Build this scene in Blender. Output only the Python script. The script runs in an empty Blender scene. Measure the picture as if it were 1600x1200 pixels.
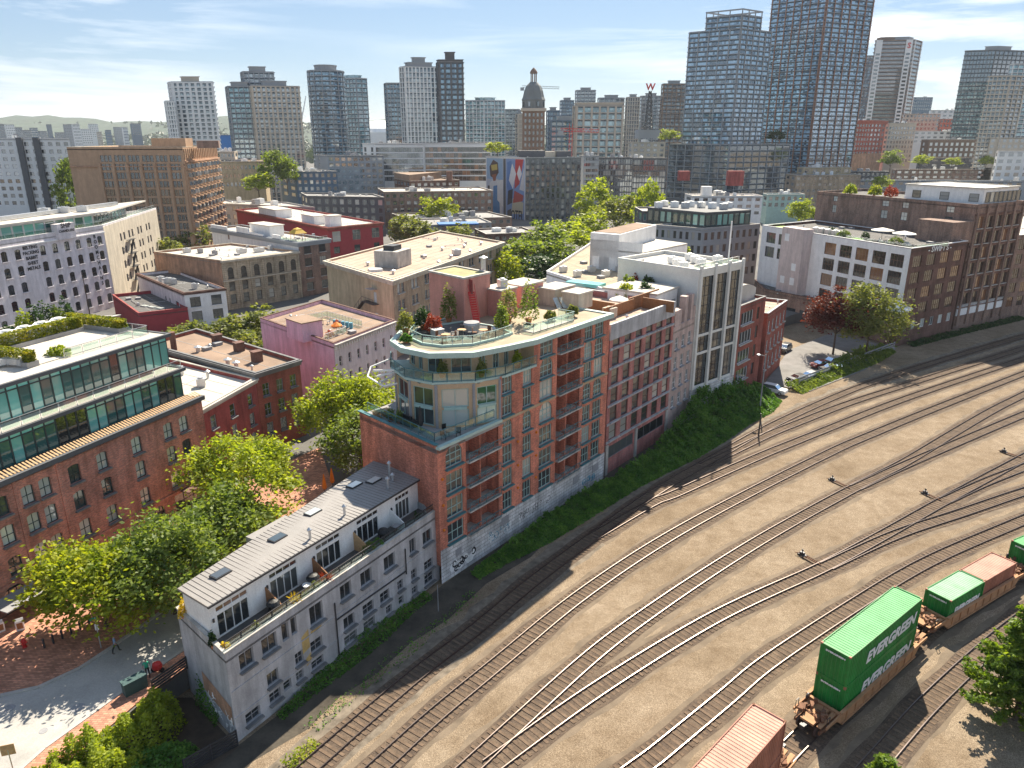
import bpy, math, random
import numpy as np
from mathutils import Vector, Matrix
random.seed(7); RNG = np.random.default_rng(7)
S = bpy.context.scene
COL = S.collection
R = math.radians

# ------------------------------------------------------------------ camera, sky, sun, exposure
CAM_H, PITCH, FPX = 44.0, R(18.6), 1150.0
cd = bpy.data.cameras.new('camera'); cam = bpy.data.objects.new('camera', cd); COL.objects.link(cam)
cam.location = (0, 0, CAM_H); cam.rotation_euler = (R(90) - PITCH, 0, 0)
cd.sensor_fit = 'HORIZONTAL'; cd.sensor_width = 36; cd.lens = 36 * FPX / 1600
cd.clip_start = 0.5; cd.clip_end = 20000
S.camera = cam
SUN_AZ, SUN_EL = R(15.5), R(44)
W = bpy.data.worlds.new('World'); S.world = W; W.use_nodes = True
nt = W.node_tree; nt.nodes.clear()
def wn(t, **k):
    n = nt.nodes.new(t)
    for a, b in k.items(): setattr(n, a, b)
    return n
sky = wn('ShaderNodeTexSky', sky_type='NISHITA', sun_disc=False, sun_elevation=SUN_EL, sun_rotation=SUN_AZ,
         altitude=50, air_density=1.0, dust_density=0.1, ozone_density=2.0)
tc = wn('ShaderNodeTexCoord'); mp = wn('ShaderNodeMapping'); mp.inputs['Scale'].default_value = (1.0, 1.6, 9.0)
mp.inputs['Rotation'].default_value = (0, R(-7), 0)
n1 = wn('ShaderNodeTexNoise'); n1.inputs['Scale'].default_value = 1.7; n1.inputs['Detail'].default_value = 7; n1.inputs['Roughness'].default_value = .58
n1.inputs['Distortion'].default_value = .35
rp = wn('ShaderNodeValToRGB'); rp.color_ramp.elements[0].position = .49; rp.color_ramp.elements[1].position = .64
n2 = wn('ShaderNodeTexNoise'); n2.inputs['Scale'].default_value = 1.1; n2.inputs['Detail'].default_value = 2
r2 = wn('ShaderNodeValToRGB'); r2.color_ramp.elements[0].position = .4; r2.color_ramp.elements[1].position = .62
mu = wn('ShaderNodeMath', operation='MULTIPLY'); mx = wn('ShaderNodeMixRGB'); mx.inputs['Color2'].default_value = (11.5, 11.6, 11.8, 1)
bg = wn('ShaderNodeBackground'); bg.inputs['Strength'].default_value = 0.055
wo = wn('ShaderNodeOutputWorld'); L = nt.links.new
L(tc.outputs['Generated'], mp.inputs['Vector']); L(mp.outputs[0], n1.inputs['Vector']); L(tc.outputs['Generated'], n2.inputs['Vector'])
L(n1.outputs['Fac'], rp.inputs[0]); L(n2.outputs['Fac'], r2.inputs[0]); L(rp.outputs[0], mu.inputs[0]); L(r2.outputs[0], mu.inputs[1])
L(mu.outputs[0], mx.inputs['Fac']); veil = wn('ShaderNodeMixRGB'); veil.inputs['Fac'].default_value = .52; veil.inputs['Color2'].default_value = (2.3, 3.5, 5.4, 1)   # flat tint like thin haze over the whole dome, added to raise ambient fill
L(sky.outputs[0], veil.inputs['Color1']); L(veil.outputs[0], mx.inputs['Color1']); L(mx.outputs[0], bg.inputs['Color']); L(bg.outputs[0], wo.inputs['Surface'])
sd = bpy.data.lights.new('sun', 'SUN'); sd.energy = 5.0; sd.angle = R(.55); sd.color = (1, .9, .74)
sun = bpy.data.objects.new('sun', sd); COL.objects.link(sun)
sv = Vector((math.sin(SUN_AZ) * math.cos(SUN_EL), math.cos(SUN_AZ) * math.cos(SUN_EL), math.sin(SUN_EL)))
sun.rotation_euler = (-sv).to_track_quat('-Z', 'Y').to_euler(); sun.location = (40, 60, 120)
S.view_settings.view_transform = 'Standard'; S.view_settings.look = 'None'
S.view_settings.exposure = 1.22; S.view_settings.gamma = 1; S.view_settings.use_curve_mapping = False
S.render.engine = 'CYCLES'

# surveying: where a sight line of the photograph meets a level plane / a distance
_c, _s = math.cos(PITCH), math.sin(PITCH)
def at(px, py, z=0.0):
    u, v = px - 800, 600 - py
    d = (u, FPX * _c + v * _s, -FPX * _s + v * _c); t = (z - CAM_H) / d[2]
    return Vector((d[0] * t, d[1] * t, z))
def at_depth(px, py, Y):
    v = (600 - py) / FPX
    dz = (v * Y * _c - Y * _s) / (_c + v * _s)
    return Vector(((px - 800) / FPX * (Y * _c - dz * _s), Y, CAM_H + dz))

# ------------------------------------------------------------------ materials
M = {}
def _mat(name):
    m = bpy.data.materials.new(name); m.use_nodes = True; M[name] = m
    t = m.node_tree; b = t.nodes['Principled BSDF']
    return m, t, b, t.links.new
def _n(t, ty, **k):
    n = t.nodes.new(ty)
    for a, b in k.items(): setattr(n, a, b)
    return n
def _noise(t, scale, detail=4, rough=.6, vec=None, stretch=None):
    n = _n(t, 'ShaderNodeTexNoise'); n.inputs['Scale'].default_value = scale; n.inputs['Detail'].default_value = detail; n.inputs['Roughness'].default_value = rough
    g = _n(t, 'ShaderNodeNewGeometry'); src = g.outputs['Position']
    if stretch:
        mpp = _n(t, 'ShaderNodeMapping'); mpp.inputs['Scale'].default_value = stretch; t.links.new(src, mpp.inputs[0]); src = mpp.outputs[0]
    t.links.new(src, n.inputs['Vector']); return n
def _ramp(t, fac, stops):
    r = _n(t, 'ShaderNodeValToRGB'); e = r.color_ramp.elements
    while len(e) < len(stops): e.new(.5)
    for i, (p, c) in enumerate(stops): e[i].position = p; e[i].color = (*c, 1) if len(c) == 3 else c
    t.links.new(fac, r.inputs[0]); return r
def sc(c, k): return tuple(min(1, x * k) for x in c)
def _bump(t, b, h, strength, dist=.02):
    bp = _n(t, 'ShaderNodeBump'); bp.inputs['Strength'].default_value = strength; bp.inputs['Distance'].default_value = dist
    t.links.new(h, bp.inputs['Height']); t.links.new(bp.outputs[0], b.inputs['Normal'])
def plain(name, c, rough=.75, var=.22, scale=.8, fine=9, metal=0, stain=0, bump=0, spec=.4):
    m, t, b, L = _mat(name)
    n = _noise(t, scale, 5); r = _ramp(t, n.outputs['Fac'], [(.3, sc(c, 1 - var)), (.55, c), (.75, sc(c, 1 + var * .7))])
    n2 = _noise(t, fine, 3); x = _n(t, 'ShaderNodeMixRGB', blend_type='MULTIPLY'); x.inputs[0].default_value = .8
    r2 = _ramp(t, n2.outputs['Fac'], [(.3, (.82,) * 3), (.7, (1.1,) * 3)])
    L(r.outputs[0], x.inputs[1]); L(r2.outputs[0], x.inputs[2]); out = x.outputs[0]
    if stain:
        n3 = _noise(t, .9, 6, .7, stretch=(1, 1, .16)); r3 = _ramp(t, n3.outputs['Fac'], [(.42, (1 - stain,) * 3), (.6, (1, 1, 1))])
        y = _n(t, 'ShaderNodeMixRGB', blend_type='MULTIPLY'); y.inputs[0].default_value = 1; L(out, y.inputs[1]); L(r3.outputs[0], y.inputs[2]); out = y.outputs[0]
    L(out, b.inputs['Base Color']); b.inputs['Roughness'].default_value = rough; b.inputs['Metallic'].default_value = metal
    b.inputs['Specular IOR Level'].default_value = spec
    if bump: _bump(t, b, n2.outputs['Fac'], bump)
    return m
def brick(name, c, mortar=(.33, .3, .27), bw=.25, bh=.085, ms=.014, var=.34, stain=.34, off=.5):
    c = tuple(min(.64, x * 1.36 + .005) for x in c); m, t, b, L = _mat(name)
    uv = _n(t, 'ShaderNodeUVMap'); k = _n(t, 'ShaderNodeTexBrick'); k.offset = off
    k.inputs['Scale'].default_value = 1; k.inputs['Brick Width'].default_value = bw; k.inputs['Row Height'].default_value = bh
    k.inputs['Mortar Size'].default_value = ms; k.inputs['Mortar Smooth'].default_value = .2; k.inputs['Bias'].default_value = 0
    k.inputs['Color1'].default_value = (*sc(c, 1 - var), 1); k.inputs['Color2'].default_value = (*sc(c, 1 + var), 1); k.inputs['Mortar'].default_value = (*mortar, 1)
    L(uv.outputs[0], k.inputs['Vector'])
    n = _noise(t, .35, 6, .65); r = _ramp(t, n.outputs['Fac'], [(.3, (.72,) * 3), (.5, (1, 1, 1)), (.72, (1.22, 1.16, 1.12))])
    n3 = _noise(t, .8, 6, .7, stretch=(1, 1, .18)); r3 = _ramp(t, n3.outputs['Fac'], [(.4, (1 - stain,) * 3), (.58, (1, 1, 1))])
    x = _n(t, 'ShaderNodeMixRGB', blend_type='MULTIPLY'); x.inputs[0].default_value = 1; L(k.outputs['Color'], x.inputs[1]); L(r.outputs[0], x.inputs[2])
    y = _n(t, 'ShaderNodeMixRGB', blend_type='MULTIPLY'); y.inputs[0].default_value = 1; L(x.outputs[0], y.inputs[1]); L(r3.outputs[0], y.inputs[2])
    L(y.outputs[0], b.inputs['Base Color']); b.inputs['Roughness'].default_value = .85; b.inputs['Specular IOR Level'].default_value = .25
    _bump(t, b, k.outputs['Fac'], -.25, .01)
    return m
def glass(name, dark, light, plight=.25, refl=.22, rough=.04, cell=None):
    """window glass: each pane draws its own share of blind, dark room or painted reflection; cell=(w,h) varies over a big glazed sheet"""
    m, t, b, L = _mat(name)
    if cell:
        uv = _n(t, 'ShaderNodeUVMap'); mpp = _n(t, 'ShaderNodeVectorMath', operation='DIVIDE'); mpp.inputs[1].default_value = (cell[0], cell[1], 1)
        fl = _n(t, 'ShaderNodeVectorMath', operation='FLOOR'); wh = _n(t, 'ShaderNodeTexWhiteNoise', noise_dimensions='2D')
        L(uv.outputs[0], mpp.inputs[0]); L(mpp.outputs[0], fl.inputs[0]); L(fl.outputs[0], wh.inputs['Vector']); rnd = wh.outputs['Value']
    else:
        oi = _n(t, 'ShaderNodeObjectInfo'); rnd = oi.outputs['Random']
    r = _ramp(t, rnd, [(0, sc(light, .8)), (plight * .6, light), (plight, sc(dark, 1.6)), (1, dark)])
    if not cell: r.color_ramp.interpolation = 'CONSTANT'
    L(r.outputs[0], b.inputs['Base Color']); b.inputs['Roughness'].default_value = .35; b.inputs['Specular IOR Level'].default_value = .2
    gl = _n(t, 'ShaderNodeBsdfGlossy'); gl.inputs['Roughness'].default_value = rough; gl.inputs['Color'].default_value = (.85, .93, 1, 1)
    fr = _n(t, 'ShaderNodeFresnel'); fr.inputs['IOR'].default_value = 1.5
    ad = _n(t, 'ShaderNodeMath', operation='ADD', use_clamp=True); ad.inputs[1].default_value = refl; L(fr.outputs[0], ad.inputs[0])
    mi = _n(t, 'ShaderNodeMixShader'); L(ad.outputs[0], mi.inputs[0]); L(b.outputs[0], mi.inputs[1]); L(gl.outputs[0], mi.inputs[2])
    n = _noise(t, .6, 2); bp = _n(t, 'ShaderNodeBump'); bp.inputs['Strength'].default_value = .05; bp.inputs['Distance'].default_value = .05
    L(n.outputs['Fac'], bp.inputs['Height']); L(bp.outputs[0], gl.inputs['Normal'])
    L(mi.outputs[0], t.nodes['Material Output'].inputs['Surface'])
    return m
def leaf(name, c1, c2, c3, trans=.42, nscale=.55):
    m, t, b, L = _mat(name)
    n = _noise(t, nscale, 4, .7); n2 = _noise(t, 5, 2); a = _n(t, 'ShaderNodeMath', operation='MULTIPLY_ADD'); a.inputs[1].default_value = .6
    hm = _n(t, 'ShaderNodeMath', operation='MULTIPLY'); hm.inputs[1].default_value = .4; L(n2.outputs['Fac'], hm.inputs[0])
    L(n.outputs['Fac'], a.inputs[0]); L(hm.outputs[0], a.inputs[2])
    r = _ramp(t, a.outputs[0], [(.36, c1), (.5, c2), (.64, c3)])
    L(r.outputs[0], b.inputs['Base Color']); b.inputs['Roughness'].default_value = .55; b.inputs['Specular IOR Level'].default_value = .3
    tr = _n(t, 'ShaderNodeBsdfTranslucent'); x = _n(t, 'ShaderNodeMixRGB', blend_type='MULTIPLY'); x.inputs[0].default_value = 1; x.inputs[2].default_value = (1.5, 1.45, .5, 1)
    L(r.outputs[0], x.inputs[1]); L(x.outputs[0], tr.inputs[0])
    mi = _n(t, 'ShaderNodeMixShader'); mi.inputs[0].default_value = trans; L(b.outputs[0], mi.inputs[1]); L(tr.outputs[0], mi.inputs[2])
    L(mi.outputs[0], t.nodes['Material Output'].inputs['Surface'])
    return m
brick('brick_hotel', (.4, .13, .085)); brick('brick_main', (.57, .155, .095), mortar=(.53, .25, .19)); brick('brick_crimson', (.3, .065, .06), var=.15, mortar=(.3, .1, .09))
brick('brick_darkred', (.25, .065, .045), var=.2, mortar=(.25, .12, .1)); brick('brick_brown', (.2, .1, .065)); brick('brick_tan', (.36, .25, .15), var=.18)
brick('brick_orange', (.42, .22, .13), var=.15, mortar=(.4, .3, .22)); brick('brick_rose', (.4, .1, .085), var=.2); brick('brick_deep', (.13, .06, .045), var=.25, mortar=(.16, .12, .1))
brick('stone_base', (.52, .5, .47), mortar=(.3, .29, .27), bw=1.1, bh=.42, ms=.03, var=.12, stain=.35)
brick('stone_tan', (.36, .3, .22), mortar=(.25, .21, .16), bw=1.2, bh=.5, ms=.03, var=.1, stain=.3)
brick('pavers', (.36, .17, .11), mortar=(.2, .13, .1), bw=.4, bh=.2, ms=.02, var=.3, stain=0)
plain('concrete', (.5, .5, .51), stain=.28, var=.2, scale=.5, bump=.1); plain('concrete_pale', (.55, .52, .47), stain=.3); plain('concrete_dark', (.2, .2, .2), stain=.2)
plain('stucco_white', (.87, .86, .84), stain=.1, var=.08); plain('stucco_cream', (.6, .53, .42), stain=.25, var=.1); plain('stucco_pink', (.78, .52, .63), stain=.22, var=.12, scale=.4)
plain('stucco_salmon', (.6, .28, .23), stain=.15, var=.1); plain('stucco_rosepale', (.55, .42, .38), stain=.25); plain('stucco_lilac', (.8, .74, .75), stain=.2, var=.1)
plain('stucco_beige', (.55, .43, .27), stain=.25, var=.12); plain('paint_red', (.36, .05, .06), var=.12); plain('render_tan', (.5, .32, .2), var=.1, stain=.15); plain('pier_pale', (.72, .71, .66), var=.08)
plain('rotunda', (.5, .36, .23), var=.12); plain('paint_green', (.33, .48, .45), var=.12, rough=.5); plain('teal', (.06, .18, .2), var=.15, rough=.45); plain('teal_pale', (.42, .55, .5), var=.12, rough=.5)
plain('paint_white', (.8, .8, .78), var=.05, rough=.5); plain('paint_black', (.02, .021, .023), var=.1, rough=.5); plain('paint_grey', (.3, .3, .31), var=.12); plain('metal_dark', (.06, .06, .065), rough=.45, metal=.3)
plain('metal_galv', (.55, .56, .57), rough=.4, metal=.6, var=.12); plain('roof_metal', (.28, .262, .245), rough=.5, var=.08, spec=.5); plain('roof_seam', (.23, .2, .18), rough=.5)
plain('roof_tar', (.11, .105, .1), var=.3, scale=.25, rough=.9); plain('roof_gravel', (.4, .325, .23), var=.28, scale=.3, fine=14, rough=.95, bump=.3); plain('roof_brown', (.3, .21, .15), var=.3, scale=.22, rough=.95)
plain('roof_light', (.55, .51, .45), var=.2, scale=.25, rough=.9, stain=0); plain('roof_grey', (.32, .31, .3), var=.25, scale=.25, rough=.9); plain('roof_pinkish', (.45, .33, .25), var=.2, scale=.25, rough=.9)
plain('wood', (.3, .14, .06), var=.25, scale=3); plain('wood_pale', (.5, .32, .16), var=.2, scale=3); plain('timber_tie', (.155, .106, .07), var=.45, scale=1.3, fine=6, rough=.95); plain('rust', (.21, .1, .055), var=.35, scale=2, rough=.85)
plain('car_tan', (.45, .24, .12), var=.25, scale=1.2, rough=.8); plain('rail_side', (.075, .045, .034), rough=.7); plain('rail_top', (.14, .115, .105), rough=.3, metal=.9, var=.08)
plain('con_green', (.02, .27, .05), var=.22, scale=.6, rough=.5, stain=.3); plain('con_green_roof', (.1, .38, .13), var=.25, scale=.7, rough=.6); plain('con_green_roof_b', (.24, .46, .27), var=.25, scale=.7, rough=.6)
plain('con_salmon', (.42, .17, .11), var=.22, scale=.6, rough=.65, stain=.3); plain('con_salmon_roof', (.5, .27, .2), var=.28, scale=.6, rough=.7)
plain('white_print', (.82, .82, .8), var=.05); plain('black_print', (.02, .02, .025), var=.05); plain('blue_print', (.1, .3, .4), var=.1); plain('orange', (.75, .22, .02), var=.15); plain('yellow_cloth', (.6, .38, .05), var=.1)
plain('red_paint', (.55, .03, .03), var=.1, rough=.45); plain('pale_cloth', (.72, .68, .6), var=.08); plain('bark', (.1, .075, .055), var=.3, scale=4, rough=.95); plain('soil', (.075, .055, .04), var=.4, scale=.8, rough=1)
plain('asphalt', (.13, .13, .128), var=.25, scale=.25, fine=12, rough=.9, bump=.15); plain('asphalt_pale', (.4, .385, .36), var=.22, scale=.3, rough=.9); plain('sidewalk', (.42, .39, .35), var=.2, scale=.5)
plain('kerb', (.45, .43, .4), var=.15); plain('terracotta', (.42, .17, .08), var=.15); plain('blue_tarp', (.03, .16, .45), var=.15); plain('turf', (.2, .33, .03), var=.2, scale=2)
plain('hill', (.055, .085, .055), var=.5, scale=.03, fine=.15, rough=1); plain('city_ground', (.14, .135, .128), var=.3, scale=.06, rough=.95)
plain('skin', (.45, .27, .2), var=.05); plain('cloth_green', (.03, .35, .2), var=.1); plain('cloth_blue', (.2, .32, .5), var=.1); plain('hair', (.03, .02, .015), var=.1); plain('copper_roof', (.3, .3, .28), var=.2)
plain('tw_white', (.74, .74, .72), var=.08, scale=.05); plain('tw_beige', (.5, .44, .36), var=.08, scale=.05); plain('tw_grey', (.3, .32, .34), var=.08, scale=.05); plain('tw_dark', (.1, .105, .115), var=.1, scale=.05)
plain('tw_brown', (.22, .14, .1), var=.1, scale=.05); plain('tw_red', (.38, .1, .07), var=.15, scale=.08); plain('tw_blue', (.1, .16, .23), var=.1, scale=.05); plain('frame_teal', (.05, .07, .07), rough=.4)
glass('pane', (.018, .022, .025), (.42, .42, .38), .22, .1); glass('pane_blind', (.03, .04, .04), (.6, .64, .6), .74, .1); glass('pane_warm_reflect', (.025, .018, .015), (.26, .12, .055), .3, .1)  # warm panes have orange reflections of the gravel painted into their colour
glass('pane_dark', (.01, .013, .015), (.1, .11, .11), .15, .1); glass('pane_green', (.015, .075, .07), (.16, .5, .44), .4, .12); glass('pane_far', (.03, .035, .04), (.3, .31, .31), .3, .15)
glass('tg_blue', (.012, .04, .075), (.2, .36, .48), .4, .12, cell=(1.5, 2.95)); glass('tg_teal', (.02, .08, .1), (.26, .46, .5), .42, .13, cell=(1.5, 2.95)); glass('tg_grey', (.018, .035, .05), (.36, .42, .44), .4, .11, cell=(1.6, 2.95))
glass('tg_dark', (.012, .016, .022), (.15, .18, .2), .25, .18, cell=(1.6, 2.95)); glass('tg_bronze', (.07, .055, .05), (.16, .13, .12), .4, .12, cell=(2, 3.4)); glass('tg_sky_reflect', (.012, .04, .075), (.34, .55, .72), .62, .12, cell=(1.45, 2.95))  # tower glass: brighter cells paint reflected sky into the colour
leaf('leaf_lime', (.1, .16, .015), (.26, .32, .035), (.44, .48, .06), .5); leaf('leaf_mid', (.06, .11, .022), (.15, .21, .045), (.28, .33, .08), .48); leaf('leaf_yellow', (.09, .16, .014), (.24, .29, .025), (.42, .42, .04), .5)
leaf('leaf_olive', (.075, .105, .03), (.17, .2, .06), (.3, .3, .1), .45); leaf('leaf_dark', (.012, .035, .01), (.03, .07, .016), (.06, .115, .025), .25); leaf('leaf_ivy', (.03, .09, .014), (.085, .2, .03), (.2, .34, .06), .36)
leaf('leaf_red', (.05, .012, .012), (.11, .022, .02), (.17, .04, .03)); leaf('leaf_hedge', (.06, .1, .01), (.2, .22, .018), (.38, .33, .03)); leaf('leaf_pine', (.04, .09, .012), (.12, .2, .025), (.26, .34, .04), .42)
leaf('leaf_straw', (.25, .17, .02), (.5, .36, .03), (.7, .55, .05)); leaf('leaf_flower', (.22, .03, .02), (.38, .06, .025), (.52, .12, .04), .2); leaf('leaf_forest', (.015, .03, .016), (.03, .055, .025), (.06, .085, .035), .2, .05)
def gravel():
    m, t, b, L = _mat('gravel')
    big = _noise(t, .09, 5, .6); mid = _noise(t, .9, 4, .6); fine = _noise(t, 13, 3, .8); vf = _n(t, 'ShaderNodeTexVoronoi'); vf.inputs['Scale'].default_value = 15
    g = _n(t, 'ShaderNodeNewGeometry'); L(g.outputs['Position'], vf.inputs['Vector'])
    r = _ramp(t, big.outputs['Fac'], [(.3, (.205, .158, .107)), (.48, (.265, .21, .148)), (.68, (.32, .262, .192))])
    r1 = _ramp(t, mid.outputs['Fac'], [(.3, (.86, .84, .82)), (.7, (1.08,) * 3)]); r2 = _ramp(t, fine.outputs['Fac'], [(.3, (.6, .58, .56)), (.72, (1.3,) * 3)]); r3 = _ramp(t, vf.outputs['Color'], [(0, (.62, .6, .6)), (1, (1.3,) * 3)])
    st = _noise(t, .55, 5, .65, stretch=(.75, .75, 1)); r4 = _ramp(t, st.outputs['Fac'], [(.34, (.86, .83, .8)), (.56, (1.03,) * 3)]); o = r.outputs[0]
    for q in (r1, r2, r3, r4):
        x = _n(t, 'ShaderNodeMixRGB', blend_type='MULTIPLY'); x.inputs[0].default_value = 1; L(o, x.inputs[1]); L(q.outputs[0], x.inputs[2]); o = x.outputs[0]
    L(o, b.inputs['Base Color']); b.inputs['Roughness'].default_value = 1; b.inputs['Specular IOR Level'].default_value = .1
    _bump(t, b, vf.outputs['Distance'], .5, .04)
    # darker oily ballast used in the track beds
    m2, t, b, L = _mat('ballast'); a = _noise(t, .5, 5, .7); f = _noise(t, 8, 3, .8)
    r = _ramp(t, a.outputs['Fac'], [(.3, (.065, .046, .034)), (.5, (.11, .078, .054)), (.72, (.165, .12, .08))]); r2 = _ramp(t, f.outputs['Fac'], [(.3, (.6,) * 3), (.72, (1.3,) * 3)])
    x = _n(t, 'ShaderNodeMixRGB', blend_type='MULTIPLY'); x.inputs[0].default_value = 1; L(r.outputs[0], x.inputs[1]); L(r2.outputs[0], x.inputs[2]); L(x.outputs[0], b.inputs['Base Color'])
    b.inputs['Roughness'].default_value = 1; _bump(t, b, f.outputs['Fac'], .5, .04)
gravel()
plain('ballast_shoulder', (.195, .15, .105), var=.3, scale=.6, fine=8, rough=1, bump=.4)
plain('moss', (.3, .27, .1), var=.4, scale=1.2)
plain('verge', (.08, .068, .052), var=.5, scale=.5, fine=5, rough=1, bump=.4)  # dark soil, darkened further to paint in part of the buildings' shadow

# ------------------------------------------------------------------ mesh building
def link(o, parent=None):
    COL.objects.link(o)
    if parent is not None: o.parent = parent
    return o
def tag(o, label=None, cat=None, group=None, kind=None):
    if label: o['label'] = label
    if cat: o['category'] = cat
    if group: o['group'] = group
    if kind: o['kind'] = kind
    return o
def wloc(o):
    v = Vector(o.location); p = o.parent
    while p is not None: v = v + p.location; p = p.parent
    return v
def empty(name, loc, label, cat, group=None, rz=0):
    o = bpy.data.objects.new(name, None); o.location = loc; o.rotation_euler = (0, 0, rz); o.empty_display_size = .5
    return tag(link(o), label, cat, group)
class MB:
    def __init__(s): s.v = []; s.f = []; s.m = []; s.k = 0
    def mat(s, k): s.k = k; return s
    def face(s, pts):
        n = len(s.v); s.v += [tuple(p) for p in pts]; s.f.append(tuple(range(n, n + len(pts)))); s.m.append(s.k); return s
    def box(s, c, d, rz=0, ax=None):
        """box centred at c, size d, turned by rz about z (or with a full axis matrix ax)"""
        n = len(s.v); hx, hy, hz = d[0] / 2, d[1] / 2, d[2] / 2; co, si = math.cos(rz), math.sin(rz)
        for dz in (-hz, hz):
            for dx, dy in ((-hx, -hy), (hx, -hy), (hx, hy), (-hx, hy)):
                if ax is not None:
                    w = ax @ Vector((dx, dy, dz)); s.v.append((c[0] + w.x, c[1] + w.y, c[2] + w.z))
                else: s.v.append((c[0] + dx * co - dy * si, c[1] + dx * si + dy * co, c[2] + dz))
        for q in ((3, 2, 1, 0), (4, 5, 6, 7), (0, 1, 5, 4), (1, 2, 6, 5), (2, 3, 7, 6), (3, 0, 4, 7)):
            s.f.append(tuple(n + i for i in q)); s.m.append(s.k)
        return s
    def bar(s, a, b, w, h=None):
        a, b = Vector(a), Vector(b); d = b - a; l = d.length
        if l < 1e-6: return s
        z = d / l; up = Vector((0, 0, 1)) if abs(z.z) < .95 else Vector((1, 0, 0))
        x = up.cross(z).normalized(); y = z.cross(x); ax = Matrix((x, y, z)).transposed()
        return s.box((a + b) / 2, (w, h or w, l), ax=ax)
    def prism(s, poly, z0, z1, bottom=False, top=True):
        """poly: xy list, clockwise seen from above reversed automatically"""
        p = [(q[0], q[1]) for q in poly]; A = sum(p[i][0] * p[(i + 1) % len(p)][1] - p[(i + 1) % len(p)][0] * p[i][1] for i in range(len(p)))
        if A < 0: p = p[::-1]
        n = len(s.v); k = len(p)
        s.v += [(x, y, z0) for x, y in p] + [(x, y, z1) for x, y in p]
        for i in range(k):
            j = (i + 1) % k; s.f.append((n + i, n + j, n + k + j, n + k + i)); s.m.append(s.k)
        if top: s.f.append(tuple(n + k + i for i in range(k))); s.m.append(s.k)
        if bottom: s.f.append(tuple(n + k - 1 - i for i in range(k))); s.m.append(s.k)
        return s
    def tube(s, a, b, r0, r1=None, n=8, cap=True):
        a, b = Vector(a), Vector(b); r1 = r0 if r1 is None else r1; d = (b - a).normalized()
        x = d.cross(Vector((0, 0, 1)) if abs(d.z) < .95 else Vector((1, 0, 0))).normalized(); y = d.cross(x); o = len(s.v)
        for p, r in ((a, r0), (b, r1)):
            for i in range(n):
                q = p + x * r * math.cos(2 * math.pi * i / n) + y * r * math.sin(2 * math.pi * i / n); s.v.append(tuple(q))
        for i in range(n):
            j = (i + 1) % n; s.f.append((o + i, o + j, o + n + j, o + n + i)[::-1]); s.m.append(s.k)
        if cap:
            s.f.append(tuple(o + i for i in range(n))); s.m.append(s.k); s.f.append(tuple(o + n + i for i in range(n))[::-1]); s.m.append(s.k)
        return s
    def lathe(s, c, prof, n=12):
        o = len(s.v)
        for r, z in prof:
            for i in range(n): s.v.append((c[0] + r * math.cos(2 * math.pi * i / n), c[1] + r * math.sin(2 * math.pi * i / n), c[2] + z))
        for k in range(len(prof) - 1):
            for i in range(n):
                j = (i + 1) % n; s.f.append((o + k * n + i, o + k * n + j, o + (k + 1) * n + j, o + (k + 1) * n + i)); s.m.append(s.k)
        s.f.append(tuple(o + (len(prof) - 1) * n + i for i in range(n))); s.m.append(s.k)
        return s
    def mesh(s, name, mats, off=(0, 0, 0), uv=True):
        me = bpy.data.meshes.new(name); ox, oy, oz = off
        me.from_pydata([(x - ox, y - oy, z - oz) for x, y, z in s.v], [], s.f)
        for m in (mats if isinstance(mats, (list, tuple)) else [mats]): me.materials.append(M[m] if isinstance(m, str) else m)
        me.polygons.foreach_set('material_index', s.m)
        if uv:
            lay = me.uv_layers.new(name='UVMap').data; V = s.v
            buf = np.empty(len(me.loops) * 2, dtype=np.float32); k = 0
            for p in me.polygons:
                nx, ny, nz = p.normal
                if abs(nz) > .75:
                    for i in p.vertices: buf[k] = V[i][0]; buf[k + 1] = V[i][1]; k += 2
                else:
                    q = math.hypot(nx, ny) or 1; tx, ty = -ny / q, nx / q
                    for i in p.vertices: buf[k] = V[i][0] * tx + V[i][1] * ty; buf[k + 1] = V[i][2]; k += 2
            lay.foreach_set('uv', buf)
        me.update(); return me
    def build(s, name, mats, parent=None, label=None, cat=None, group=None, kind=None):
        off = wloc(parent) if parent is not None else (0, 0, 0)
        o = bpy.data.objects.new(name, s.mesh(name, mats, off)); link(o, parent); return tag(o, label, cat, group, kind)
def inst(name, me, parent, loc, rz=0, sc_=None):
    """a mesh placed in world coordinates under an unrotated parent"""
    o = bpy.data.objects.new(name, me); link(o, parent); off = wloc(parent) if parent is not None else Vector((0, 0, 0))
    o.location = Vector(loc) - off; o.rotation_euler = (0, 0, rz)
    if sc_: o.scale = sc_
    return o
def child(name, me, parent, loc=(0, 0, 0), rot=(0, 0, 0)):
    o = bpy.data.objects.new(name, me); link(o, parent); o.location = loc; o.rotation_euler = rot; return o
_WM = {}
def arch_pts(w, h, rise, n=8):
    """outline of a window head: springing at h-rise, from right to left"""
    r = (w * w / 4 + rise * rise) / (2 * rise); cz = h - r; a0 = math.asin(min(1, (w / 2) / r))
    if rise > w / 2 - 1e-3: a0 = math.pi / 2; cz = h - rise; r = w / 2
    return [(w / 2 + r * math.sin(a0 - 2 * a0 * i / n), cz + r * math.cos(a0 - 2 * a0 * i / n)) for i in range(n + 1)]
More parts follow.
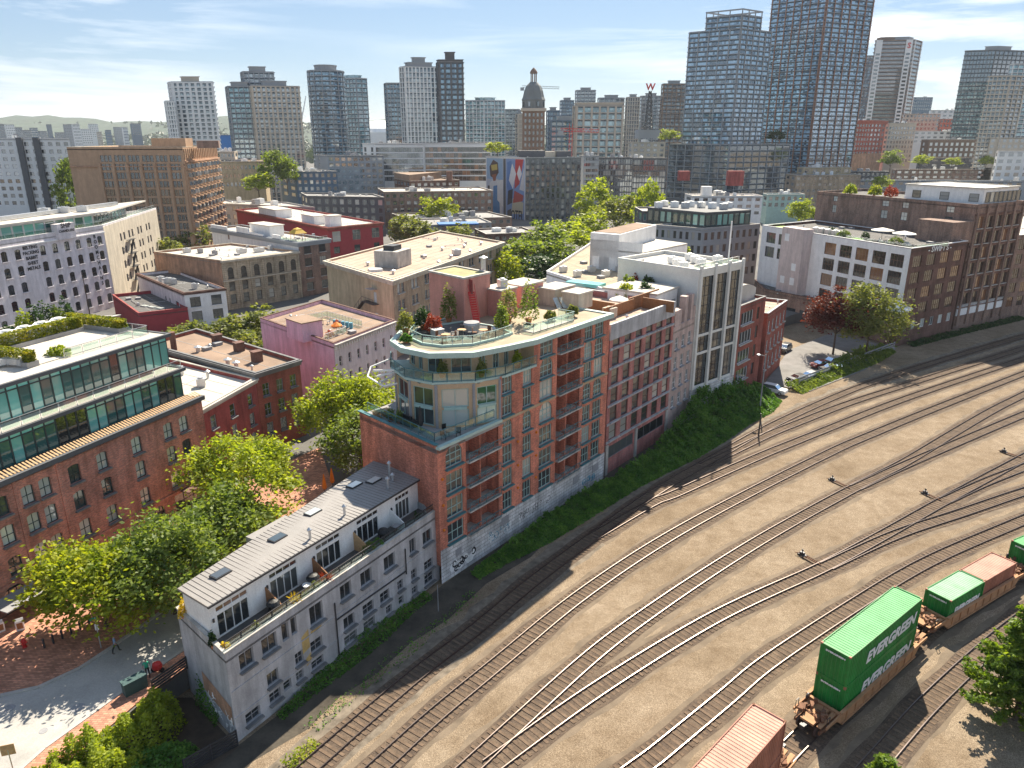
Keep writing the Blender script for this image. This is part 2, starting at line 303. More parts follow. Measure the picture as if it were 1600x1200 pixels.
def win_mesh(w, h, nx, ny, rise, fm, pm, ft=.07, sill=None):
    key = (round(w, 2), round(h, 2), nx, ny, round(rise, 2), fm, pm, ft, sill)
    if key in _WM: return _WM[key]
    b = MB(); d = .09; hs = h - rise
    b.box((ft / 2, d / 2, hs / 2), (ft, d, hs)); b.box((w - ft / 2, d / 2, hs / 2), (ft, d, hs)); b.box((w / 2, d / 2 + .002, ft / 2), (w, d, ft))
    if rise: 
        ap = arch_pts(w, h, rise)
        for (x0, z0), (x1, z1) in zip(ap, ap[1:]): b.bar((x0, d / 2, z0 - ft * .4), (x1, d / 2, z1 - ft * .4), ft, d)
        if rise > .35: b.box((w / 2, d / 2 + .002, hs), (w, d * .9, ft))
    else: b.box((w / 2, d / 2 + .002, h - ft / 2), (w, d, ft))
    for i in range(1, nx): b.box((w * i / nx, d / 2 + .004, (h - ft) / 2), (ft * .7, d * .8, h - ft))
    for i in range(1, ny): b.box((w / 2, d / 2 + .006, hs * i / ny), (w, d * .7, ft * .8))
    me = b.mesh('window', fm); p = MB()
    pts = [(0, 0), (w, 0)] + (arch_pts(w, h, rise) if rise else [(w, h), (0, h)])
    p.face([(x, d * .7, z) for x, z in pts]); pe = p.mesh('pane', pm)
    se = None
    if sill: se = MB().box((w / 2, -.16, -.07), (w + .24, .34, .14)).mesh('sill', sill)
    _WM[key] = (me, pe, se); return _WM[key]
def wall(b, p0, p1, z0, z1, holes=(), depth=.22):
    """wall sheet from p0 to p1 (left to right seen from outside) with real openings; returns unit vectors"""
    p0, p1 = Vector((p0[0], p0[1], 0)), Vector((p1[0], p1[1], 0)); d = p1 - p0; Wd = d.length; u = d / Wd; n = Vector((u.y, -u.x, 0))
    P = lambda a, z, t=0: (p0.x + u.x * a - n.x * t, p0.y + u.y * a - n.y * t, z)
    us = sorted({0, Wd} | {round(h[0], 4) for h in holes} | {round(h[1], 4) for h in holes}); zs = sorted({z0, z1} | {round(h[2], 4) for h in holes} | {round(h[3], 4) for h in holes})
    us = [a for a in us if 0 <= a <= Wd]; zs = [a for a in zs if z0 <= a <= z1]
    for j in range(len(zs) - 1):
        zc = (zs[j] + zs[j + 1]) / 2; run = None
        for i in range(len(us) - 1):
            uc = (us[i] + us[i + 1]) / 2; solid = not any(h[0] < uc < h[1] and h[2] < zc < h[3] for h in holes)
            if solid and run is None: run = us[i]
            if run is not None and (not solid or i == len(us) - 2):
                e = us[i + 1] if solid else us[i]; b.face([P(run, zs[j]), P(e, zs[j]), P(e, zs[j + 1]), P(run, zs[j + 1])]); run = None
    for h in holes:
        a, c, l, t = h[:4]; rise = h[4] if len(h) > 4 else 0
        b.face([P(a, l), P(a, l, depth), P(c, l, depth), P(c, l)][::-1]); b.face([P(a, l), P(a, t - rise), P(a, t - rise, depth), P(a, l, depth)]); b.face([P(c, l), P(c, l, depth), P(c, t - rise, depth), P(c, t - rise)])
        if rise:
            ap = [(a + x, l + z) for x, z in arch_pts(c - a, t - l, rise)]; half = len(ap) // 2
            b.face([P(c, t)] + [P(x, z) for x, z in ap[:half + 1]][::-1] if False else [P(c, t - rise), P(c, t), P(*ap[half])] + [P(x, z) for x, z in ap[1:half][::-1]])
            b.face([P(a, t), P(a, t - rise)] + [P(x, z) for x, z in ap[half:-1][::-1]])
            for q, r_ in zip(ap, ap[1:]): b.face([P(*q), P(*r_), P(*r_, depth), P(*q, depth)])
        else: b.face([P(a, t), P(c, t), P(c, t, depth), P(a, t, depth)])
    return p0, u, n
def even(n, w, Wd, m0=.8, m1=None):
    m1 = m0 if m1 is None else m1; g = (Wd - m0 - m1 - n * w) / max(1, n - 1)
    return [(m0 + i * (w + g), m0 + i * (w + g) + w) for i in range(n)]
def windows(root, p0, p1, holes, nx=1, ny=2, fm='paint_white', pm='pane', depth=.22, sill=None, ft=.07, panes=True, name='window'):
    a = Vector((p0[0], p0[1], 0)); u = (Vector((p1[0], p1[1], 0)) - a).normalized(); n = Vector((u.y, -u.x, 0)); rz = math.atan2(u.y, u.x)
    for h in holes:
        rise = h[4] if len(h) > 4 else 0
        we, pe, se = win_mesh(h[1] - h[0], h[3] - h[2], nx, ny, rise, fm, pm, ft, sill)
        loc = a + u * h[0] - n * (depth - .12); loc.z = h[2]
        o = inst(name, we, root, loc, rz); child('pane', pe, o)
        if se: child('sill', se, o, (0, -depth + .12, 0))
def ring(b, poly, z0, z1, t_out, t_in):
    """a closed band round a polygon (parapet, coping, cornice)"""
    p = [Vector((q[0], q[1], 0)) for q in poly]; A = sum(p[i].x * p[(i + 1) % len(p)].y - p[(i + 1) % len(p)].x * p[i].y for i in range(len(p)))
    if A < 0: p = p[::-1]
    k = len(p)
    def off(t):
        out = []
        for i in range(k):
            a, q, c = p[i - 1], p[i], p[(i + 1) % k]; d1 = (q - a).normalized(); d2 = (c - q).normalized(); n1 = Vector((d1.y, -d1.x, 0)); n2 = Vector((d2.y, -d2.x, 0))
            m = n1 + n2; m = m / max(.3, m.dot(n1)) if m.length > 1e-6 else n1; out.append(q + m * t)
        return out
    o, i_ = off(t_out), off(-t_in)
    for a in range(k):
        c = (a + 1) % k; O0, O1, I0, I1 = o[a], o[c], i_[a], i_[c]
        for q in ([(O0, z0), (O1, z0), (O1, z1), (O0, z1)], [(O0, z1), (O1, z1), (I1, z1), (I0, z1)], [(I1, z0), (I0, z0), (I0, z1), (I1, z1)], [(O1, z0), (O0, z0), (I0, z0), (I1, z0)]):
            b.face([(v.x, v.y, z) for v, z in q])
    return b
plain('seam_dark', (.26, .23, .19), var=.2); plain('seam_pale', (.3, .29, .28), var=.2)
CL = {'vent': MB().tube((0, 0, 0), (0, 0, .55), .13).lathe((0, 0, .55), [(.26, 0), (.26, .08), (.04, .26)], 10).mesh('roof_vent', 'metal_galv'), 'hatch': MB().box((0, 0, .2), (1.2, 1.0, .4)).box((0, 0, .43), (1.3, 1.1, .07)).mesh('roof_hatch', 'paint_grey'),
      'drain': MB().lathe((0, 0, 0), [(1.1, .004), (.5, .006), (.16, .01), (.14, .12), (.03, .14)], 14).mesh('roof_drain', 'concrete_dark'), 'pipe': MB().bar((-3.2, 0, .22), (3.2, 0, .22), .1).box((-2.8, 0, .1), (.1, .3, .2)).box((0, 0, .1), (.1, .3, .2)).box((2.8, 0, .1), (.1, .3, .2)).box((3.3, 0, .35), (.7, .5, .7)).mesh('pipe_run', 'metal_galv')}
def bld(name, label, pts, z0, z1, wm, rm='roof_grey', faces=None, par=.5, coping='concrete_pale', cornice=None, cat='building', group=None):
    """pts in order L, C, R, back: seen from the camera the edges 0 (left wall) and 1 (right wall) show"""
    pts = [Vector((p[0], p[1], 0)) for p in pts]
    if len(pts) == 3: pts.append(pts[0] + pts[2] - pts[1])
    c = sum(pts, Vector()) / len(pts); root = empty(name, (c.x, c.y, z0), label, cat, group)
    b = MB(); faces = faces or {}; todo = []
    for i in range(len(pts)):
        p0, p1 = pts[i], pts[(i + 1) % len(pts)]; f = faces.get(i); holes = []
        if f:
            Wd = (p1 - p0).length
            for g in (f if isinstance(f, list) else [f]):
                cols = g['cols'](Wd) if callable(g['cols']) else g['cols']; hs = []
                for r_ in g['rows']:
                    for a, e in cols: hs.append((a, e, r_[0], r_[1]) + ((r_[2],) if len(r_) > 2 else ()))
                hs = [h for h in hs if 0 < h[0] and h[1] < Wd]; holes += hs; todo.append((p0, p1, hs, g))
        wall(b, p0, p1, z0, z1, holes, .22)
    b.build('wall', wm, root)
    for p0, p1, hs, g in todo:
        windows(root, p0, p1, hs, **{k: v for k, v in g.items() if k in ('nx', 'ny', 'fm', 'pm', 'sill', 'ft')})
    MB().prism(pts, z1 - par - .25, z1 - par).build('roof', rm, root)
    if par: ring(MB(), pts, z1 - .02, z1 + .1, .06, .32).build('parapet', coping, root)
    ring(MB(), [p for p in pts], z1 - par - .1, z1 - .022, -.225, .3).build('parapet_wall', wm, root)
    if len(pts) == 4 and cat == 'building':
        rr = random.Random(int(abs(c.x * 7 + c.y * 3))); e0, e1 = (pts[1] - pts[0]), (pts[3] - pts[0]); zr = z1 - par; B = lambda s, t: pts[0].lerp(pts[1], s).lerp(pts[3].lerp(pts[2], s), t)
        sm_ = MB(); k = max(2, int(e0.length / 2.6))
        for i in range(1, k): a, d_ = B(i / k, .03), B(i / k, .97); sm_.bar((a.x, a.y, zr + .008), (d_.x, d_.y, zr + .008), .09, .03)
        for i in (1, 2): a, d_ = B(.03, i / 3), B(.97, i / 3); sm_.bar((a.x, a.y, zr + .006), (d_.x, d_.y, zr + .006), .09, .026)
        sm_.build('membrane_seam', 'seam_' + ('dark' if rm in ('roof_light', 'roof_gravel', 'roof_pinkish') else 'pale'), root)
        for i in range(min(9, int(e0.length * e1.length / 70) + 2)):
            q = B(rr.uniform(.1, .9), rr.uniform(.1, .9)); kind = rr.random()
            if kind < .45: inst('roof_vent', CL['vent'], root, (q.x, q.y, zr), rr.uniform(0, 3))
            elif kind < .7: inst('roof_hatch', CL['hatch'], root, (q.x, q.y, zr), math.atan2(e0.y, e0.x))
            elif kind < .85: inst('roof_drain', CL['drain'], root, (q.x, q.y, zr))
            else: inst('pipe_run', CL['pipe'], root, (q.x, q.y, zr), math.atan2(e0.y, e0.x) + rr.choice([0, 1.571]))
    if cornice:
        m, h, t = cornice; q = MB(); ring(q, pts, z1 - h, z1 - h * .45, t * .6, -.01); ring(q, pts, z1 - h * .449, z1 - .03, t, -.012); q.build('cornice', m, root)
    return root, pts
def rows(z0, dz, n, h, rise=0): return [(z0 + i * dz, z0 + i * dz + h) + ((rise,) if rise else ()) for i in range(n)]
def cols(n, w, m0=.8, m1=None): return lambda Wd: even(n, w, Wd, m0, m1)
def lerp2(a, b, t): return Vector((a[0] + (b[0] - a[0]) * t, a[1] + (b[1] - a[1]) * t, 0))
def unit(root, x, y, z, d, rz=0, m='metal_galv', name='roof_unit'):
    """rooftop plant box on a kerb with a fan hood"""
    b = MB(); b.box((x, y, z + .12), (d[0] * .9, d[1] * .9, .24), rz); b.box((x, y, z + .242 + d[2] / 2), d, rz)
    b.lathe((x, y, z + d[2] + .242), [(min(d[0], d[1]) * .3, 0), (min(d[0], d[1]) * .3, .16), (.02, .2)], 10)
    return b.build(name, m, root)
def vent(root, x, y, z, h=.9, r=.14, name='vent_pipe', m='metal_galv'):
    b = MB(); b.tube((x, y, z), (x, y, z + h), r, r, 8); b.lathe((x, y, z + h), [(r * 1.9, 0), (r * 1.9, .08), (.02, .3)], 8); return b.build(name, m, root)
def railing(name, pts, z, h=1.05, m='metal_dark', parent=None, post=1.6, gl=None, label=None, cat=None):
    b = MB(); g = MB()
    for a, c in zip(pts, pts[1:]):
        a, c = Vector((a[0], a[1], z)), Vector((c[0], c[1], z)); n = max(1, round((c - a).length / post))
        for i in range(n + 1): q = a.lerp(c, i / n); b.box((q.x, q.y, z + h / 2), (.05, .05, h))
        b.bar(a + Vector((0, 0, h)), c + Vector((0, 0, h)), .06); b.bar(a + Vector((0, 0, .12)), c + Vector((0, 0, .12)), .04)
        if gl:
            for i in range(n):
                q0, q1 = a.lerp(c, (i + .06) / n), a.lerp(c, (i + .94) / n); g.bar(q0 + Vector((0, 0, h * .55)), q1 + Vector((0, 0, h * .55)), .015, h * .72)
    o = b.build(name, m, parent, label, cat)
    if gl: child('glass_panel', g.mesh('glass_panel', gl, wloc(o)), o)
    return o
def _rg():
    m, t, b, L = _mat('rail_glass'); tr = _n(t, 'ShaderNodeBsdfTransparent'); tr.inputs[0].default_value = (.82, .93, .9, 1); gl = _n(t, 'ShaderNodeBsdfGlossy'); gl.inputs['Roughness'].default_value = .05
    mi = _n(t, 'ShaderNodeMixShader'); mi.inputs[0].default_value = .18; L(tr.outputs[0], mi.inputs[1]); L(gl.outputs[0], mi.inputs[2]); L(mi.outputs[0], t.nodes['Material Output'].inputs['Surface'])
_rg()
# ------------------------------------------------------------------ vegetation
def leaf_mesh(name, C, size, mat, flat=.35, rng=RNG, aspect=1.5):
    """one small folded quad per row of C (n,3), random facing"""
    n = len(C); a = rng.normal(size=(n, 3)); a[:, 2] *= flat; a /= np.linalg.norm(a, axis=1)[:, None] + 1e-9
    r = rng.normal(size=(n, 3)); b = np.cross(a, r); b /= np.linalg.norm(b, axis=1)[:, None] + 1e-9
    s = (size * rng.uniform(.6, 1.3, n))[:, None]; a = a * s * aspect * .5; b = b * s * .5
    V = np.stack([C - a, C + b * .9, C + a, C - b * .9], 1).reshape(-1, 3).astype(np.float32)
    me = bpy.data.meshes.new(name); me.vertices.add(n * 4); me.vertices.foreach_set('co', V.ravel()); me.loops.add(n * 4); me.loops.foreach_set('vertex_index', np.arange(n * 4, dtype=np.int32))
    me.polygons.add(n); me.polygons.foreach_set('loop_start', np.arange(0, n * 4, 4, dtype=np.int32)); me.polygons.foreach_set('loop_total', np.full(n, 4, dtype=np.int32))
    me.materials.append(M[mat]); me.update(); me.validate(); return me
def crown_pts(rx, rz, nclump, per, cr, rng=RNG, low=-.55, hollow=.45):
    """clumps of leaves on the outer part of an uneven ellipsoid, origin at its centre"""
    out = []; k = 0; ph = rng.uniform(0, 6.28, 4)
    while k < nclump:
        d = rng.normal(size=3); d /= np.linalg.norm(d)
        if d[2] < low: continue
        az = math.atan2(d[1], d[0]); lump = 1 + .2 * math.sin(2 * az + ph[0]) + .17 * math.sin(3 * az + ph[1] + 2 * d[2]) + .14 * math.sin(5 * d[2] + ph[2] + az)
        if math.sin(4 * az + ph[3]) * math.sin(4.5 * d[2] + ph[1]) > .45: continue
        rad = rng.uniform(hollow, 1) ** .5 * lump; c = d * rad * np.array([rx, rx, rz]); c[2] = max(c[2], -rz * .62)
        m = int(per * rng.uniform(.4, 1.6)); e = rng.normal(size=(m, 3)) * cr * rng.uniform(.5, 1.25) * np.array([1, 1, .55]); out.append(c + e); k += 1
    return np.concatenate(out)
def trunk_mesh(h, r, spread, nl=6, rng=RNG, top=None):
    b = MB(); lean = rng.normal(size=2) * .03 * h; fork = h * .45; tip = (lean[0], lean[1], fork)
    b.tube((0, 0, -.1), (lean[0] * .5, lean[1] * .5, fork * .5), r, r * .8, 8, False); b.tube((lean[0] * .5, lean[1] * .5, fork * .5), tip, r * .8, r * .66, 8, False)
    for i in range(nl):
        a = 2 * math.pi * i / nl + rng.uniform(-.4, .4); l = spread * rng.uniform(.55, .85); m = (tip[0] + math.cos(a) * l * .45, tip[1] + math.sin(a) * l * .45, fork + h * rng.uniform(.15, .25)); e = (tip[0] + math.cos(a) * l, tip[1] + math.sin(a) * l, h * rng.uniform(.75, 1.05))
        b.tube(tip, m, r * .5, r * .32, 6, False); b.tube(m, e, r * .32, r * .08, 6, False)
        e2 = (m[0] + math.cos(a + .9) * l * .5, m[1] + math.sin(a + .9) * l * .5, h * rng.uniform(.7, .95)); b.tube(m, e2, r * .24, r * .06, 5, False)
    b.tube(tip, (tip[0], tip[1], h), r * .6, r * .1, 6, False)
    return b.mesh('trunk', 'bark')
def tree(label, x, y, zg, h, rx, rz, mat, nclump, per, lsize, cr=.75, group=None, name='street_tree', tr=.2, seed=None, hollow=.45):
    rng = np.random.default_rng(seed if seed is not None else int(abs(x * 13 + y * 7)) + 5)
    o = empty(name, (x, y, zg), label, 'tree', group)
    cz = h - rz
    child('trunk', trunk_mesh(cz + rz * .3, tr, rx * .9, rng=rng), o)
    child('crown', leaf_mesh('crown', crown_pts(rx, rz, nclump, per, cr, rng, hollow=hollow), lsize, mat, rng=rng), o, (0, 0, cz)); return o
_PT = {}
def far_tree(label, x, y, zg, h, rx, mat, group, name='tree'):
    """trees in the middle distance share four crowns per foliage colour"""
    k = (mat, random.randrange(4))
    if k not in _PT:
        rng = np.random.default_rng(hash(mat) % 1000 + k[1] if False else sum(map(ord, mat)) + k[1] * 17)
        _PT[k] = (leaf_mesh('crown', crown_pts(1, 1, 70, 34, .17, rng, hollow=.35), .12, mat, rng=rng), trunk_mesh(1.0, .05, .8, 5, rng))
    c, t = _PT[k]; o = empty(name, (x, y, zg), label, 'tree', group); rz = h * .42
    q = child('crown', c, o, (0, 0, h - rz), (0, 0, random.uniform(0, 6))); q.scale = (rx, rx, rz)
    w = child('trunk', t, o); w.scale = (rx * .8, rx * .8, (h - rz) * .9); return o
def shrub_mesh(dx, dy, dz, n, lsize, mat, rng=RNG, box=False):
    """leafy mass filling a box or mound, most leaves near the surface; origin at its base"""
    if box:
        P = rng.uniform(-1, 1, (n, 3)); ax = rng.integers(0, 3, n); sg = np.where(rng.random(n) < .5, -1, 1); P[np.arange(n), ax] = sg * rng.uniform(.82, 1.04, n)
        C = P * np.array([dx / 2, dy / 2, dz / 2]) + np.array([0, 0, dz / 2])
    else:
        d = rng.normal(size=(n, 3)); d /= np.linalg.norm(d, axis=1)[:, None]; d[:, 2] = abs(d[:, 2]); rad = rng.uniform(.5, 1, n) ** .5
        lump = 1 + .18 * np.sin(3 * np.arctan2(d[:, 1], d[:, 0]) + rng.uniform(0, 6)) + .12 * np.sin(7 * d[:, 0] + 3); C = d * (rad * lump)[:, None] * np.array([dx / 2, dy / 2, dz])
    return leaf_mesh('foliage', C, lsize, mat, rng=rng)
_SH = {}
def potted(label, x, y, z, h=1.2, w=.8, mat='leaf_mid', pot='terracotta', n=260, ls=.16, group=None, name='potted_plant', spiky=False):
    o = empty(name, (x, y, z), label, 'plant', group); k = (round(h, 1), round(w, 1), mat, pot, spiky)
    if k not in _SH:
        pw, ph = min(w * .32, .42), min(h * .3, .6); pm = MB().lathe((0, 0, 0), [(pw * .7, 0), (pw, ph * .93), (pw * 1.1, ph * .97), (pw * .95, ph)], 10).mesh('pot', pot)
        if spiky:
            b = MB()
            for i in range(46):
                a = random.uniform(0, 6.28); t = random.uniform(.2, 1); d = Vector((math.cos(a) * t, math.sin(a) * t, 1.25 - t)); d.normalize(); e = d * w * random.uniform(.7, 1.05); s = Vector((-d.y, d.x, 0)) * .05
                b.face([Vector((0, 0, h * .3)) - s, Vector((0, 0, h * .3)) + s, e * .6 + Vector((0, 0, h * .3)) + s, e + Vector((0, 0, h * .24)), e * .6 + Vector((0, 0, h * .3)) - s])
            fm = b.mesh('foliage', mat)
        else: fm = shrub_mesh(w, w, h * .75, n, ls, mat); 
        _SH[k] = (pm, fm)
    pm, fm = _SH[k]; child('pot', pm, o); child('foliage', fm, o, (0, 0, 0 if spiky else min(h * .28, .55))); return o

# ------------------------------------------------------------------ ground
ZC = 2.4                                      # street level of the old town above the tracks
def sheet(name, pts, z, m, skirt=0):
    b = MB(); p = [(q[0], q[1]) for q in pts]; A = sum(p[i][0] * p[(i + 1) % len(p)][1] - p[(i + 1) % len(p)][0] * p[i][1] for i in range(len(p)))
    if A < 0: p = p[::-1]
    if skirt: b.prism(p, z - skirt, z)
    else: b.face([(x, y, z) for x, y in p])
    return b.build(name, m, kind='structure')
sheet('ground', [(-9000, -200), (9000, -200), (9000, 9500), (-9000, 9500)], 0, 'gravel')
GD = Vector((math.sin(R(31.5)), math.cos(R(31.5)), 0)); GN = Vector((GD.y, -GD.x, 0)); G0 = Vector((-21.0, 44.67, 0))
MD = Vector((math.sin(R(38.3)), math.cos(R(38.3)), 0)); MN = Vector((MD.y, -MD.x, 0)); M0 = Vector((-7.3, 65.78, 0))
edge = [(-34.2, 30), (-30.6, 40.6), (-27.6, 49.7), (-20, 62), (-12, 76), (0, 90), (10, 99), (22, 112), (36, 140), (46, 152), (56, 164), (70, 178), (110, 190), (140, 205), (200, 235), (420, 300), (1500, 700), (9000, 3000), (9000, 9400), (-9000, 9400), (-9000, 30)]
sheet('old_town_ground', edge, ZC, 'city_ground', 3)
sheet('track_verge', [at(300, 1230), at(372, 1165), at(560, 1020), at(690, 915), at(800, 835), at(940, 740), at(1100, 640), at(1180, 590), at(1212, 614), at(1160, 648), at(1100, 676), at(1040, 716), at(985, 742), at(930, 790), at(880, 818), at(830, 870), at(760, 912), at(700, 968), at(640, 1006), at(590, 1052), at(530, 1090), at(480, 1140), at(395, 1190), at(360, 1230)], .004, 'verge')  # soil strip along the walls, their ground shade partly put into its colour
# street, kerbs, brick pavements
sl = lambda px, py: at(px, py, ZC)
road = [sl(-140, 1240), sl(0, 1088), sl(60, 1075), sl(125, 1045), sl(175, 1012), sl(290, 930), sl(420, 840), sl(520, 760), sl(560, 790), sl(470, 860), sl(330, 955), sl(285, 1018), sl(205, 1072), sl(150, 1112), sl(70, 1170), sl(20, 1215), sl(-60, 1290)]
sheet('street', road, ZC + .004, 'asphalt_pale')
pave1 = [sl(-200, 1200), sl(-140, 1240), sl(0, 1088), sl(60, 1075), sl(125, 1045), sl(175, 1012), sl(290, 930), sl(420, 840), sl(520, 760), sl(500, 700), sl(285, 796), sl(10, 965), sl(-200, 1090)]
sheet('brick_pavement', pave1, ZC + .13, 'pavers', .16)
pave2 = [sl(560, 792), sl(470, 862), sl(332, 957), sl(287, 1020), sl(207, 1074), sl(152, 1114), sl(72, 1172), sl(22, 1217), sl(-58, 1292), sl(-20, 1320), sl(110, 1190), sl(215, 1100), sl(292, 1045), sl(350, 985), sl(590, 815)]
sheet('brick_pavement', pave2, ZC + .13, 'pavers', .16)
def strip(name, pts, w, z0, z1, m, kind='structure'):
    b = MB(); p = [Vector((q[0], q[1], 0)) for q in pts]
    for a, c in zip(p, p[1:]): b.bar((a.x, a.y, (z0 + z1) / 2), (c.x, c.y, (z0 + z1) / 2), w, z1 - z0)
    return b.build(name, m, kind=kind)
strip('kerb', road[1:8], .3, ZC, ZC + .142, 'kerb'); strip('kerb', road[8:16], .3, ZC, ZC + .142, 'kerb')
for px, py, r in ((122, 1106, .5), (14, 1107, .45), (68, 1142, .3)):
    p = sl(px, py); b = MB(); b.lathe((p.x, p.y, ZC + .006), [(r, 0), (r, .012), (r * .86, .016), (r * .8, .01)], 18); b.build('manhole_cover', 'paint_grey', label={122: 'round manhole cover in the middle of the shaded street', 14: 'round manhole cover at the left edge of the street', 68: 'small round utility cover near the street kerb'}[px], cat='manhole')

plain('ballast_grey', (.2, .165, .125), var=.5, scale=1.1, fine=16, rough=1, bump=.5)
# ------------------------------------------------------------------ railway tracks
def smooth(P, step):
    P = [Vector((p[0], p[1], 0)) for p in P]; P = [P[0] * 2 - P[1]] + P + [P[-1] * 2 - P[-2]]; out = []
    for i in range(1, len(P) - 2):
        a, b, c, d = P[i - 1:i + 3]
        for k in range(24):
            t = k / 24; out.append(.5 * ((2 * b) + (c - a) * t + (2 * a - 5 * b + 4 * c - d) * t * t + (3 * b - a - 3 * c + d) * t ** 3))
    out.append(P[-2])
    for _ in range(30): out = [out[0]] + [(out[i - 1] + out[i] * 2 + out[i + 1]) / 4 for i in range(1, len(out) - 1)] + [out[-1]]
    res = [out[0]]; acc = 0
    for a, b in zip(out, out[1:]):
        l = (b - a).length
        while acc + l >= step:
            a = a.lerp(b, (step - acc) / l); l = (b - a).length; res.append(a.copy()); acc = 0
        acc += l
    return res
TIE = MB(); TIE.box((0, 0, 0), (.25, 2.62, .14)); TIE_ME = TIE.mesh('sleeper', 'timber_tie')
def track(pts, label, ties=True, bed=True, zoff=0, skip=0, grey=False):
    pts = [at(*p, 0) if len(p) == 2 and abs(p[0]) + abs(p[1]) > 400 else Vector((p[0], p[1], 0)) for p in pts]
    pts = ([] if zoff else [pts[0] + (pts[0] - pts[1]).normalized() * 14]) + pts + [pts[-1] + (pts[-1] - pts[-2]).normalized() * 22]
    C = smooth(pts, .6); root = empty('railway_track', (C[len(C) // 2].x, C[len(C) // 2].y, 0), label, 'railway track', 'tracks of the rail yard')
    T = [(C[min(i + 1, len(C) - 1)] - C[max(i - 1, 0)]).normalized() for i in range(len(C))]; N = [Vector((t.y, -t.x, 0)) for t in T]
    for sgn in (-1, 1):
        b = MB(); prof = [(-.07, .03), (-.035, .06), (-.036, .19), (.036, .19), (.035, .06), (.07, .03)]; k = len(prof)
        for i in range(0, len(C), 2):
            q = C[i] + N[i] * sgn * .7525
            b.v += [(q.x + N[i].x * x, q.y + N[i].y * x, z + zoff) for x, z in prof]
        for i in range(len(b.v) // k - 1):
            for j in range(k - 1): b.f.append((i * k + j, i * k + j + 1, (i + 1) * k + j + 1, (i + 1) * k + j)[::-1]); b.m.append(1 if j == 2 else 0)
        b.build('rail', ['rail_side', 'rail_top'], root)
    if ties:
        cand = [(Vector((C[i].x, C[i].y, 0)).length, i) for i in range(skip, len(C))]; near = sorted(cand)[:300]; rest = sorted(cand)[300:]
        for _, i in near: inst('sleeper', TIE_ME, root, (C[i].x, C[i].y, random.uniform(-.045, -.01)), math.atan2(T[i].y, T[i].x) + random.gauss(0, .02))
        if rest:
            b = MB()
            for _, i in rest: b.box((C[i].x, C[i].y, -.02), (.25, 2.62, .14), math.atan2(T[i].y, T[i].x))
            b.build('far_sleepers', 'timber_tie', root, kind='stuff')
    if bed:
        b = MB(); z = .006 + .001 * track.n
        for i in range(0, len(C) - 4, 4):
            a, c = C[i], C[i + 4]; w = 1.5 + .1 * math.sin(i * .37) + .1 * math.sin(i * .11 + track.n); w2 = 1.5 + .1 * math.sin((i + 4) * .37) + .1 * math.sin((i + 4) * .11 + track.n)
            b.face([(a - N[i] * w) + Vector((0, 0, z)), (a + N[i] * w) + Vector((0, 0, z)), (c + N[i + 4] * w2) + Vector((0, 0, z)), (c - N[i + 4] * w2) + Vector((0, 0, z))])
        b.build('ballast_bed', 'ballast', root)
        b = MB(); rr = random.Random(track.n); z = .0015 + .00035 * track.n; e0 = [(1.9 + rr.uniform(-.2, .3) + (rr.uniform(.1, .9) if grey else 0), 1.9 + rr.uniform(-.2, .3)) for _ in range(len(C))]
        for i in range(0, len(C) - 3, 3):
            a, c = C[i], C[i + 3]; b.face([(a - N[i] * e0[i][0]) + Vector((0, 0, z)), (a + N[i] * e0[i][1]) + Vector((0, 0, z)), (c + N[i + 3] * e0[i + 3][1]) + Vector((0, 0, z)), (c - N[i + 3] * e0[i + 3][0]) + Vector((0, 0, z))])
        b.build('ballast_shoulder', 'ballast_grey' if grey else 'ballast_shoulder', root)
    track.n += 1
    return C, T
track.n = 0
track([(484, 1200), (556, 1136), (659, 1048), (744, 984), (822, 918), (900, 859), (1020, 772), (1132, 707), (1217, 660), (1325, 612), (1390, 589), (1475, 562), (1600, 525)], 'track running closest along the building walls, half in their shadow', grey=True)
track([(925, 841), (1020, 786), (1050, 775), (1125, 741), (1200, 708), (1285, 674), (1375, 638), (1456, 609), (1600, 561)], 'track branching from the shaded wall track beside the buildings', zoff=.003)
track([(1100, 728), (1150, 704), (1200, 680), (1250, 660), (1325, 631), (1422, 600), (1600, 544)], 'short branch track joining the wall track below the parking lot', zoff=.006)
track([(592, 1200), (681, 1118), (791, 1027), (900, 937), (1025, 852), (1150, 782), (1300, 706), (1360, 680), (1450, 643), (1600, 584)], 'second through track from the buildings, fully in the sun')
track([(735, 1200), (806, 1134), (931, 1021), (1025, 951), (1119, 888), (1215, 829), (1337, 762), (1412, 724), (1480, 683), (1550, 642), (1600, 617)], 'track in the middle of the yard curving to the far left branch')
track([(1337, 763), (1412, 728), (1487, 696), (1600, 648), (1660, 624)], 'branch track splitting off at the small switch stand in mid yard', zoff=.003)
track([(765, 1200), (800, 1174), (912, 1093), (1025, 1020), (1119, 965), (1200, 926), (1291, 885), (1394, 829), (1477, 782), (1600, 716)], 'track merging with the mid yard track at the bottom switch', zoff=.006)
track([(1291, 886), (1400, 836), (1500, 803), (1600, 769), (1660, 752)], 'branch track just behind the empty track beside the train', zoff=.009)
track([(1477, 783), (1540, 754), (1600, 731), (1660, 710)], 'short branch track leaving at the right hand switch stand', zoff=.012)
track([(1000, 1200), (1027, 1180), (1137, 1089), (1200, 1036), (1325, 953), (1450, 878), (1600, 813)], 'empty track directly behind the container train')
TRAIN, TRAIN_T = track([(-6, 14), (8, 31), (17.9, 41), (25.1, 47.4), (34.2, 54.7), (40.2, 59.3), (49.8, 65.4), (62, 72), (78, 80)], 'track under the container train')
track([(1367, 1195), (1448, 1103), (1537, 1019), (1600, 967), (1660, 930)], 'track in front of the train, crossed by its shadow')
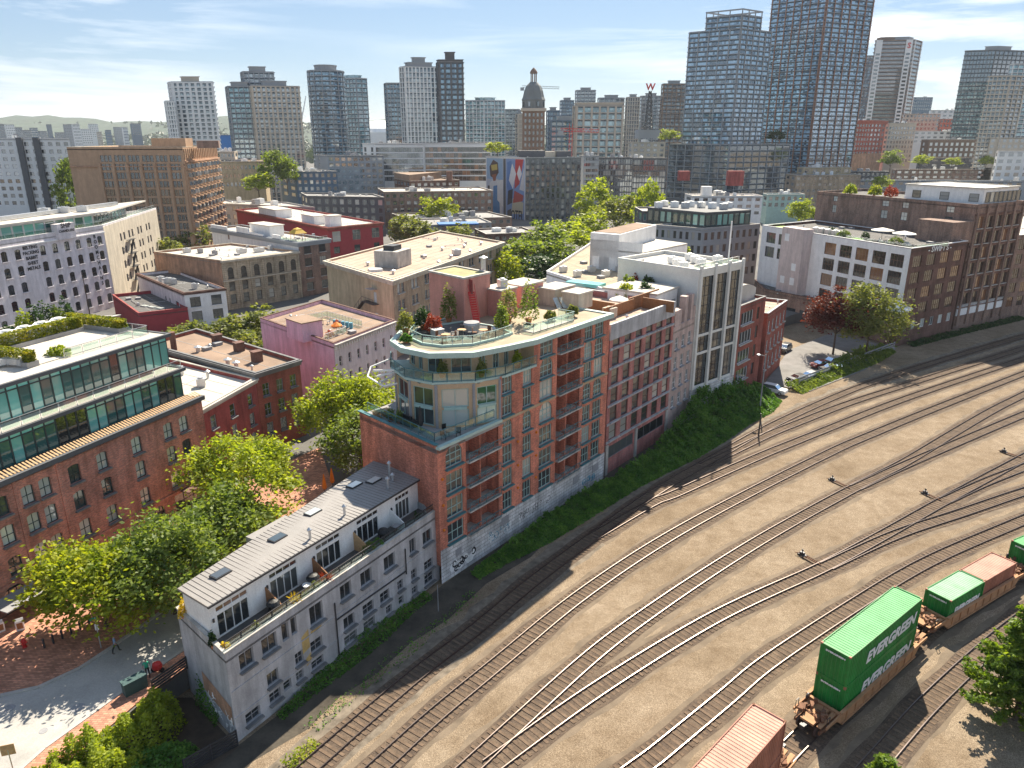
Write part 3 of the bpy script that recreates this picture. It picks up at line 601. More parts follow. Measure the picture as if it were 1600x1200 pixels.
def switch_stand(px, py, tx, ty, label):
    p, t = at(px, py), at(tx, ty); o = empty('switch_stand', p, label, 'switch stand', 'switch stands'); d = t - p
    MB().box((p.x, p.y, .1), (.5, .9, .2), .5).build('base', 'metal_dark', o); b = MB(); b.tube((p.x, p.y, .2), (p.x, p.y, .62), .05); b.box((p.x, p.y, .3), (.34, .5, .3), .5); b.build('mast', 'metal_dark', o)
    MB().bar((p.x, p.y, .42), (p.x - .7, p.y + .2, .25), .07).build('lever', 'rust', o); MB().box((p.x, p.y, .68), (.04, .26, .2), .4).build('target', 'metal_dark', o)
    MB().bar((p.x, p.y, .12), (t.x, t.y, .12), .09).build('rod', 'rust', o); b = MB(); q = p.lerp(t, .75); 
    for k in (-.35, .35): b.bar((p.x + k * .6, p.y + k * .8, .09), (q.x + k * .6, q.y + k * .8, .09), .22, .1)
    b.build('head_block', 'timber_tie', o)
switch_stand(1300, 751, 1328, 764, 'dark switch stand beside the mid yard track, left one of the upper pair'); switch_stand(1445, 772, 1470, 783, 'dark switch stand at the right hand branch, nearer the middle'); switch_stand(1253, 868, 1282, 884, 'dark switch stand closest to the train'); switch_stand(1568, 707, 1595, 716, 'small switch stand at the right edge of the picture')
# ------------------------------------------------------------------ grey concrete loft building by the tracks
def uv2(p0, d, a, t=0): n = Vector((d.y, -d.x, 0)); return p0 + d * a - n * t
def grey_lofts():
    Lg = 25.75; end = Vector((-26.9, 50.2, 0)); A, B = G0, G0 + GD * Lg; D_ = end; C_ = B + Vector((-6.6, 5.6, 0))
    root = empty('loft_building', (-17, 58, 0), 'weathered grey concrete loft building beside the tracks with sloping metal penthouse roof', 'building')
    W_ = [(1.2, 2.3, 5.85, 7.15), (3.3, 4.55, 5.8, 7.1), (5.3, 5.76, 5.8, 7.2), (6.24, 6.63, 5.8, 7.2), (8.24, 9.5, 5.35, 7.0), (11.8, 12.95, 5.7, 7.0), (14.35, 15.6, 5.6, 6.9), (17.5, 18.85, 5.5, 6.8), (21.25, 21.95, 5.4, 6.8), (23.3, 24.55, 5.3, 6.6),
          (3.4, 4.3, 2.75, 3.8), (6.3, 6.95, 2.75, 3.75), (8, 9.1, 2.8, 3.75), (11.9, 13.05, 2.6, 3.65), (14.35, 15.6, 2.5, 3.5), (16.7, 17.8, 2.4, 3.4), (19.2, 19.8, 2.4, 3.3), (21.3, 21.9, 2.4, 3.4), (23.35, 24.55, 2.3, 3.2),
          (1.05, 2.2, .9, 1.75), (3.4, 4.3, 1.1, 1.9), (4.86, 5.43, 1.25, 1.95), (6.2, 6.8, 1.2, 1.95), (7.9, 9.05, 1.15, 1.85), (11.8, 13.2, .95, 1.75), (14.3, 15.6, .9, 1.7), (17.4, 18, .8, 1.55), (19.25, 19.75, .75, 1.5), (21.3, 21.9, .7, 1.4), (23.3, 24.6, .65, 1.65)]
    W_ = [(a - .1, c + .12, l - .1, t + .08) for a, c, l, t in W_]
    b = MB(); wall(b, A, B, -.3, 8.14, W_, .26); wall(b, D_, A, -.3, 8.14); wall(b, B, C_, -.3, 8.14); wall(b, C_, D_, -.3, 8.14)
    b.build('wall', 'concrete', root)
    for h in W_:
        w = h[1] - h[0]; windows(root, A, B, [h], nx=2 if w > .8 else 1, ny=1 if h[3] - h[2] > 1.2 else 2, fm='paint_grey', pm='pane_dark', depth=.26, sill='concrete_dark' if w > .8 else None, ft=.06)
    # bands cast between the storeys, downpipes
    for z in (4.6, 2.2): b = MB(); b.bar(A + GD * .1 + GN * .03 + Vector((0, 0, z)), B - GD * .1 + GN * .03 + Vector((0, 0, z)), .06, .1); b.build('string_course', 'concrete', root)
    for a, z0, z1 in ((10.9, .4, 6.0), (20.4, 3.6, 6.4)): b = MB(); b.bar(uv2(A, GD, a, -.09) + Vector((0, 0, z0)), uv2(A, GD, a, -.09) + Vector((0, 0, z1)), .1); b.build('downpipe', 'metal_dark', root)
    b = MB(); b.bar(uv2(A, GD, 10.9, -.09) + Vector((0, 0, 4.25)), uv2(A, GD, 20.4, -.09) + Vector((0, 0, 3.95)), .1); b.build('conduit', 'metal_dark', root)
    # yellow ochre patches of old paint and the bare brick strip on the end wall
    plain('ochre', (.5, .36, .14), var=.3, scale=1.5)
    for a, c, z0, z1 in ((7.05, 7.85, 3.3, 5.3), (7.3, 7.9, 1.9, 3.0), (8.05, 9.3, 4.5, 5.2)): wp = MB(); p, q = uv2(A, GD, a, -.004), uv2(A, GD, c, -.004); wp.face([(p.x, p.y, z0), (q.x, q.y, z0 + .2), (q.x, q.y, z1), (p.x, p.y, z1 - .35)]); wp.build('ochre_patch', 'ochre', root)
    ED = (A - D_).normalized(); EL = (A - D_).length
    wb = MB(); p, q = uv2(D_, ED, 3.2, -.03), uv2(D_, ED, EL - .2, -.03); wb.face([(p.x, p.y, 2.2), (q.x, q.y, 1.5), (q.x, q.y, 3.2), (p.x, p.y, 3.9)]); wb.build('brick_strip', 'brick_orange', root)
    rr = random.Random(4); g = MB()
    for i in range(26):
        a = 3.9 + rr.random() * (EL - 4.3); z = 1.0 + rr.random() * 1.4 - (a - 3.9) * .12; p = uv2(D_, ED, a, -.05)
        for k in range(3):
            q = uv2(D_, ED, a + rr.uniform(-.35, .35), -.05); z2 = z + rr.uniform(-.4, .5); g.bar((p.x, p.y, z), (q.x, q.y, z2), .012, .07); p, z = q, z2
    g.build('graffiti', 'white_print', root)
    # terrace deck, parapet, penthouse
    MB().prism([A, B, C_, D_], 7.3, 7.5).build('terrace_deck', 'roof_tar', root); ring(MB(), [A, B, C_, D_], 8.13, 8.24, .05, .28).build('parapet', 'concrete_pale', root)
    ring(MB(), [A, B, C_, D_], 7.4, 8.125, -.265, .3).build('parapet_wall', 'concrete', root)
    e0, e1 = Vector((-22.75, 46.85, 0)), Vector((-9.35, 68.75, 0)); ED2 = (e1 - e0).normalized(); EW = (e1 - e0).length; s0, s1 = Vector((-25.85, 49.5, 0)), Vector((-15.0, 73.0, 0)); zr, zs = 10.75, 10.35
    bay = EW / 5; H_ = []; T_ = []
    for i in range(5):
        a = i * bay + (.55 if i < 4 else .9); w = 3.0 if i < 4 else 2.2; H_.append((a, a + w, 7.52, 9.55)); T_.append((a, a + w, 9.72, 10.22))
    b = MB(); wall(b, e0, e1, 7.4, zr, H_ + T_, .14); b.build('penthouse_wall', 'stucco_white', root)
    windows(root, e0, e1, H_, nx=4, ny=1, fm='paint_white', pm='pane_dark', depth=.14, ft=.09, name='patio_door'); windows(root, e0, e1, T_, nx=4, ny=1, fm='paint_white', pm='pane_warm_reflect', depth=.14, name='transom_window')
    b = MB(); b.face([(s0.x, s0.y, 7.4), (e0.x, e0.y, 7.4), (e0.x, e0.y, zr), (s0.x, s0.y, zs)]); b.face([(e1.x, e1.y, 7.4), (s1.x, s1.y, 7.4), (s1.x, s1.y, zs), (e1.x, e1.y, zr)]); b.face([(s1.x, s1.y, 7.4), (s0.x, s0.y, 7.4), (s0.x, s0.y, zs), (s1.x, s1.y, zs)])
    b.build('penthouse_side', 'stucco_white', root)
    ov = .35; n = Vector((ED2.y, -ED2.x, 0)); c0, c1, d0, d1 = e0 + n * ov - ED2 * .25, e1 + n * ov + ED2 * .1, s0 - n * .2 - ED2 * .25, s1 - n * .2 + ED2 * .1
    b = MB(); tp = [(c0, zr), (c1, zr), (d1, zs), (d0, zs)]; b.face([(p.x, p.y, z + .17) for p, z in tp]); b.face([(p.x, p.y, z) for p, z in tp][::-1])
    for i in range(4): (p, z), (q, y) = tp[i], tp[(i + 1) % 4]; b.face([(p.x, p.y, z), (q.x, q.y, y), (q.x, q.y, y + .17), (p.x, p.y, z + .17)])
    rf = b.build('roof', 'roof_metal', root)
    ns = 58
    for i in range(ns + 1):
        t = i / ns; p, q = c0.lerp(c1, t), d0.lerp(d1, t); s = MB(); s.bar((p.x, p.y, zr + .18), (q.x, q.y, zs + .18), .035, .06); s.build('roof_seam', 'roof_seam', rf)
    b = MB(); b.bar((c0.x, c0.y, zr + .06), (c1.x, c1.y, zr + .06), .14, .16); b.build('gutter', 'metal_dark', root)
    P = lambda t, s: (c0.lerp(c1, t)).lerp(d0.lerp(d1, t), s); Z = lambda s: zr + (zs - zr) * s + .17
    for t, s in ((.12, .62), (.36, .62), (.55, .7), (.79, .72), (.86, .55)):
        p = P(t, s); b = MB(); b.box((p.x, p.y, Z(s) + .08), (1.5, .95, .2), math.atan2(ED2.y, ED2.x)); sk = b.build('skylight', 'metal_dark', root); q = MB(); q.box((p.x, p.y, Z(s) + .19), (1.35, .8, .03), math.atan2(ED2.y, ED2.x)); child('pane', q.mesh('pane', 'pane' if t < .2 else 'pane_blind', wloc(sk)), sk)
    for t, s, h in ((.42, .14, .9), (.6, .2, .9), (.84, .2, 1.1), (.92, .42, 1.6), (.9, .3, .7)): p = P(t, s); vent(root, p.x, p.y, Z(s) - .05, h, .12, 'flue_pipe', 'metal_galv')
    # dormer on the street side
    p = P(.42, 1.05); b = MB(); b.box((p.x - .3, p.y + .3, 9.3), (4.6, 1.6, 1.2), math.atan2(ED2.y, ED2.x)); b.build('dormer', 'roof_metal', root)
    # terrace dividers, railing, things on the terrace
    for i in range(1, 5):
        p = e0 + ED2 * (i * bay + .1); q = p + n * 1.75; mt = ('wood', 'wood', 'wood_pale', 'paint_white')[i - 1]; b = MB()
        pts = [(p, 7.5), (q, 7.5), (q, 8.35), (p, 9.35)]; w = ED2 * .05
        for sg in (-1, 1): b.face([(v + w * sg).to_tuple()[:2] + (z,) for v, z in pts][::sg])
        for k in range(4): (v, z), (v2, z2) = pts[k], pts[(k + 1) % 4]; b.face([(v - w).to_tuple()[:2] + (z,), (v + w).to_tuple()[:2] + (z,), (v2 + w).to_tuple()[:2] + (z2,), (v2 - w).to_tuple()[:2] + (z2,)])
        b.build('terrace_divider', mt, root)
    railing('terrace_railing', [A + GD * .3 - GN * .32, B - GD * .3 - GN * .32], 8.2, .62, 'metal_dark', root, 1.5, 'rail_glass')
    for i in range(5):                                     # wall lamps between the doors
        p = e0 + ED2 * (i * bay + .25) + n * .08; MB().box((p.x, p.y, 9.3), (.16, .16, .26), .5).build('wall_lamp', 'metal_dark', root)
    tp_ = lambda a, t: uv2(A, GD, a, t)
    spots = [(.6, .75, .9, .8, 'leaf_straw', 'yellow leaved plant in the corner of the first terrace'), (3.4, .7, .9, .7, 'leaf_olive', 'pale bushy planter in the middle of the first terrace'), (7.35, .75, 1.7, 1.0, 'leaf_straw', 'spiky bright yellow plant beside the first wooden terrace divider'), (10.9, .8, 1.7, 1.1, 'leaf_flower', 'spiky red plant beside the red wooden divider'),
             (9.6, .7, 1.0, .8, 'leaf_olive', 'grey green shrub among the stones on the second terrace'), (16.6, .8, 1.2, 1.3, 'leaf_mid', 'leafy green shrub spilling over the fourth terrace rail'), (17.6, .75, 1.1, 1.2, 'leaf_ivy', 'dark green shrub on the fourth terrace beside the rail'), (23.6, 1.0, 1.0, .7, 'leaf_dark', 'small dark plant on the last terrace by the brick wall'), (.5, 2.0, 1.3, .6, 'leaf_dark', 'small dark conifer at the foot of the first patio door')]
    for a, t, h, w, mt, lb in spots: p = tp_(a, t); potted(lb, p.x, p.y, 7.5, h, w, mt, spiky='spiky' in lb, n=320, ls=.15)
    for i in range(7): p = tp_(8.2 + i * .42, .55 + .1 * (i % 2)); potted('small stone coloured pot on the second terrace edge, %s from the left' % ('first', 'second', 'third', 'fourth', 'fifth', 'sixth', 'seventh')[i], p.x, p.y, 7.5, .8, .42, 'leaf_olive', 'concrete_pale', 90, .1, group='row of pots on the second terrace')
    p = P(.0, 1.0); q = (s0 + D_) / 2 + Vector((.4, -.1, 0)); potted('yellow flowering bush behind the street end of the grey penthouse', q.x, q.y, 7.5, 1.6, 1.3, 'leaf_straw', n=380, ls=.16)
    for a, lb in ((5.9, 'black covered barbecue by the first wooden divider'), (10.2, 'black round grill in front of the second patio door'), (19.2, 'dark covered barbecue under the white divider')):
        p = tp_(a, 1.5); o = empty('barbecue', (p.x, p.y, 7.5), lb, 'barbecue'); k = MB(); k.lathe((p.x, p.y, 8.1), [(.2, 0), (.52, .12), (.58, .3), (.4, .55), (.05, .62)], 12); k.build('lid', 'paint_black', o)
        k = MB(); k.box((p.x, p.y, 7.8), (.9, .55, .55), .5); k.build('cart', 'paint_black', o)
        for sx in (-.35, .35): MB().tube((p.x + sx, p.y, 7.5), (p.x + sx, p.y, 7.6), .07).build('wheel', 'metal_dark', o)
    for a, lb in ((9.4, 'small white table on the second terrace'), (21.0, 'low grey table on the last terrace')):
        p = tp_(a, 1.4); o = empty('patio_table', (p.x, p.y, 7.5), lb, 'table'); MB().lathe((p.x, p.y, 8.15), [(.4, 0), (.42, .03), (.4, .05)], 14).build('table_top', 'paint_white' if a < 10 else 'paint_grey', o); MB().tube((p.x, p.y, 7.5), (p.x, p.y, 8.15), .05).build('leg', 'metal_dark', o)
grey_lofts()

# ------------------------------------------------------------------ brick corner building with the round end
def balcony(root, a, w, z, p0=M0, d=MD, proj=.45, back=1.3, fm='teal'):
    n = Vector((d.y, -d.x, 0)); q0, q1 = p0 + d * a, p0 + d * (a + w); c = (q0 + q1) / 2 - n * (back / 2 - proj / 2); rz = math.atan2(d.y, d.x)
    o = inst('balcony', MB().box((0, 0, 0), (w - .04, back + proj, .16)).mesh('balcony', 'concrete_pale'), root, (c.x, c.y, z), rz)
    b = MB(); y = -(back + proj) / 2 + .06; b.box((0, y, 1.05), (w - .06, .06, .06)); b.box((0, y, .2), (w - .06, .05, .05)); k = max(2, round(w / 1.25)); s = (w - .1) / k
    for i in range(k + 1): b.box((-w / 2 + .05 + i * s, y, .6), (.05, .05, .95))
    for i in range(k): x = -w / 2 + .05 + i * s; b.bar((x, y, .24), (x + s, y, 1.02), .03); b.bar((x, y, 1.02), (x + s, y, .24), .03)
    child('railing', b.mesh('railing', fm), o); return o
def main_brick():
    LEN = 31.7; A = M0; E_ = M0 + MD * LEN; B = Vector((-16.7, 75.3, 0)); C_ = B + MD * LEN * .95
    root = empty('brick_apartment_building', (0, 84, 0), 'red brick apartment building with rounded glazed end and rooftop garden by the tracks', 'building')
    fl = [3.8 + 2.83 * i for i in range(4)] + [15.12, 17.65, 20.18]
    U = dict(c1=(1.15, 3.6), b1=(4.15, 9.4), c2=(10.1, 11.8), c3=(13.7, 15.3), c4=(16.85, 19.35), b2=(20.2, 25.15), c5=(25.95, 27.75), c6=(28.3, 30.3))
    low, up, arch = [], [], []
    for k in ('c1', 'c2', 'c3', 'c4', 'c5', 'c6'):
        a, c = U[k]; w = c - a
        for i, z in enumerate(fl):
            if k == 'c1' and i > 3: continue
            rise = w / 2 if (i == 3 and k in ('c1', 'c2', 'c3', 'c4')) or (i == 3 and k in ('c5', 'c6')) or (i == 5 and k in ('c4', 'c5', 'c6')) else 0
            h = (a, c, z + .3, z + (2.62 if rise else 2.45)) + ((min(rise, .95),) if rise else ())
            (low if i < 4 else up).append(h)
    bal = [(U['b1'][0], U['b1'][1], z + .12, z + 2.6) for z in fl[:4]]; balu = [(U['b2'][0], U['b2'][1], z + .12, z + 2.45) for z in fl[4:]]; bal2 = [(U['b2'][0], U['b2'][1], z + .12, z + 2.6) for z in fl[:4]]
    b = MB(); wall(b, A, E_, 3.8, 15.12, low + bal + bal2, .24)
    us = 9.7; Us = A + MD * us; sh = lambda hs: [(h[0] - us,) + (h[1] - us,) + tuple(h[2:]) for h in hs]
    up = [h for h in up if h[0] > us and not (h[2] > 20 and h[0] < 15.7)]; wall(b, Us, A + MD * 15.7, 15.12, 20.1, sh([h for h in up if h[0] < 15.7]), .24); Um = A + MD * 15.7; sm = lambda hs: [(h[0] - 15.7, h[1] - 15.7) + tuple(h[2:]) for h in hs]; wall(b, Um, E_, 15.12, 22.5, sm([h for h in up if h[0] > 15.7] + balu), .24); wall(b, B, A, 2.0, 15.6); wall(b, E_, C_, 3, 22.5); wall(b, C_, B, 2, 15.12)
    b.build('wall', 'brick_main', root)
    windows(root, A, E_, low, nx=3, ny=2, fm='paint_green', pm='pane', depth=.24, sill='teal', ft=.09); windows(root, A, E_, up, nx=3, ny=2, fm='paint_green', pm='pane', depth=.24, sill='teal', ft=.09)
    # tan stone courses and the copper wall lamps
    for z, a in ((15.0, us), (17.6, 20)):
        if a == us: q = MB(); q.bar(A + MD * us + MN * .03 + Vector((0, 0, z)), A + MD * 20.1 + MN * .03 + Vector((0, 0, z)), .06, .3); q.bar(A + MD * 25.2 + MN * .03 + Vector((0, 0, z)), E_ + MN * .03 + Vector((0, 0, z)), .06, .3); q.build('stone_course', 'rotunda', root)
    for a in (.55, 12.75, 16.2): 
        for z in (5.9, 8.7, 11.6): p = A + MD * a + MN * .1; MB().lathe((p.x, p.y, z), [(.06, 0), (.14, .1), (.14, .24), (.02, .32)], 8).build('wall_lamp', 'orange', root)
    # recessed balconies: back wall, doors, slabs, railings
    for (a, c), zs in ((U['b1'], fl[:4]), (U['b2'], fl)):
        bk = MB(); p, q = A + MD * a, A + MD * c; n = MN; D2 = 1.7; zt = zs[-1] + 2.58
        bk.face([(p.x, p.y, zs[0]), (p.x, p.y, zt), (p.x - n.x * D2, p.y - n.y * D2, zt), (p.x - n.x * D2, p.y - n.y * D2, zs[0])][::-1]); bk.face([(q.x, q.y, zs[0]), (q.x, q.y, zt), (q.x - n.x * D2, q.y - n.y * D2, zt), (q.x - n.x * D2, q.y - n.y * D2, zs[0])])
        hs = [(.3, 1.5, z + .1, z + 2.2) for z in zs] + [(2.4, 3.9, z + .1, z + 2.2) for z in zs]; P0, P1 = p - n * D2, q - n * D2; wall(bk, P0, P1, zs[0], zt, hs, .1); bk.build('balcony_recess', 'brick_main', root); windows(root, P0, P1, hs, nx=2, ny=1, fm='frame_teal', pm='pane_dark', depth=.1, name='balcony_door')
        for z in zs: balcony(root, a, c - a, z, back=1.6, proj=.5)
        pm = MB(); m_ = A + MD * (a + (c - a) * .45) - n * .9; pm.box((m_.x, m_.y, (zs[0] + zt) / 2), (.14, 1.6, zt - zs[0]), math.atan2(MD.y, MD.x)); pm.build('privacy_fin', 'brick_main', root)
    # pale stone base with vents and graffiti
    b = MB(); wall(b, A + MN * .08 - MD * .05, E_ + MN * .08, -.3, 3.82, [(24.2, 25.4, 1.9, 2.9), (28.8, 30.2, 1.9, 2.9)], .1); b.face([(A + MN * .08).to_tuple()[:2] + (3.82,), (E_ + MN * .08).to_tuple()[:2] + (3.82,), E_.to_tuple()[:2] + (3.82,), A.to_tuple()[:2] + (3.82,)]); b.build('stone_base', 'stone_base', root)
    for a, z, w, h in ((24.8, 2.4, 1.2, 1), (29.5, 2.4, 1.4, 1), (2.6, 2.6, .9, .8), (10.4, 2.9, 1.3, 1.0)): p = A + MD * a + MN * .02; MB().box((p.x, p.y, z), (w, .2, h), math.atan2(MD.y, MD.x)).build('vent_grille', 'paint_grey', root)
    rr = random.Random(11); T = lambda a, z: (A + MD * a + MN * .1) + Vector((0, 0, z))
    def tagg(a0, a1, z0, z1, n, mt, w=.1, name='graffiti'):
        g = MB()
        for i in range(n):
            x, z = rr.uniform(a0, a1), rr.uniform(z0, z1); r = rr.uniform(.18, .42); s = rr.uniform(0, 6); pr = None
            for k in range(8):
                an = s + k * .75; q = T(x + r * math.cos(an) * .8, z + r * math.sin(an));
                if pr is not None: g.bar(pr, q, .012, w)
                pr = q
        g.build(name, mt, root)
    f = MB()
    for i in range(9): x, z = 1.6 + i * .42, 1.15 + .25 * math.sin(i * 1.7); q = T(x, z) - MN * .008; pts = [(q + MD * .42 * math.cos(t * .7854) + Vector((0, 0, .5 * math.sin(t * .7854)))) for t in range(8)]; f.face(pts)
    f.build('graffiti_fill', 'white_print', root); tagg(1.6, 5.0, .8, 1.6, 11, 'black_print', .13); tagg(7.4, 11.4, 1.3, 2.3, 10, 'white_print', .1); tagg(7.4, 11.4, 1.2, 2.4, 9, 'blue_print', .06); tagg(13, 19, 1.8, 2.5, 12, 'black_print', .05); tagg(26.5, 30, .9, 1.6, 9, 'blue_print', .1)
    # lower terrace on the near corner
    rot = [Vector((-12.7, 76.5, 0)), Vector((-10.7, 73.0, 0)), Vector((-7.8, 71.35, 0)), Vector((-3.95, 71.95, 0)), Us]
    MB().prism([A, Us + MD * 1, Vector((-6, 80, 0)), B + MD * 9, B], 14.6, 15.1).build('terrace_deck', 'roof_grey', root)
    b = MB(); b.bar(A + Vector((0, 0, 15.25)) + MN * .1, Us + Vector((0, 0, 15.25)) + MN * .1, .5, .3); b.build('terrace_coping', 'teal_pale', root); b = MB(); b.bar(B + Vector((0, 0, 15.62)), A + Vector((0, 0, 15.62)), .45, .1); b.build('terrace_coping', 'teal', root)
    railing('terrace_railing', [B + Vector((.9, .2, 0)), A + Vector((-.3, .9, 0)), Us + Vector((-.6, -.2, 0))], 15.5, 1.0, 'teal', root, 1.4, 'rail_glass')
    # rotunda: two storeys of tall windows between tan piers
    pts = [Vector((-12.9, 80.5, 0))] + rot
    b = MB(); w = []
    for p, q in zip(pts, pts[1:]):
        Wd = (q - p).length; hs = [(Wd * .5 - min(1.4, Wd * .38), Wd * .5 + min(1.4, Wd * .38), 15.25, 17.1), (Wd * .5 - min(1.4, Wd * .38), Wd * .5 + min(1.4, Wd * .38), 17.35, 19.35)]; wall(b, p, q, 15.1, 19.9, hs, .2); w.append((p, q, hs))
    b.build('rotunda_wall', 'rotunda', root)
    for p, q, hs in w:
        windows(root, p, q, hs[:1], nx=2, ny=1, fm='paint_green', pm='pane_blind', depth=.2, ft=.1, name='rotunda_window'); windows(root, p, q, hs[1:], nx=2, ny=1, fm='paint_green', pm='pane', depth=.2, ft=.1, name='rotunda_window'); c = (p + q) / 2; n = Vector(((q - p).y, -(q - p).x, 0)).normalized()
        o = MB(); d = (q - p).normalized() * min(1.2, (q - p).length * .34); o.bar(c - d + n * .05 + Vector((0, 0, 17.22)), c + d + n * .05 + Vector((0, 0, 17.22)), .12, .3); o.build('spandrel', 'paint_green', root)
    for p in rot: q = MB(); q.tube((p.x, p.y, 15.1), (p.x, p.y, 19.8), .16, .16, 10); q.build('column', 'paint_grey', root)
    # ring balcony and its brackets, setback storey, roof
    bal = [Vector((-13.6, 79.5, 0)), Vector((-13.3, 76.9, 0)), Vector((-11.2, 73.2, 0)), Vector((-8.1, 71.4, 0)), Vector((-3.75, 72.0, 0)), Vector((-.7, 73.9, 0)), A + MD * 15.7 + MN * .4, A + MD * 15.7 - MN * 2]
    MB().prism(bal + [Vector((-8, 80, 0))], 19.85, 20.1, True).build('ring_balcony', 'teal_pale', root); railing('ring_railing', bal[:7], 20.1, 1.05, 'teal', root, 1.3, 'rail_glass')
    for p, q in zip(bal[1:5], bal[2:6]):
        for t in (.1, .5): 
            c = p.lerp(q, t); n = Vector(((q - p).y, -(q - p).x, 0)).normalized(); k = MB(); a_, b_, c_ = c + n * .1, c - n * .9, c - n * .75; d = (q - p).normalized() * .12
            for s in (-1, 1): k.face([(a_ + d * s).to_tuple()[:2] + (19.83,), (b_ + d * s).to_tuple()[:2] + (19.83,), (b_ + d * s).to_tuple()[:2] + (19.1,)][::s])
            k.face([(a_ - d).to_tuple()[:2] + (19.83,), (a_ + d).to_tuple()[:2] + (19.83,), (b_ + d).to_tuple()[:2] + (19.1,), (b_ - d).to_tuple()[:2] + (19.1,)]); k.build('bracket', 'teal', root)
    inn = [Vector((-11.6, 83, 0)), Vector((-11.4, 78.3, 0)), Vector((-9.4, 75.0, 0)), Vector((-6.9, 74.0, 0)), Vector((-3.9, 74.6, 0)), Vector((-1.2, 76.6, 0)), A + MD * 15.7 - MN * 1.9]
    b = MB(); w = []
    for p, q in zip(inn, inn[1:]):
        Wd = (q - p).length; k = max(1, round(Wd / 2.2)); hs = [(a + .3, c - .1, 20.2, 22.25) for a, c in even(k, Wd / k - .5, Wd, .2)]; wall(b, p, q, 20.1, 22.5, hs, .15); w.append((p, q, hs))
    p = A + MD * 15.7; b.face([(inn[-1].x, inn[-1].y, 20.1), (p.x, p.y, 20.1), (p.x, p.y, 22.5), (inn[-1].x, inn[-1].y, 22.5)]); b.build('setback_wall', 'rotunda', root)
    for p, q, hs in w: windows(root, p, q, hs, nx=2, ny=1, fm='paint_green', pm='pane_dark', depth=.15, name='terrace_door')
    roof = [Vector((-12.6, 83.2, 0)), Vector((-13.2, 77.5, 0)), Vector((-11.6, 74.6, 0)), Vector((-8.5, 72.5, 0)), Vector((-3.95, 72.8, 0)), Vector((-.6, 75.2, 0)), A + MD * 15.6 + MN * .35, E_ + MN * .4, C_ + Vector((0, 0, 0))]
    MB().prism(roof, 22.45, 22.8, True).build('roof', 'roof_gravel', root); ring(MB(), roof, 22.38, 22.95, .12, .45).build('roof_fascia', 'teal_pale', root)
    # rooftop garden deck with glass rail, stair tower with ladder, pink lift houses
    gd = [Vector((-10.9, 82.5, 0)), Vector((-11.2, 78.5, 0)), Vector((-9.6, 76.2, 0)), Vector((-7.4, 75.2, 0)), Vector((-4.2, 75.9, 0)), Vector((-1.8, 78.2, 0)), Vector((0, 80.6, 0)), Vector((-2.5, 84, 0)), Vector((-6, 86, 0))]
    MB().prism(gd, 22.8, 22.9).build('garden_deck', 'roof_tar', root); railing('garden_railing', gd[:7], 22.9, 1.0, 'paint_green', root, 1.3, 'rail_glass'); ring(MB(), gd[:], 22.8, 23.05, .1, .1).build('deck_kerb', 'teal_pale', root)
    gd2 = [A + MD * 18 - MN * 3.2, A + MD * 18 - MN * 1.8, A + MD * 26 - MN * 1.6, A + MD * 26 - MN * 4]; MB().prism(gd2, 22.8, 22.9).build('garden_deck', 'roof_light', root); railing('garden_railing', gd2, 22.9, 1.0, 'paint_green', root, 1.3, 'rail_glass')
    st = [Vector((-10.35, 91.2, 0)), Vector((-5.7, 86.3, 0)), Vector((-2.7, 90.2, 0)), Vector((-7.4, 95.1, 0))]
    MB().prism(st, 20, 28).build('stair_tower', 'stucco_salmon', root); ring(MB(), st, 27.98, 28.2, .08, .3).build('tower_coping', 'concrete_pale', root); MB().prism([p.lerp(sum(st, Vector()) / 4, .08) for p in st], 27.9, 28.06).build('tower_roof', 'moss', root)
    lb = MB(); p0, p1 = Vector((-4.1, 84.6, 22.9)), Vector((-4.9, 87.0, 26.4)); sd_ = Vector((.35, .1, 0))
    for s in (-1, 1): lb.bar(p0 + sd_ * s, p1 + sd_ * s, .07); lb.bar(p0 + sd_ * s + Vector((0, 0, .9)), p1 + sd_ * s + Vector((0, 0, .9)), .05)
    for i in range(14): q = p0.lerp(p1, (i + .5) / 14); lb.bar(q - sd_, q + sd_, .05, .2)
    lb.build('stair_ladder', 'red_paint', root); dr = MB(); q = st[1].lerp(st[2], .2); dr.box((q.x + .03, q.y - .03, 27.0), (.1, .9, 1.7), math.atan2(3.9, 3)); dr.build('tower_door', 'brick_crimson', root)
    for (x, y, dx, dy, h, m_) in ((-1.6, 90.6, 3.0, 3.2, 3.4, 'stucco_salmon'), (1.4, 96.8, 4.6, 3.4, 2.9, 'stucco_salmon'), (5.8, 97.6, 4.4, 3.2, 2.2, 'stucco_cream'), (8.6, 95.2, 3.2, 2.6, 2.0, 'stucco_cream')):
        k = MB(); k.box((x, y, 22.7 + h / 2), (dx, dy, h), R(50)); o = k.build('lift_house', m_, root); k = MB(); k.box((x, y, 22.7 + h + .08), (dx + .25, dy + .25, .18), R(50)); child('lift_house_cap', k.mesh('lift_house_cap', 'roof_light', wloc(o)), o)
    unit(root, -1.2, 90.4, 26.2, (1, 1, .8), .5); vent(root, -3.6, 92.2, 28, 1.6, .3); vent(root, -2.0, 80.6, 22.8, .6)
    for i in range(4):
        sk = MB(); p = Vector((6.2 + i * .8, 93.8 + i * .3, 0)); sk.bar((p.x, p.y, 22.8), (p.x - .6, p.y + 1.0, 24.0), .7, .06); sk.build('skylight', 'pane_blind', root)
    # pergola frame on the street side of the ring balcony
    pg = MB(); c = [Vector((-13.4, 78.5, 20.6)), Vector((-15.5, 77.2, 20.0)), Vector((-15.6, 75.6, 19.4)), Vector((-13.6, 73.6, 19.0)), Vector((-12.2, 74.2, 19.1))]
    for p, q in zip(c, c[1:]): pg.bar(p, q, .14)
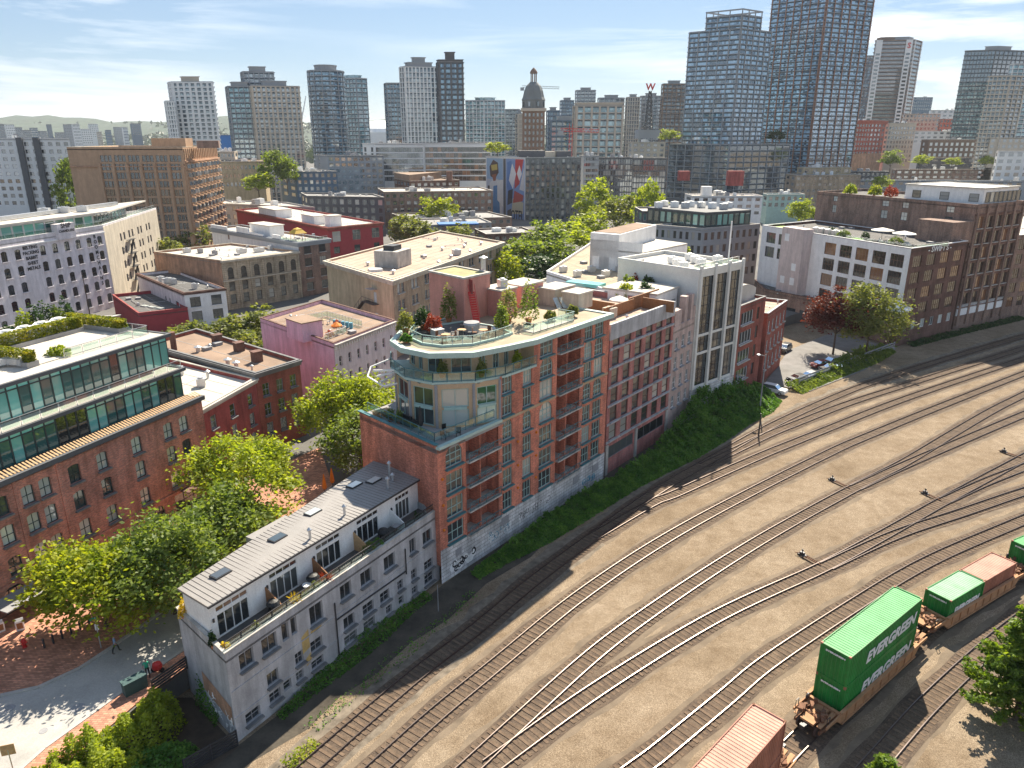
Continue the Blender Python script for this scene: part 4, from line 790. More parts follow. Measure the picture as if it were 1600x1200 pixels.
    for t in (.2, .5, .8): p = c[1].lerp(c[3], t); pg.bar(p, Vector((-12.6, 75.8 + t, p.z + .2)), .1, .2)
    pg.build('pergola_frame', 'paint_white', root)
    return root
main_brick()
for i, (x, y, h, w, mt, lb) in enumerate([(-12.0, 80.5, 2.6, 1.9, 'leaf_olive', 'pale leafy tree in a tub at the left end of the roof garden'), (-10.2, 82.4, 2.6, 2.2, 'leaf_dark', 'dark rounded shrub near the left of the roof garden'), (-7.6, 86.3, 5.0, 1.9, 'leaf_olive', 'tall thin shrub against the salmon stair tower'), (-1.2, 81.6, 3.4, 1.5, 'leaf_mid', 'conical shrub in a terracotta pot at the roof railing'), (-.4, 86.2, 4.8, 2.3, 'leaf_olive', 'loose leafy tree beside the small pink lift house'), (2.0, 85.8, 5.4, 2.4, 'leaf_mid', 'largest leafy potted tree on the brick building roof'), (-9.0, 80.6, 2.1, 2.0, 'leaf_flower', 'round orange red shrub in a salmon tub on the roof garden'), (4.6, 86.6, 1.2, 1.4, 'leaf_olive', 'low plant on the far glass railed roof terrace'), (7.4, 89.2, 1.3, 1.5, 'leaf_olive', 'straggly plant at the far end of the roof terrace'), (-11.4, 76.8, .9, 1.3, 'leaf_ivy', 'low green plant on the roof edge beside the garden rail')]):
    potted(lb, x, y, 22.86, h, w, mt, n=900, ls=.2)
for i, (x, y, lb) in enumerate([(-10.4, 77.9, 'hanging green plant at the left end of the ring balcony'), (-7.3, 73.2, 'potted shrub in the middle of the ring balcony'), (-3.2, 73.4, 'potted shrub by the open door of the ring balcony'), (.6, 76.6, 'light green pot plant at the right of the ring balcony')]): potted(lb, x, y, 20.1, 1.8, 1.1, ('leaf_dark', 'leaf_olive', 'leaf_olive', 'leaf_lime')[i], n=420, ls=.16)
def parasol(label, x, y, z, mat, r=1.5, h=2.4, closed=False, group=None):
    o = empty('parasol', (x, y, z), label, 'parasol', group); MB().tube((x, y, z), (x, y, z + h), .04).build('pole', 'metal_dark', o); MB().lathe((x, y, z), [(.3, 0), (.3, .08), (.05, .12)], 10).build('base', 'concrete_dark', o)
    if closed: MB().lathe((x, y, z + .7), [(.18, 0), (.3, .25), (.2, 1.1), (.05, h - .7)], 8).build('canopy', mat, o)
    else:
        b = MB(); 
        for i in range(8): a0, a1 = i * math.pi / 4, (i + 1) * math.pi / 4; b.face([(x, y, z + h + .1), (x + r * math.cos(a0), y + r * math.sin(a0), z + h - .5), (x + r * math.cos(a1), y + r * math.sin(a1), z + h - .5)]); b.face([(x + r * math.cos(a0), y + r * math.sin(a0), z + h - .5), (x + r * math.cos(a0), y + r * math.sin(a0), z + h - .66), (x + r * math.cos(a1), y + r * math.sin(a1), z + h - .66), (x + r * math.cos(a1), y + r * math.sin(a1), z + h - .5)])
        b.build('canopy', mat, o)
    return o
def table_set(label, x, y, z, mt='wood_pale', mc='metal_dark', n=3, a0=0, group=None):
    o = empty('patio_table', (x, y, z), label, 'table', group); MB().lathe((x, y, z + .7), [(.5, 0), (.52, .04), (.5, .06)], 14).build('table_top', mt, o); MB().tube((x, y, z), (x, y, z + .7), .05).build('leg', mc, o)
    for i in range(n):
        a = a0 + 6.283 * i / n; cx, cy = x + math.cos(a) * .95, y + math.sin(a) * .95; c = empty('patio_chair', (cx, cy, z), '%s at %s' % (('nearest right chair', 'far chair', 'left chair', 'near chair')[i] if n > 3 else ('right chair', 'far chair', 'near chair')[i], label), 'chair', 'chairs at ' + label)
        MB().box((cx, cy, z + .45), (.48, .48, .06), a).build('seat', mc, c); MB().box((cx + math.cos(a) * .24, cy + math.sin(a) * .24, z + .72), (.05, .48, .5), a).build('backrest', mc, c)
        for sx in (-.2, .2):
            for sy in (-.2, .2): MB().box((cx + sx, cy + sy, z + .21), (.04, .04, .42)).build('leg', mc, c)
table_set('the long table area in the roof garden', -5.6, 79.5, 22.9, 'wood_pale', 'metal_dark', 4); table_set('the round table by the roof garden rail', -7.2, 77.4, 22.9, 'wood_pale', 'rust', 3, .5); table_set('the small table at the right of the roof garden', -3.2, 79.4, 22.9, 'wood_pale', 'rust', 3, 1)
p = Vector((-4.6, 81.6, 22.9)); o = empty('hot_tub', p, 'pale round hot tub in front of the salmon stair tower', 'hot tub'); MB().lathe(p, [(.9, 0), (.95, .9), (.9, 1.0), (.85, .96)], 16).build('tub', 'metal_galv', o); MB().lathe(p + Vector((0, 0, 1.0)), [(.92, 0), (.9, .08), (.02, .2)], 16).build('cover', 'paint_grey', o)
p = Vector((-8.3, 79.4, 22.9)); b = MB(); b.box((p.x, p.y, 23.3), (1.2, 1.0, .8), .6); b.box((p.x, p.y, 23.72), (1.3, 1.1, .06), .6); b.build('storage_box', 'metal_galv', label='pale metal storage box beside the orange red roof shrub', cat='box')
parasol('dark closed parasol on the lower corner terrace of the brick building', -9.4, 70.4, 15.1, 'paint_black', closed=True, h=2.8)
table_set('the shaded table on the lower corner terrace', -6.4, 69.2, 15.1, 'roof_pinkish', 'paint_black', 3)
b = MB(); b.box((-10.9, 72.3, 15.45), (2.2, .8, .7), R(-45)); b.box((-11.3, 72.7, 15.9), (2.2, .2, .5), R(-45)); b.build('patio_sofa', 'paint_black', label='dark sofa on the lower corner terrace by the glass rail', cat='sofa')
p = Vector((-14.2, 74.8, 15.1)); b = MB(); b.box((p.x, p.y, 15.45), (1.8, .7, .7), R(40)); b.box((p.x, p.y, 15.8), (1.9, .8, .06), R(40)); b.build('planter_box', 'wood_pale', label='orange wooden planter box at the left edge of the corner terrace', cat='planter')
for x, y, lb in ((-13.0, 73.4, 'green plant by the corner terrace railing, left one'), (-12.0, 72.9, 'green plant by the corner terrace railing, next to the sofa')): potted(lb, x, y, 15.1, 1.4, 1.0, 'leaf_mid', n=300)
def V2(x, y): return Vector((x, y, 0))
V = V2
# ------------------------------------------------------------------ brick hotel with the green glass penthouse
HD = Vector((.363, .932, 0)).normalized(); HN = Vector((HD.y, -HD.x, 0)); H0 = Vector((-46.3, 57.1, 0))
def hotel():
    p0, p1 = H0 - HD * 16, H0 + HD * 26.5; back = -HN * 24
    root = empty('brick_hotel', (-52, 70, ZC), 'brown brick hotel with two green glass penthouse floors, left edge', 'building')
    uc = [(-12.5, 1.2), (-10.2, 1.2), (-7, 1.2), (-3.8, 1.2), (-1.2, 1.2), (1.9, 1.3), (4.4, 1.25), (6.15, 1.25), (9.25, 1.3), (12.45, 1.3), (16.75, 1.3), (21.1, 1.3), (23.4, 1.3)]
    hs = [(u + 16 - w / 2, u + 16 + w / 2, z - .95, z + .95, .16) for z in (12.6, 9.75, 6.6) for u, w in uc]
    ar = [(u + 16 - 1.1, u + 16 + 1.1, ZC, 4.9, 1.1) for u in (-9, -4, 1.2)] + [(u + 16 - .9, u + 16 + .9, ZC, 4.6, .9) for u in (15.0, 18.1)] + [(36.5, 41, ZC, 4.7)]
    b = MB(); wall(b, p0, p1, ZC - .3, 14.8, hs + ar, .3); wall(b, p1, p1 + back, ZC, 14.8); wall(b, p0 + back, p0, ZC, 14.8); wall(b, p1 + back, p0 + back, ZC, 14.8); b.build('wall', 'brick_hotel', root)
    windows(root, p0, p1, hs, nx=2, ny=2, fm='frame_teal', pm='pane_blind', depth=.3, sill='concrete_dark', ft=.08); windows(root, p0, p1, ar, nx=3, ny=2, fm='metal_dark', pm='pane_dark', depth=.3, name='arched_doorway')
    b = MB(); b.bar(p0 + HN * .06 + V3(0, 0, 5.05), p1 + HN * .06 + V3(0, 0, 5.05), .12, .3); b.build('string_course', 'brick_hotel', root)
    for u in (3.3 + 16, 7.6 + 16):
        q = p0 + HD * u + HN * .03; b = MB(); b.box((q.x, q.y, 9.9), (.3, .14, 9.2), math.atan2(HD.y, HD.x)); b.build('pilaster', 'brick_hotel', root)
    MB().prism([p0, p1, p1 + back, p0 + back], 14.3, 14.75).build('roof', 'roof_tar', root)
    b = MB(); b.bar(p0 + HN * .25 + V3(0, 0, 14.9), p1 + HN * .25 + V3(0, 0, 14.9), .7, .5); b.build('cornice', 'tw_dark', root)
    b = MB(); s = MB(); q0, q1 = p0 - HN * .1, p1 - HN * .1
    n = 120
    for i in range(n): q = q0.lerp(q1, (i + .3) / n); s.bar(q + HN * .35 + V3(0, 0, 15.16), q - HN * .65 + V3(0, 0, 15.5), .17, .04)
    s.build('awning_slats', 'wood_pale', root, kind='stuff')
    def glazed(sb, u0, u1, z0, z1, doors, name):
        a, c = H0 + HD * u0 - HN * sb, H0 + HD * u1 - HN * sb; Ln = (c - a).length; k = round(Ln / 1.15); zt = z1 - .55
        hs = even(k, Ln / k - .07, Ln, .04); lo = [(x, y, z0 + .1, zt - .06) for i, (x, y) in enumerate(hs) if i not in doors]; hi = [(x, y, zt, z1 - .08) for i, (x, y) in enumerate(hs) if i not in doors]; dk = [(x, y, z0 + .1, z1 - .08) for i, (x, y) in enumerate(hs) if i in doors]
        w = MB(); wall(w, a, c, z0, z1, lo + hi + dk, .08); bk = -HN * 14; wall(w, c, c + bk, z0, z1, [(.3 + i * 1.2, 1.4 + i * 1.2, z0 + .1, z1 - .1) for i in range(9)], .08); w.build('mullion_frame', 'frame_teal', root)
        windows(root, a, c, lo, 1, 1, 'frame_teal', 'pane_green', .1, ft=.03, name='curtain_glazing'); windows(root, a, c, hi, 1, 1, 'frame_teal', 'pane_green2', .1, ft=.03, name='top_glazing'); windows(root, a, c, dk, 1, 1, 'frame_teal', 'pane_dark', .1, ft=.04, name='terrace_door')
        windows(root, c, c + bk, [(.3 + i * 1.2, 1.4 + i * 1.2, z0 + .1, z1 - .1) for i in range(9)], 1, 2, 'frame_teal', 'pane_green', .1, ft=.03, name='curtain_glazing')
        sl_ = [a - HD * 2 + HN * .45, c + HN * .45 + HD * .35, c + HD * .35 + bk, a - HD * 2 + bk]; MB().prism(sl_, z1, z1 + .22, True).build(name, 'roof_light', root); ring(MB(), sl_, z1 - .06, z1 + .32, .05, .3).build('roof_edge', 'tw_dark', root)
        return a, c
    glazed(2.3, -12, 26.2, 14.8, 18.0, {6, 7, 8, 19, 20, 21, 30, 31}, 'terrace_slab'); a, c = glazed(4.6, -12, 27.0, 18.2, 21.7, {14, 27, 36}, 'penthouse_roof')
    railing('terrace_railing', [H0 - HD * 11 - HN * 2.1, H0 + HD * 26.2 - HN * 2.1], 18.3, 1.0, 'metal_galv', root, 2.0, 'rail_glass')
    # roof: ducts, skylight, deck with hedges
    Q = lambda u, s: H0 + HD * u - HN * s
    def duct(pts, w=.9, h=.7, z=22.5):
        d = MB()
        for (u0, s0), (u1, s1) in zip(pts, pts[1:]): p, q = Q(u0, s0), Q(u1, s1); d.bar((p.x, p.y, z), (q.x, q.y, z), w, h)
        for u, s in pts: p = Q(u, s); d.box((p.x, p.y, z), (w * 1.05, w * 1.05, h * 1.04), math.atan2(HD.y, HD.x)); d.box((p.x, p.y, 22.1), (.15, .15, .5))
        d.build('duct', 'metal_galv', root)
    duct([(1, 6.2), (5.2, 6.6), (7.2, 9), (9.2, 9.2)]); duct([(0, 8.2), (4.5, 8.8), (5.8, 11.5), (2, 12.5)]); duct([(8.4, 11), (11.5, 9.6), (11.8, 8)], .8, .6); duct([(-2, 7), (1.8, 10.5)], 1.0, .9)
    for u, s, d in ((2.6, 6.2, (1.6, 1.4, 1.2)), (11.2, 12.8, (1.5, 1.2, 1.1)), (5, 15, (2.2, 1.6, 1.5)), (1, 16, (3.4, 2.2, 1.7))): p = Q(u, s); unit(root, p.x, p.y, 21.9, d, .37)
    p = Q(7.5, 14.2); b = MB(); b.bar((p.x, p.y, 22.3), (p.x + 2.3, p.y + 3.6, 22.9), 2.4, .5); b.build('skylight', 'pane_green', root)
    MB().prism([Q(12.6, 7.0), Q(24.6, 7.0), Q(24.6, 15), Q(12.6, 15)], 21.92, 22.02).build('roof_deck', 'roof_light', root)
    for i in range(5): p = Q(14.6 + i * 2.1, 16.6); unit(root, p.x, p.y, 21.9, (1.6, 1.5, 1.5), .37, 'paint_white')
    railing('deck_railing', [Q(15.5, 6.6), Q(26.4, 6.6), Q(26.4, 13.6)], 21.95, 1.0, 'metal_galv', root, 2.2, 'rail_glass')
    for u, s, dx, dy, h, lb in ((12.2, 10.9, 1.0, 7.8, 1.1, 'clipped yellow green hedge along the left side of the hotel roof deck'), (18.2, 15.2, 12.2, 1.1, 1.3, 'clipped yellow green hedge along the back of the hotel roof deck'), (26.0, 14.5, 1.2, 9.0, 1.0, 'clipped hedge along the far end of the hotel roof deck')):
        p = Q(u, s); o = empty('hedge', (p.x, p.y, 21.9), lb, 'hedge', rz=math.atan2(HD.y, HD.x)); child('planter', MB().box((0, 0, .3), (dx + .3, dy + .3, .6)).mesh('planter', 'roof_grey'), o); child('foliage', shrub_mesh(dx, dy, h, int(dx * dy * 420), .2, 'leaf_hedge', box=True), o, (0, 0, .55))
    p = Q(16.2, 8.2); o = empty('shrub', (p.x, p.y, 22.0), 'bright green shrub growing low on the hotel roof deck', 'shrub'); child('foliage', shrub_mesh(2.6, 2.0, .9, 700, .2, 'leaf_lime'), o)
    # entrance awning
    p = Q(-1.4, -1.4); b = MB(); b.bar((p.x, p.y, 4.3), (p.x + HD.x * 4.6, p.y + HD.y * 4.6, 4.3), 2.6, .12); b.build('entrance_awning', 'paint_grey', root)
    p = Q(21.3, -.7); b = MB(); b.bar((p.x, p.y, 5.0), (p.x + HD.x * 4.4, p.y + HD.y * 4.4, 5.0), 1.5, .12); b.build('shop_awning', 'brick_deep', root)
def V3(x, y, z): return Vector((x, y, z))
glass('pane_green2', (.16, .5, .45), (.3, .7, .62), .5, .1)
hotel()
bld('hotel_rear_building', 'low brick block with conifer shrubs on its roof behind the hotel', [V(-70, 84), V(-59.5, 88.5), V(-55, 101), V(-65.5, 97)], ZC, 20.2, 'brick_brown', 'roof_light', None, .4)
for i, (x, y, w, h, mt, nm) in enumerate([(-63.6, 90.6, 2.4, 1.4, 'leaf_dark', 'low dark conifer at the left end'), (-63.4, 93.2, 2.2, 2.6, 'leaf_lime', 'bright yellow green conifer'), (-62.6, 94.4, 2.2, 3.0, 'leaf_dark', 'dark conifer right of the yellow one'), (-62.3, 96.2, 2.2, 3.2, 'leaf_dark', 'tall dark conifer in the middle'), (-61.2, 96.6, 2.0, 2.4, 'leaf_mid', 'lighter green conifer near the middle'), (-60.8, 98.2, 2.2, 3.2, 'leaf_dark', 'tall dark conifer at the right end')]):
    o = empty('conifer_shrub', (x, y, 19.8), nm + ' of the roof hedge behind the hotel', 'shrub', 'conifer shrubs behind the hotel'); child('foliage', shrub_mesh(w, w, h, 520, .25, mt, np.random.default_rng(i)), o)
# crimson and dark red brick buildings beyond the hotel
fs = dict(sill='concrete_dark', fm='tw_grey', pm='pane_dark')
r1, _ = bld('crimson_building', 'crimson painted brick building next to the brick hotel', [V(-37.0, 82.4), V(-34.4, 93.8), V(-58, 108), V(-60, 97)], ZC, 13.2, 'brick_crimson', 'roof_light', {0: dict(cols=cols(3, 1.15, 1.2), rows=rows(4.4, 2.75, 3, 1.75), nx=1, ny=2, **fs)}, .5, 'roof_light', ('roof_light', .6, .35))
for x, y in ((-41, 92), (-46, 97)): unit(r1, x, y, 12.7, (1.1, 1.1, .9), .4)
vent(r1, -41.5, 95.5, 12.7, .9, .2)
r2, _ = bld('red_brick_building', 'dark red brick corner building with brown flat roof behind the green tree', [V(-34.4, 93.9), V(-30.2, 100.2), V(-52, 118), V(-56.5, 109)], ZC, 13.9, 'brick_darkred', 'roof_brown', {0: dict(cols=cols(3, 1.1, .9), rows=rows(4.6, 2.85, 3, 1.8), nx=2, ny=2, **fs)}, .5, 'concrete_dark', ('concrete_dark', .7, .3))
for x, y, h in ((-36.5, 101, 1.5), (-41, 106.5, 1.3), (-46, 111, 1.3)): b = MB(); b.box((x, y, 13.4 + h / 2), (1.3, 1.1, h), .8); b.box((x, y, 13.45 + h), (1.5, 1.3, .12), .8); b.build('chimney', 'brick_deep', r2)
for x, y in ((-38.5, 98.2), (-40.2, 99.6), (-47, 106)): vent(r2, x, y, 13.4, .7, .3)
b = MB(); b.tube((-51, 107, 13.4), (-51, 107, 16.2), .45); b.build('flue', 'brick_deep', r2)
# pink building with pale street front
pf = [dict(cols=cols(7, .75, 1.0), rows=[(10.0, 11.7, .35), (6.9, 8.6, .35), (3.8, 5.5, .35)], nx=1, ny=2, fm='paint_white', pm='pane_dark')]
r3, _ = bld('pink_building', 'pink side walled building with pale street front and roof terrace', [V(-43.9, 125.2), V(-27.3, 108.6), V(-20.2, 123.8)], ZC, 14.0, 'stucco_pink', 'roof_brown', {1: pf}, .6, 'brick_deep')
fr = MB(); a, c = V(-27.3, 108.6), V(-20.2, 123.8); d = (c - a).normalized(); n = V(d.y, -d.x); Wd = (c - a).length; hh = [(x, y) + r_ for r_ in pf[0]['rows'] for x, y in even(7, .75, Wd, 1.0)]; wall(fr, a + n * .06, c + n * .06, ZC, 13.4, hh, .1); fr.build('street_front', 'stucco_lilac', r3)
for k in range(26): q = a.lerp(c, (k + .5) / 26) + n * .2; MB().box((q.x, q.y, 13.2), (.22, .3, .5), math.atan2(d.y, d.x)).build('cornice_bracket', 'paint_white', r3)
b = MB(); b.bar(a + n * .25 + V3(0, 0, 13.65), c + n * .25 + V3(0, 0, 13.65), .5, .3); b.build('cornice', 'concrete_pale', r3)
b = MB(); e1 = (V(-43.9, 125.2) - V(-27.3, 108.6)).normalized(); q = V(-33.4, 115.2); b.box((q.x, q.y, 14.6), (5, 3.6, 3.0), math.atan2(e1.y, e1.x)); b.build('stair_house', 'stucco_pink', r3); b = MB(); b.box((q.x, q.y, 16.2), (5.2, 3.8, .16), math.atan2(e1.y, e1.x)); b.build('stair_house_roof', 'roof_brown', r3)
railing('terrace_railing', [V(-29.6, 112.4), V(-27.2, 117.4), V(-29.2, 119.4)], 13.4, 1.0, 'paint_white', r3, 1.0, 'rail_glass'); railing('terrace_railing', [V(-25.4, 121.2), V(-33, 128.5), V(-38.6, 122.8)], 13.4, 1.1, 'metal_galv', r3, 1.0, 'rail_glass')
parasol('small orange awning parasol on the pink building terrace', -28.6, 116.8, 13.4, 'orange', .9, 1.9); table_set('the picnic table on the pink building terrace', -32.5, 123.4, 13.4, 'wood_pale', 'paint_grey', 1)
b = MB(); 
for i in range(5): b.box((-30.2 + i * .8, 122.2 - i * .5, 13.9), (.5, .5, 1.0))
b.build('crate_stack', 'blue_print', label='row of blue grey crates on the pink building terrace', cat='crates')
for x, y, lb in ((-29.3, 114.6, 'flower planter beside the orange awning on the pink building'), (-29.6, 121.5, 'small shrub near the picnic table on the pink building')): potted(lb, x, y, 13.4, 1.1, 1.2, 'leaf_flower' if x > -30 else 'leaf_mid')
# tan building with heavy cornice
r4, P4 = bld('tan_cornice_building', 'long tan brick building with deep pale cornice and brown roof', [V(-41.0, 162.8), V(-22.8, 139.8), V(-2.5, 193.0)], ZC, 18.0, 'brick_tan', 'roof_pinkish', {1: dict(cols=lambda W_: [(x + k * 1.5, x + k * 1.5 + 1.15) for x, y in even(10, 2.65, W_, 1.6) for k in (0, 1)], rows=rows(5.0, 3.3, 4, 1.9), nx=1, ny=2, sill='concrete_pale', fm='paint_grey', pm='pane')}, .35, 'stucco_cream', ('stucco_cream', 1.0, .75))
a, c = V(-41.0, 162.8), V(-22.8, 139.8); d = (c - a).normalized(); n = V(d.y, -d.x); b = MB(); wall(b, a + n * .05, c + n * .05, ZC, 17.0, [(21.6, 22.7, 8.1, 10.2), (21.4, 22.5, 12.3, 14.4)], .1); b.build('side_render', 'stucco_beige', r4)
windows(r4, a + n * .05, c + n * .05, [(21.6, 22.7, 8.1, 10.2), (21.4, 22.5, 12.3, 14.4)], 1, 1, 'paint_green', 'pane_blind', .1, name='fire_door')
b = MB(); q = lambda u, t, z: a + d * u + n * t + V3(0, 0, z)
b.bar(q(18.5, .8, 12.2), q(23.4, .8, 12.2), 1.4, .1); b.bar(q(18.6, .9, 12.2), q(13.4, .9, 8.2), .9, .12); b.bar(q(18.6, 1.4, 13.2), q(13.4, 1.4, 9.2), .06); b.bar(q(18.6, 1.4, 13.2), q(23.4, 1.4, 13.2), .06)
for u in (18.6, 20.2, 21.8, 23.3): b.bar(q(u, 1.4, 12.2), q(u, 1.4, 13.2), .05)
for t in (.1, .3, .5, .7, .9): p_ = q(18.6, 1.4, 12.2).lerp(q(13.4, 1.4, 8.2), t); b.bar(p_, p_ + V3(0, 0, 1), .05)
b.build('fire_stair', 'metal_dark', r4); b = MB(); b.bar(q(20.8, .9, 15.2), q(23.2, .9, 15.2), 1.5, .08); b.build('door_canopy', 'metal_galv', r4)
e = (V(-2.5, 193) - V(-22.8, 139.8)).normalized(); q = V(-25.5, 158); b = MB(); b.box((q.x, q.y, 19.4), (6.0, 5.6, 3.4), math.atan2(e.y, e.x)); b.build('lift_house', 'concrete_pale', r4); b = MB(); b.box((q.x, q.y, 21.6), (3.2, 2.6, 1.0), math.atan2(e.y, e.x)); b.build('lift_motor_box', 'metal_dark', r4)
for x, y in ((-31, 158), (-14, 168), (-10, 176), (-17, 180), (-12, 185), (-8, 190), (-20, 168), (-16, 160), (-24, 148)): vent(r4, x, y, 17.6, .7, .28)
unit(r4, -13, 173, 17.6, (1.8, 1.5, 1.1), .4); b = MB(); b.box((-28.2, 151.5, 17.9), (2.6, 2.2, .5), .4); b.build('roof_hatch', 'paint_white', r4)
# small white fronted building and low red shop
r5, _ = bld('white_fronted_building', 'small white fronted building with black roof and grey side wall', [V(-97, 189.5), V(-74.3, 164.4), V(-66.9, 169.8)], ZC, 10.4, 'stucco_lilac', 'roof_tar', {1: dict(cols=cols(2, 2.3, 1.1), rows=rows(3.6, 3.3, 2, 2.3), nx=2, ny=2, fm='metal_dark', pm='pane_dark', sill='paint_white'), 0: dict(cols=[(20, 21), (23, 24), (27.5, 29.5)], rows=[(5.8, 7.6)], nx=1, ny=1, fm='metal_dark', pm='pane_blind')}, .6, 'brick_deep', ('brick_deep', .5, .3))
a, c = V(-74.3, 164.4), V(-66.9, 169.8); d = (c - a).normalized(); n = V(d.y, -d.x); b = MB(); wall(b, a + n * .05, c + n * .05, ZC, 9.8, [(x, y) + r_ for r_ in rows(3.6, 3.3, 2, 2.3) for x, y in even(2, 2.3, (c - a).length, 1.1)], .1); b.build('white_front', 'stucco_white', r5)
for x, y, w in ((-87, 181, 1.6), (-84.5, 179, 2.2), (-82.5, 178, 1.2), (-75, 172, .9)): unit(r5, x, y, 9.8, (w, 1.2, 1.1), .8)
r6, _ = bld('red_shop', 'low red fronted shop with black roof below the white fronted building', [V(-98, 178), V(-82, 158), V(-73.5, 163.5)], ZC, 7.2, 'paint_red', 'roof_tar', None, .6, 'brick_crimson')
for i in range(3): q = V(-86 + i * 2.3, 168 - i * 1.2); b = MB(); b.bar((q.x, q.y, 6.75), (q.x + 1.7, q.y - .9, 6.75), 1.1, .2); b.build('skylight', 'pane_blind', r6)
# stone building with arched top windows
r7, _ = bld('stone_arcade_building', 'beige stone building with arched top floor windows and orange side wall', [V(-95.2, 196.5), V(-71.9, 181.6), V(-57.1, 197.6)], ZC, 15.0, 'brick_orange', 'roof_light', None, .5, 'stucco_cream')
a, c = V(-71.9, 181.6), V(-57.1, 197.6); d = (c - a).normalized(); n = V(d.y, -d.x); Wd = (c - a).length; uu = even(6, 1.55, Wd, 1.4, 1.2); hs = [(x, y, 10.2, 13.1, .7) for x, y in uu] + [(x, y, 7.2, 9.4) for x, y in uu] + [(x, y, 3.9, 6.3) for x, y in uu]
b = MB(); wall(b, a + n * .3, c + n * .3, ZC, 14.7, hs, .3); b.build('stone_front', 'stone_tan', r7); windows(r7, a + n * .3, c + n * .3, hs, 1, 2, 'metal_dark', 'pane', .3, ft=.1, sill='stone_tan')
for i in range(7): x = .7 + i * (Wd - 1.2) / 6; q = a + d * x + n * .42; b = MB(); b.box((q.x, q.y, 8.4), (.45, .3, 11.6), math.atan2(d.y, d.x)); b.build('pilaster', 'stone_tan', r7)
b = MB(); b.bar(a + n * .5 + V3(0, 0, 14.75), c + n * .5 + V3(0, 0, 14.75), 1.0, .5); b.bar(a + n * .4 + V3(0, 0, 9.8), c + n * .4 + V3(0, 0, 9.8), .5, .3); b.build('cornice', 'stucco_cream', r7)
for x, y, w in ((-87, 198, 1.8), (-83, 197, 1.0), (-78, 194, 1.0), (-72, 197, 2.4), (-68, 199, 2.6), (-66, 203, 1.4)): unit(r7, x, y, 14.5, (w, 1.4, .9), .8, 'metal_galv' if w > 1 else 'paint_grey')
# brown brick with white parapet and gazebo; red building behind
r8, _ = bld('brown_brick_building', 'narrow brown brick building with white gable wall and yellow gazebo on top', [V(-92.9, 231), V(-57.0, 198.0), V(-50.6, 206.2)], ZC, 17.2, 'brick_brown', 'roof_light', {1: dict(cols=cols(2, 2.2, 1.6), rows=rows(4.0, 3.3, 4, 2.1), nx=3, ny=2, fm='metal_dark', pm='pane', sill='concrete_pale')}, .5, 'tw_grey', ('tw_grey', 1.2, .5))
a, c = V(-92.9, 231), V(-57.0, 198.0); d = (c - a).normalized(); n = V(d.y, -d.x); b = MB(); wall(b, a + n * .05, c + n * .05, ZC, 17.25, [(10, 11, 14.6, 16.2)], .1)
b.build('white_side', 'stucco_white', r8); L8 = (c - a).length
for u0, u1, h in ((0, 10, 1.0), (16, 23, 1.6), (23, 31, .5), (36, 40, 1.0)): p, q = a + d * u0, a + d * u1; b = MB(); b.bar(p + V3(0, 0, 17.3 + h / 2), q + V3(0, 0, 17.3 + h / 2), .4, h); b.build('parapet_step', 'stucco_white', r8)
q = a + d * 26 - n * 4; b = MB(); b.box((q.x, q.y, 18.4), (11, 4.5, 3.0), math.atan2(d.y, d.x)); b.build('roof_house', 'stucco_white', r8); b = MB(); b.box((q.x, q.y, 20), (11.6, 5.1, .2), math.atan2(d.y, d.x)); b.build('roof_house_cap', 'roof_light', r8)
q = V(-58.5, 203.5); o = empty('gazebo', (q.x, q.y, 16.7), 'yellow canopied gazebo on the brown brick roof', 'gazebo'); b = MB(); b.lathe((q.x, q.y, 19.0), [(2.6, 0), (1.2, 1.0), (1.3, 1.05), (.1, 1.5)], 4); b.build('canopy', 'yellow_cloth', o)
for sx, sy in ((-1, -1), (1, -1), (1, 1), (-1, 1)): MB().box((q.x + sx * 1.5, q.y + sy * 1.5, 17.9), (.12, .12, 2.4)).build('post', 'wood', o)
railing('roof_railing', [V(-64.5, 205.5), V(-57.3, 199.0), V(-51.3, 206.6)], 16.8, 1.1, 'metal_galv', r8, 1.2, 'rail_glass')
r9, _ = bld('red_painted_building', 'red painted brick building with long red side wall behind the gazebo', [V(-107.5, 293.8), V(-57.4, 233), V(-42.8, 247.4)], ZC, 17.0, 'paint_red', 'roof_light', {1: [dict(cols=cols(3, 3.0, 1.4), rows=rows(12.4, 3.3, 1, 3.2), nx=2, ny=2, fm='stucco_cream', pm='pane'), dict(cols=cols(3, 2.2, 1.6), rows=rows(5.4, 3.3, 2, 2.1), nx=2, ny=2, fm='metal_dark', pm='pane')]}, .5, 'brick_darkred', ('brick_darkred', .9, .5))
for x, y, dx, dy, h in ((-66, 251, 10, 5, 2.6), (-86, 273, 16, 6, 2.8), (-58, 243, 4, 4, 3.2)): b = MB(); b.box((x, y, 16.5 + h / 2), (dx, dy, h), R(129)); b.build('roof_house', 'stucco_white', r9); b = MB(); b.box((x, y, 16.6 + h), (dx + .5, dy + .5, .2), R(129)); b.build('roof_house_cap', 'roof_light', r9)
railing('roof_railing', [V(-60, 238), V(-56.6, 234.5), V(-44, 246.6)], 16.6, 1.1, 'metal_galv', r9, 2)
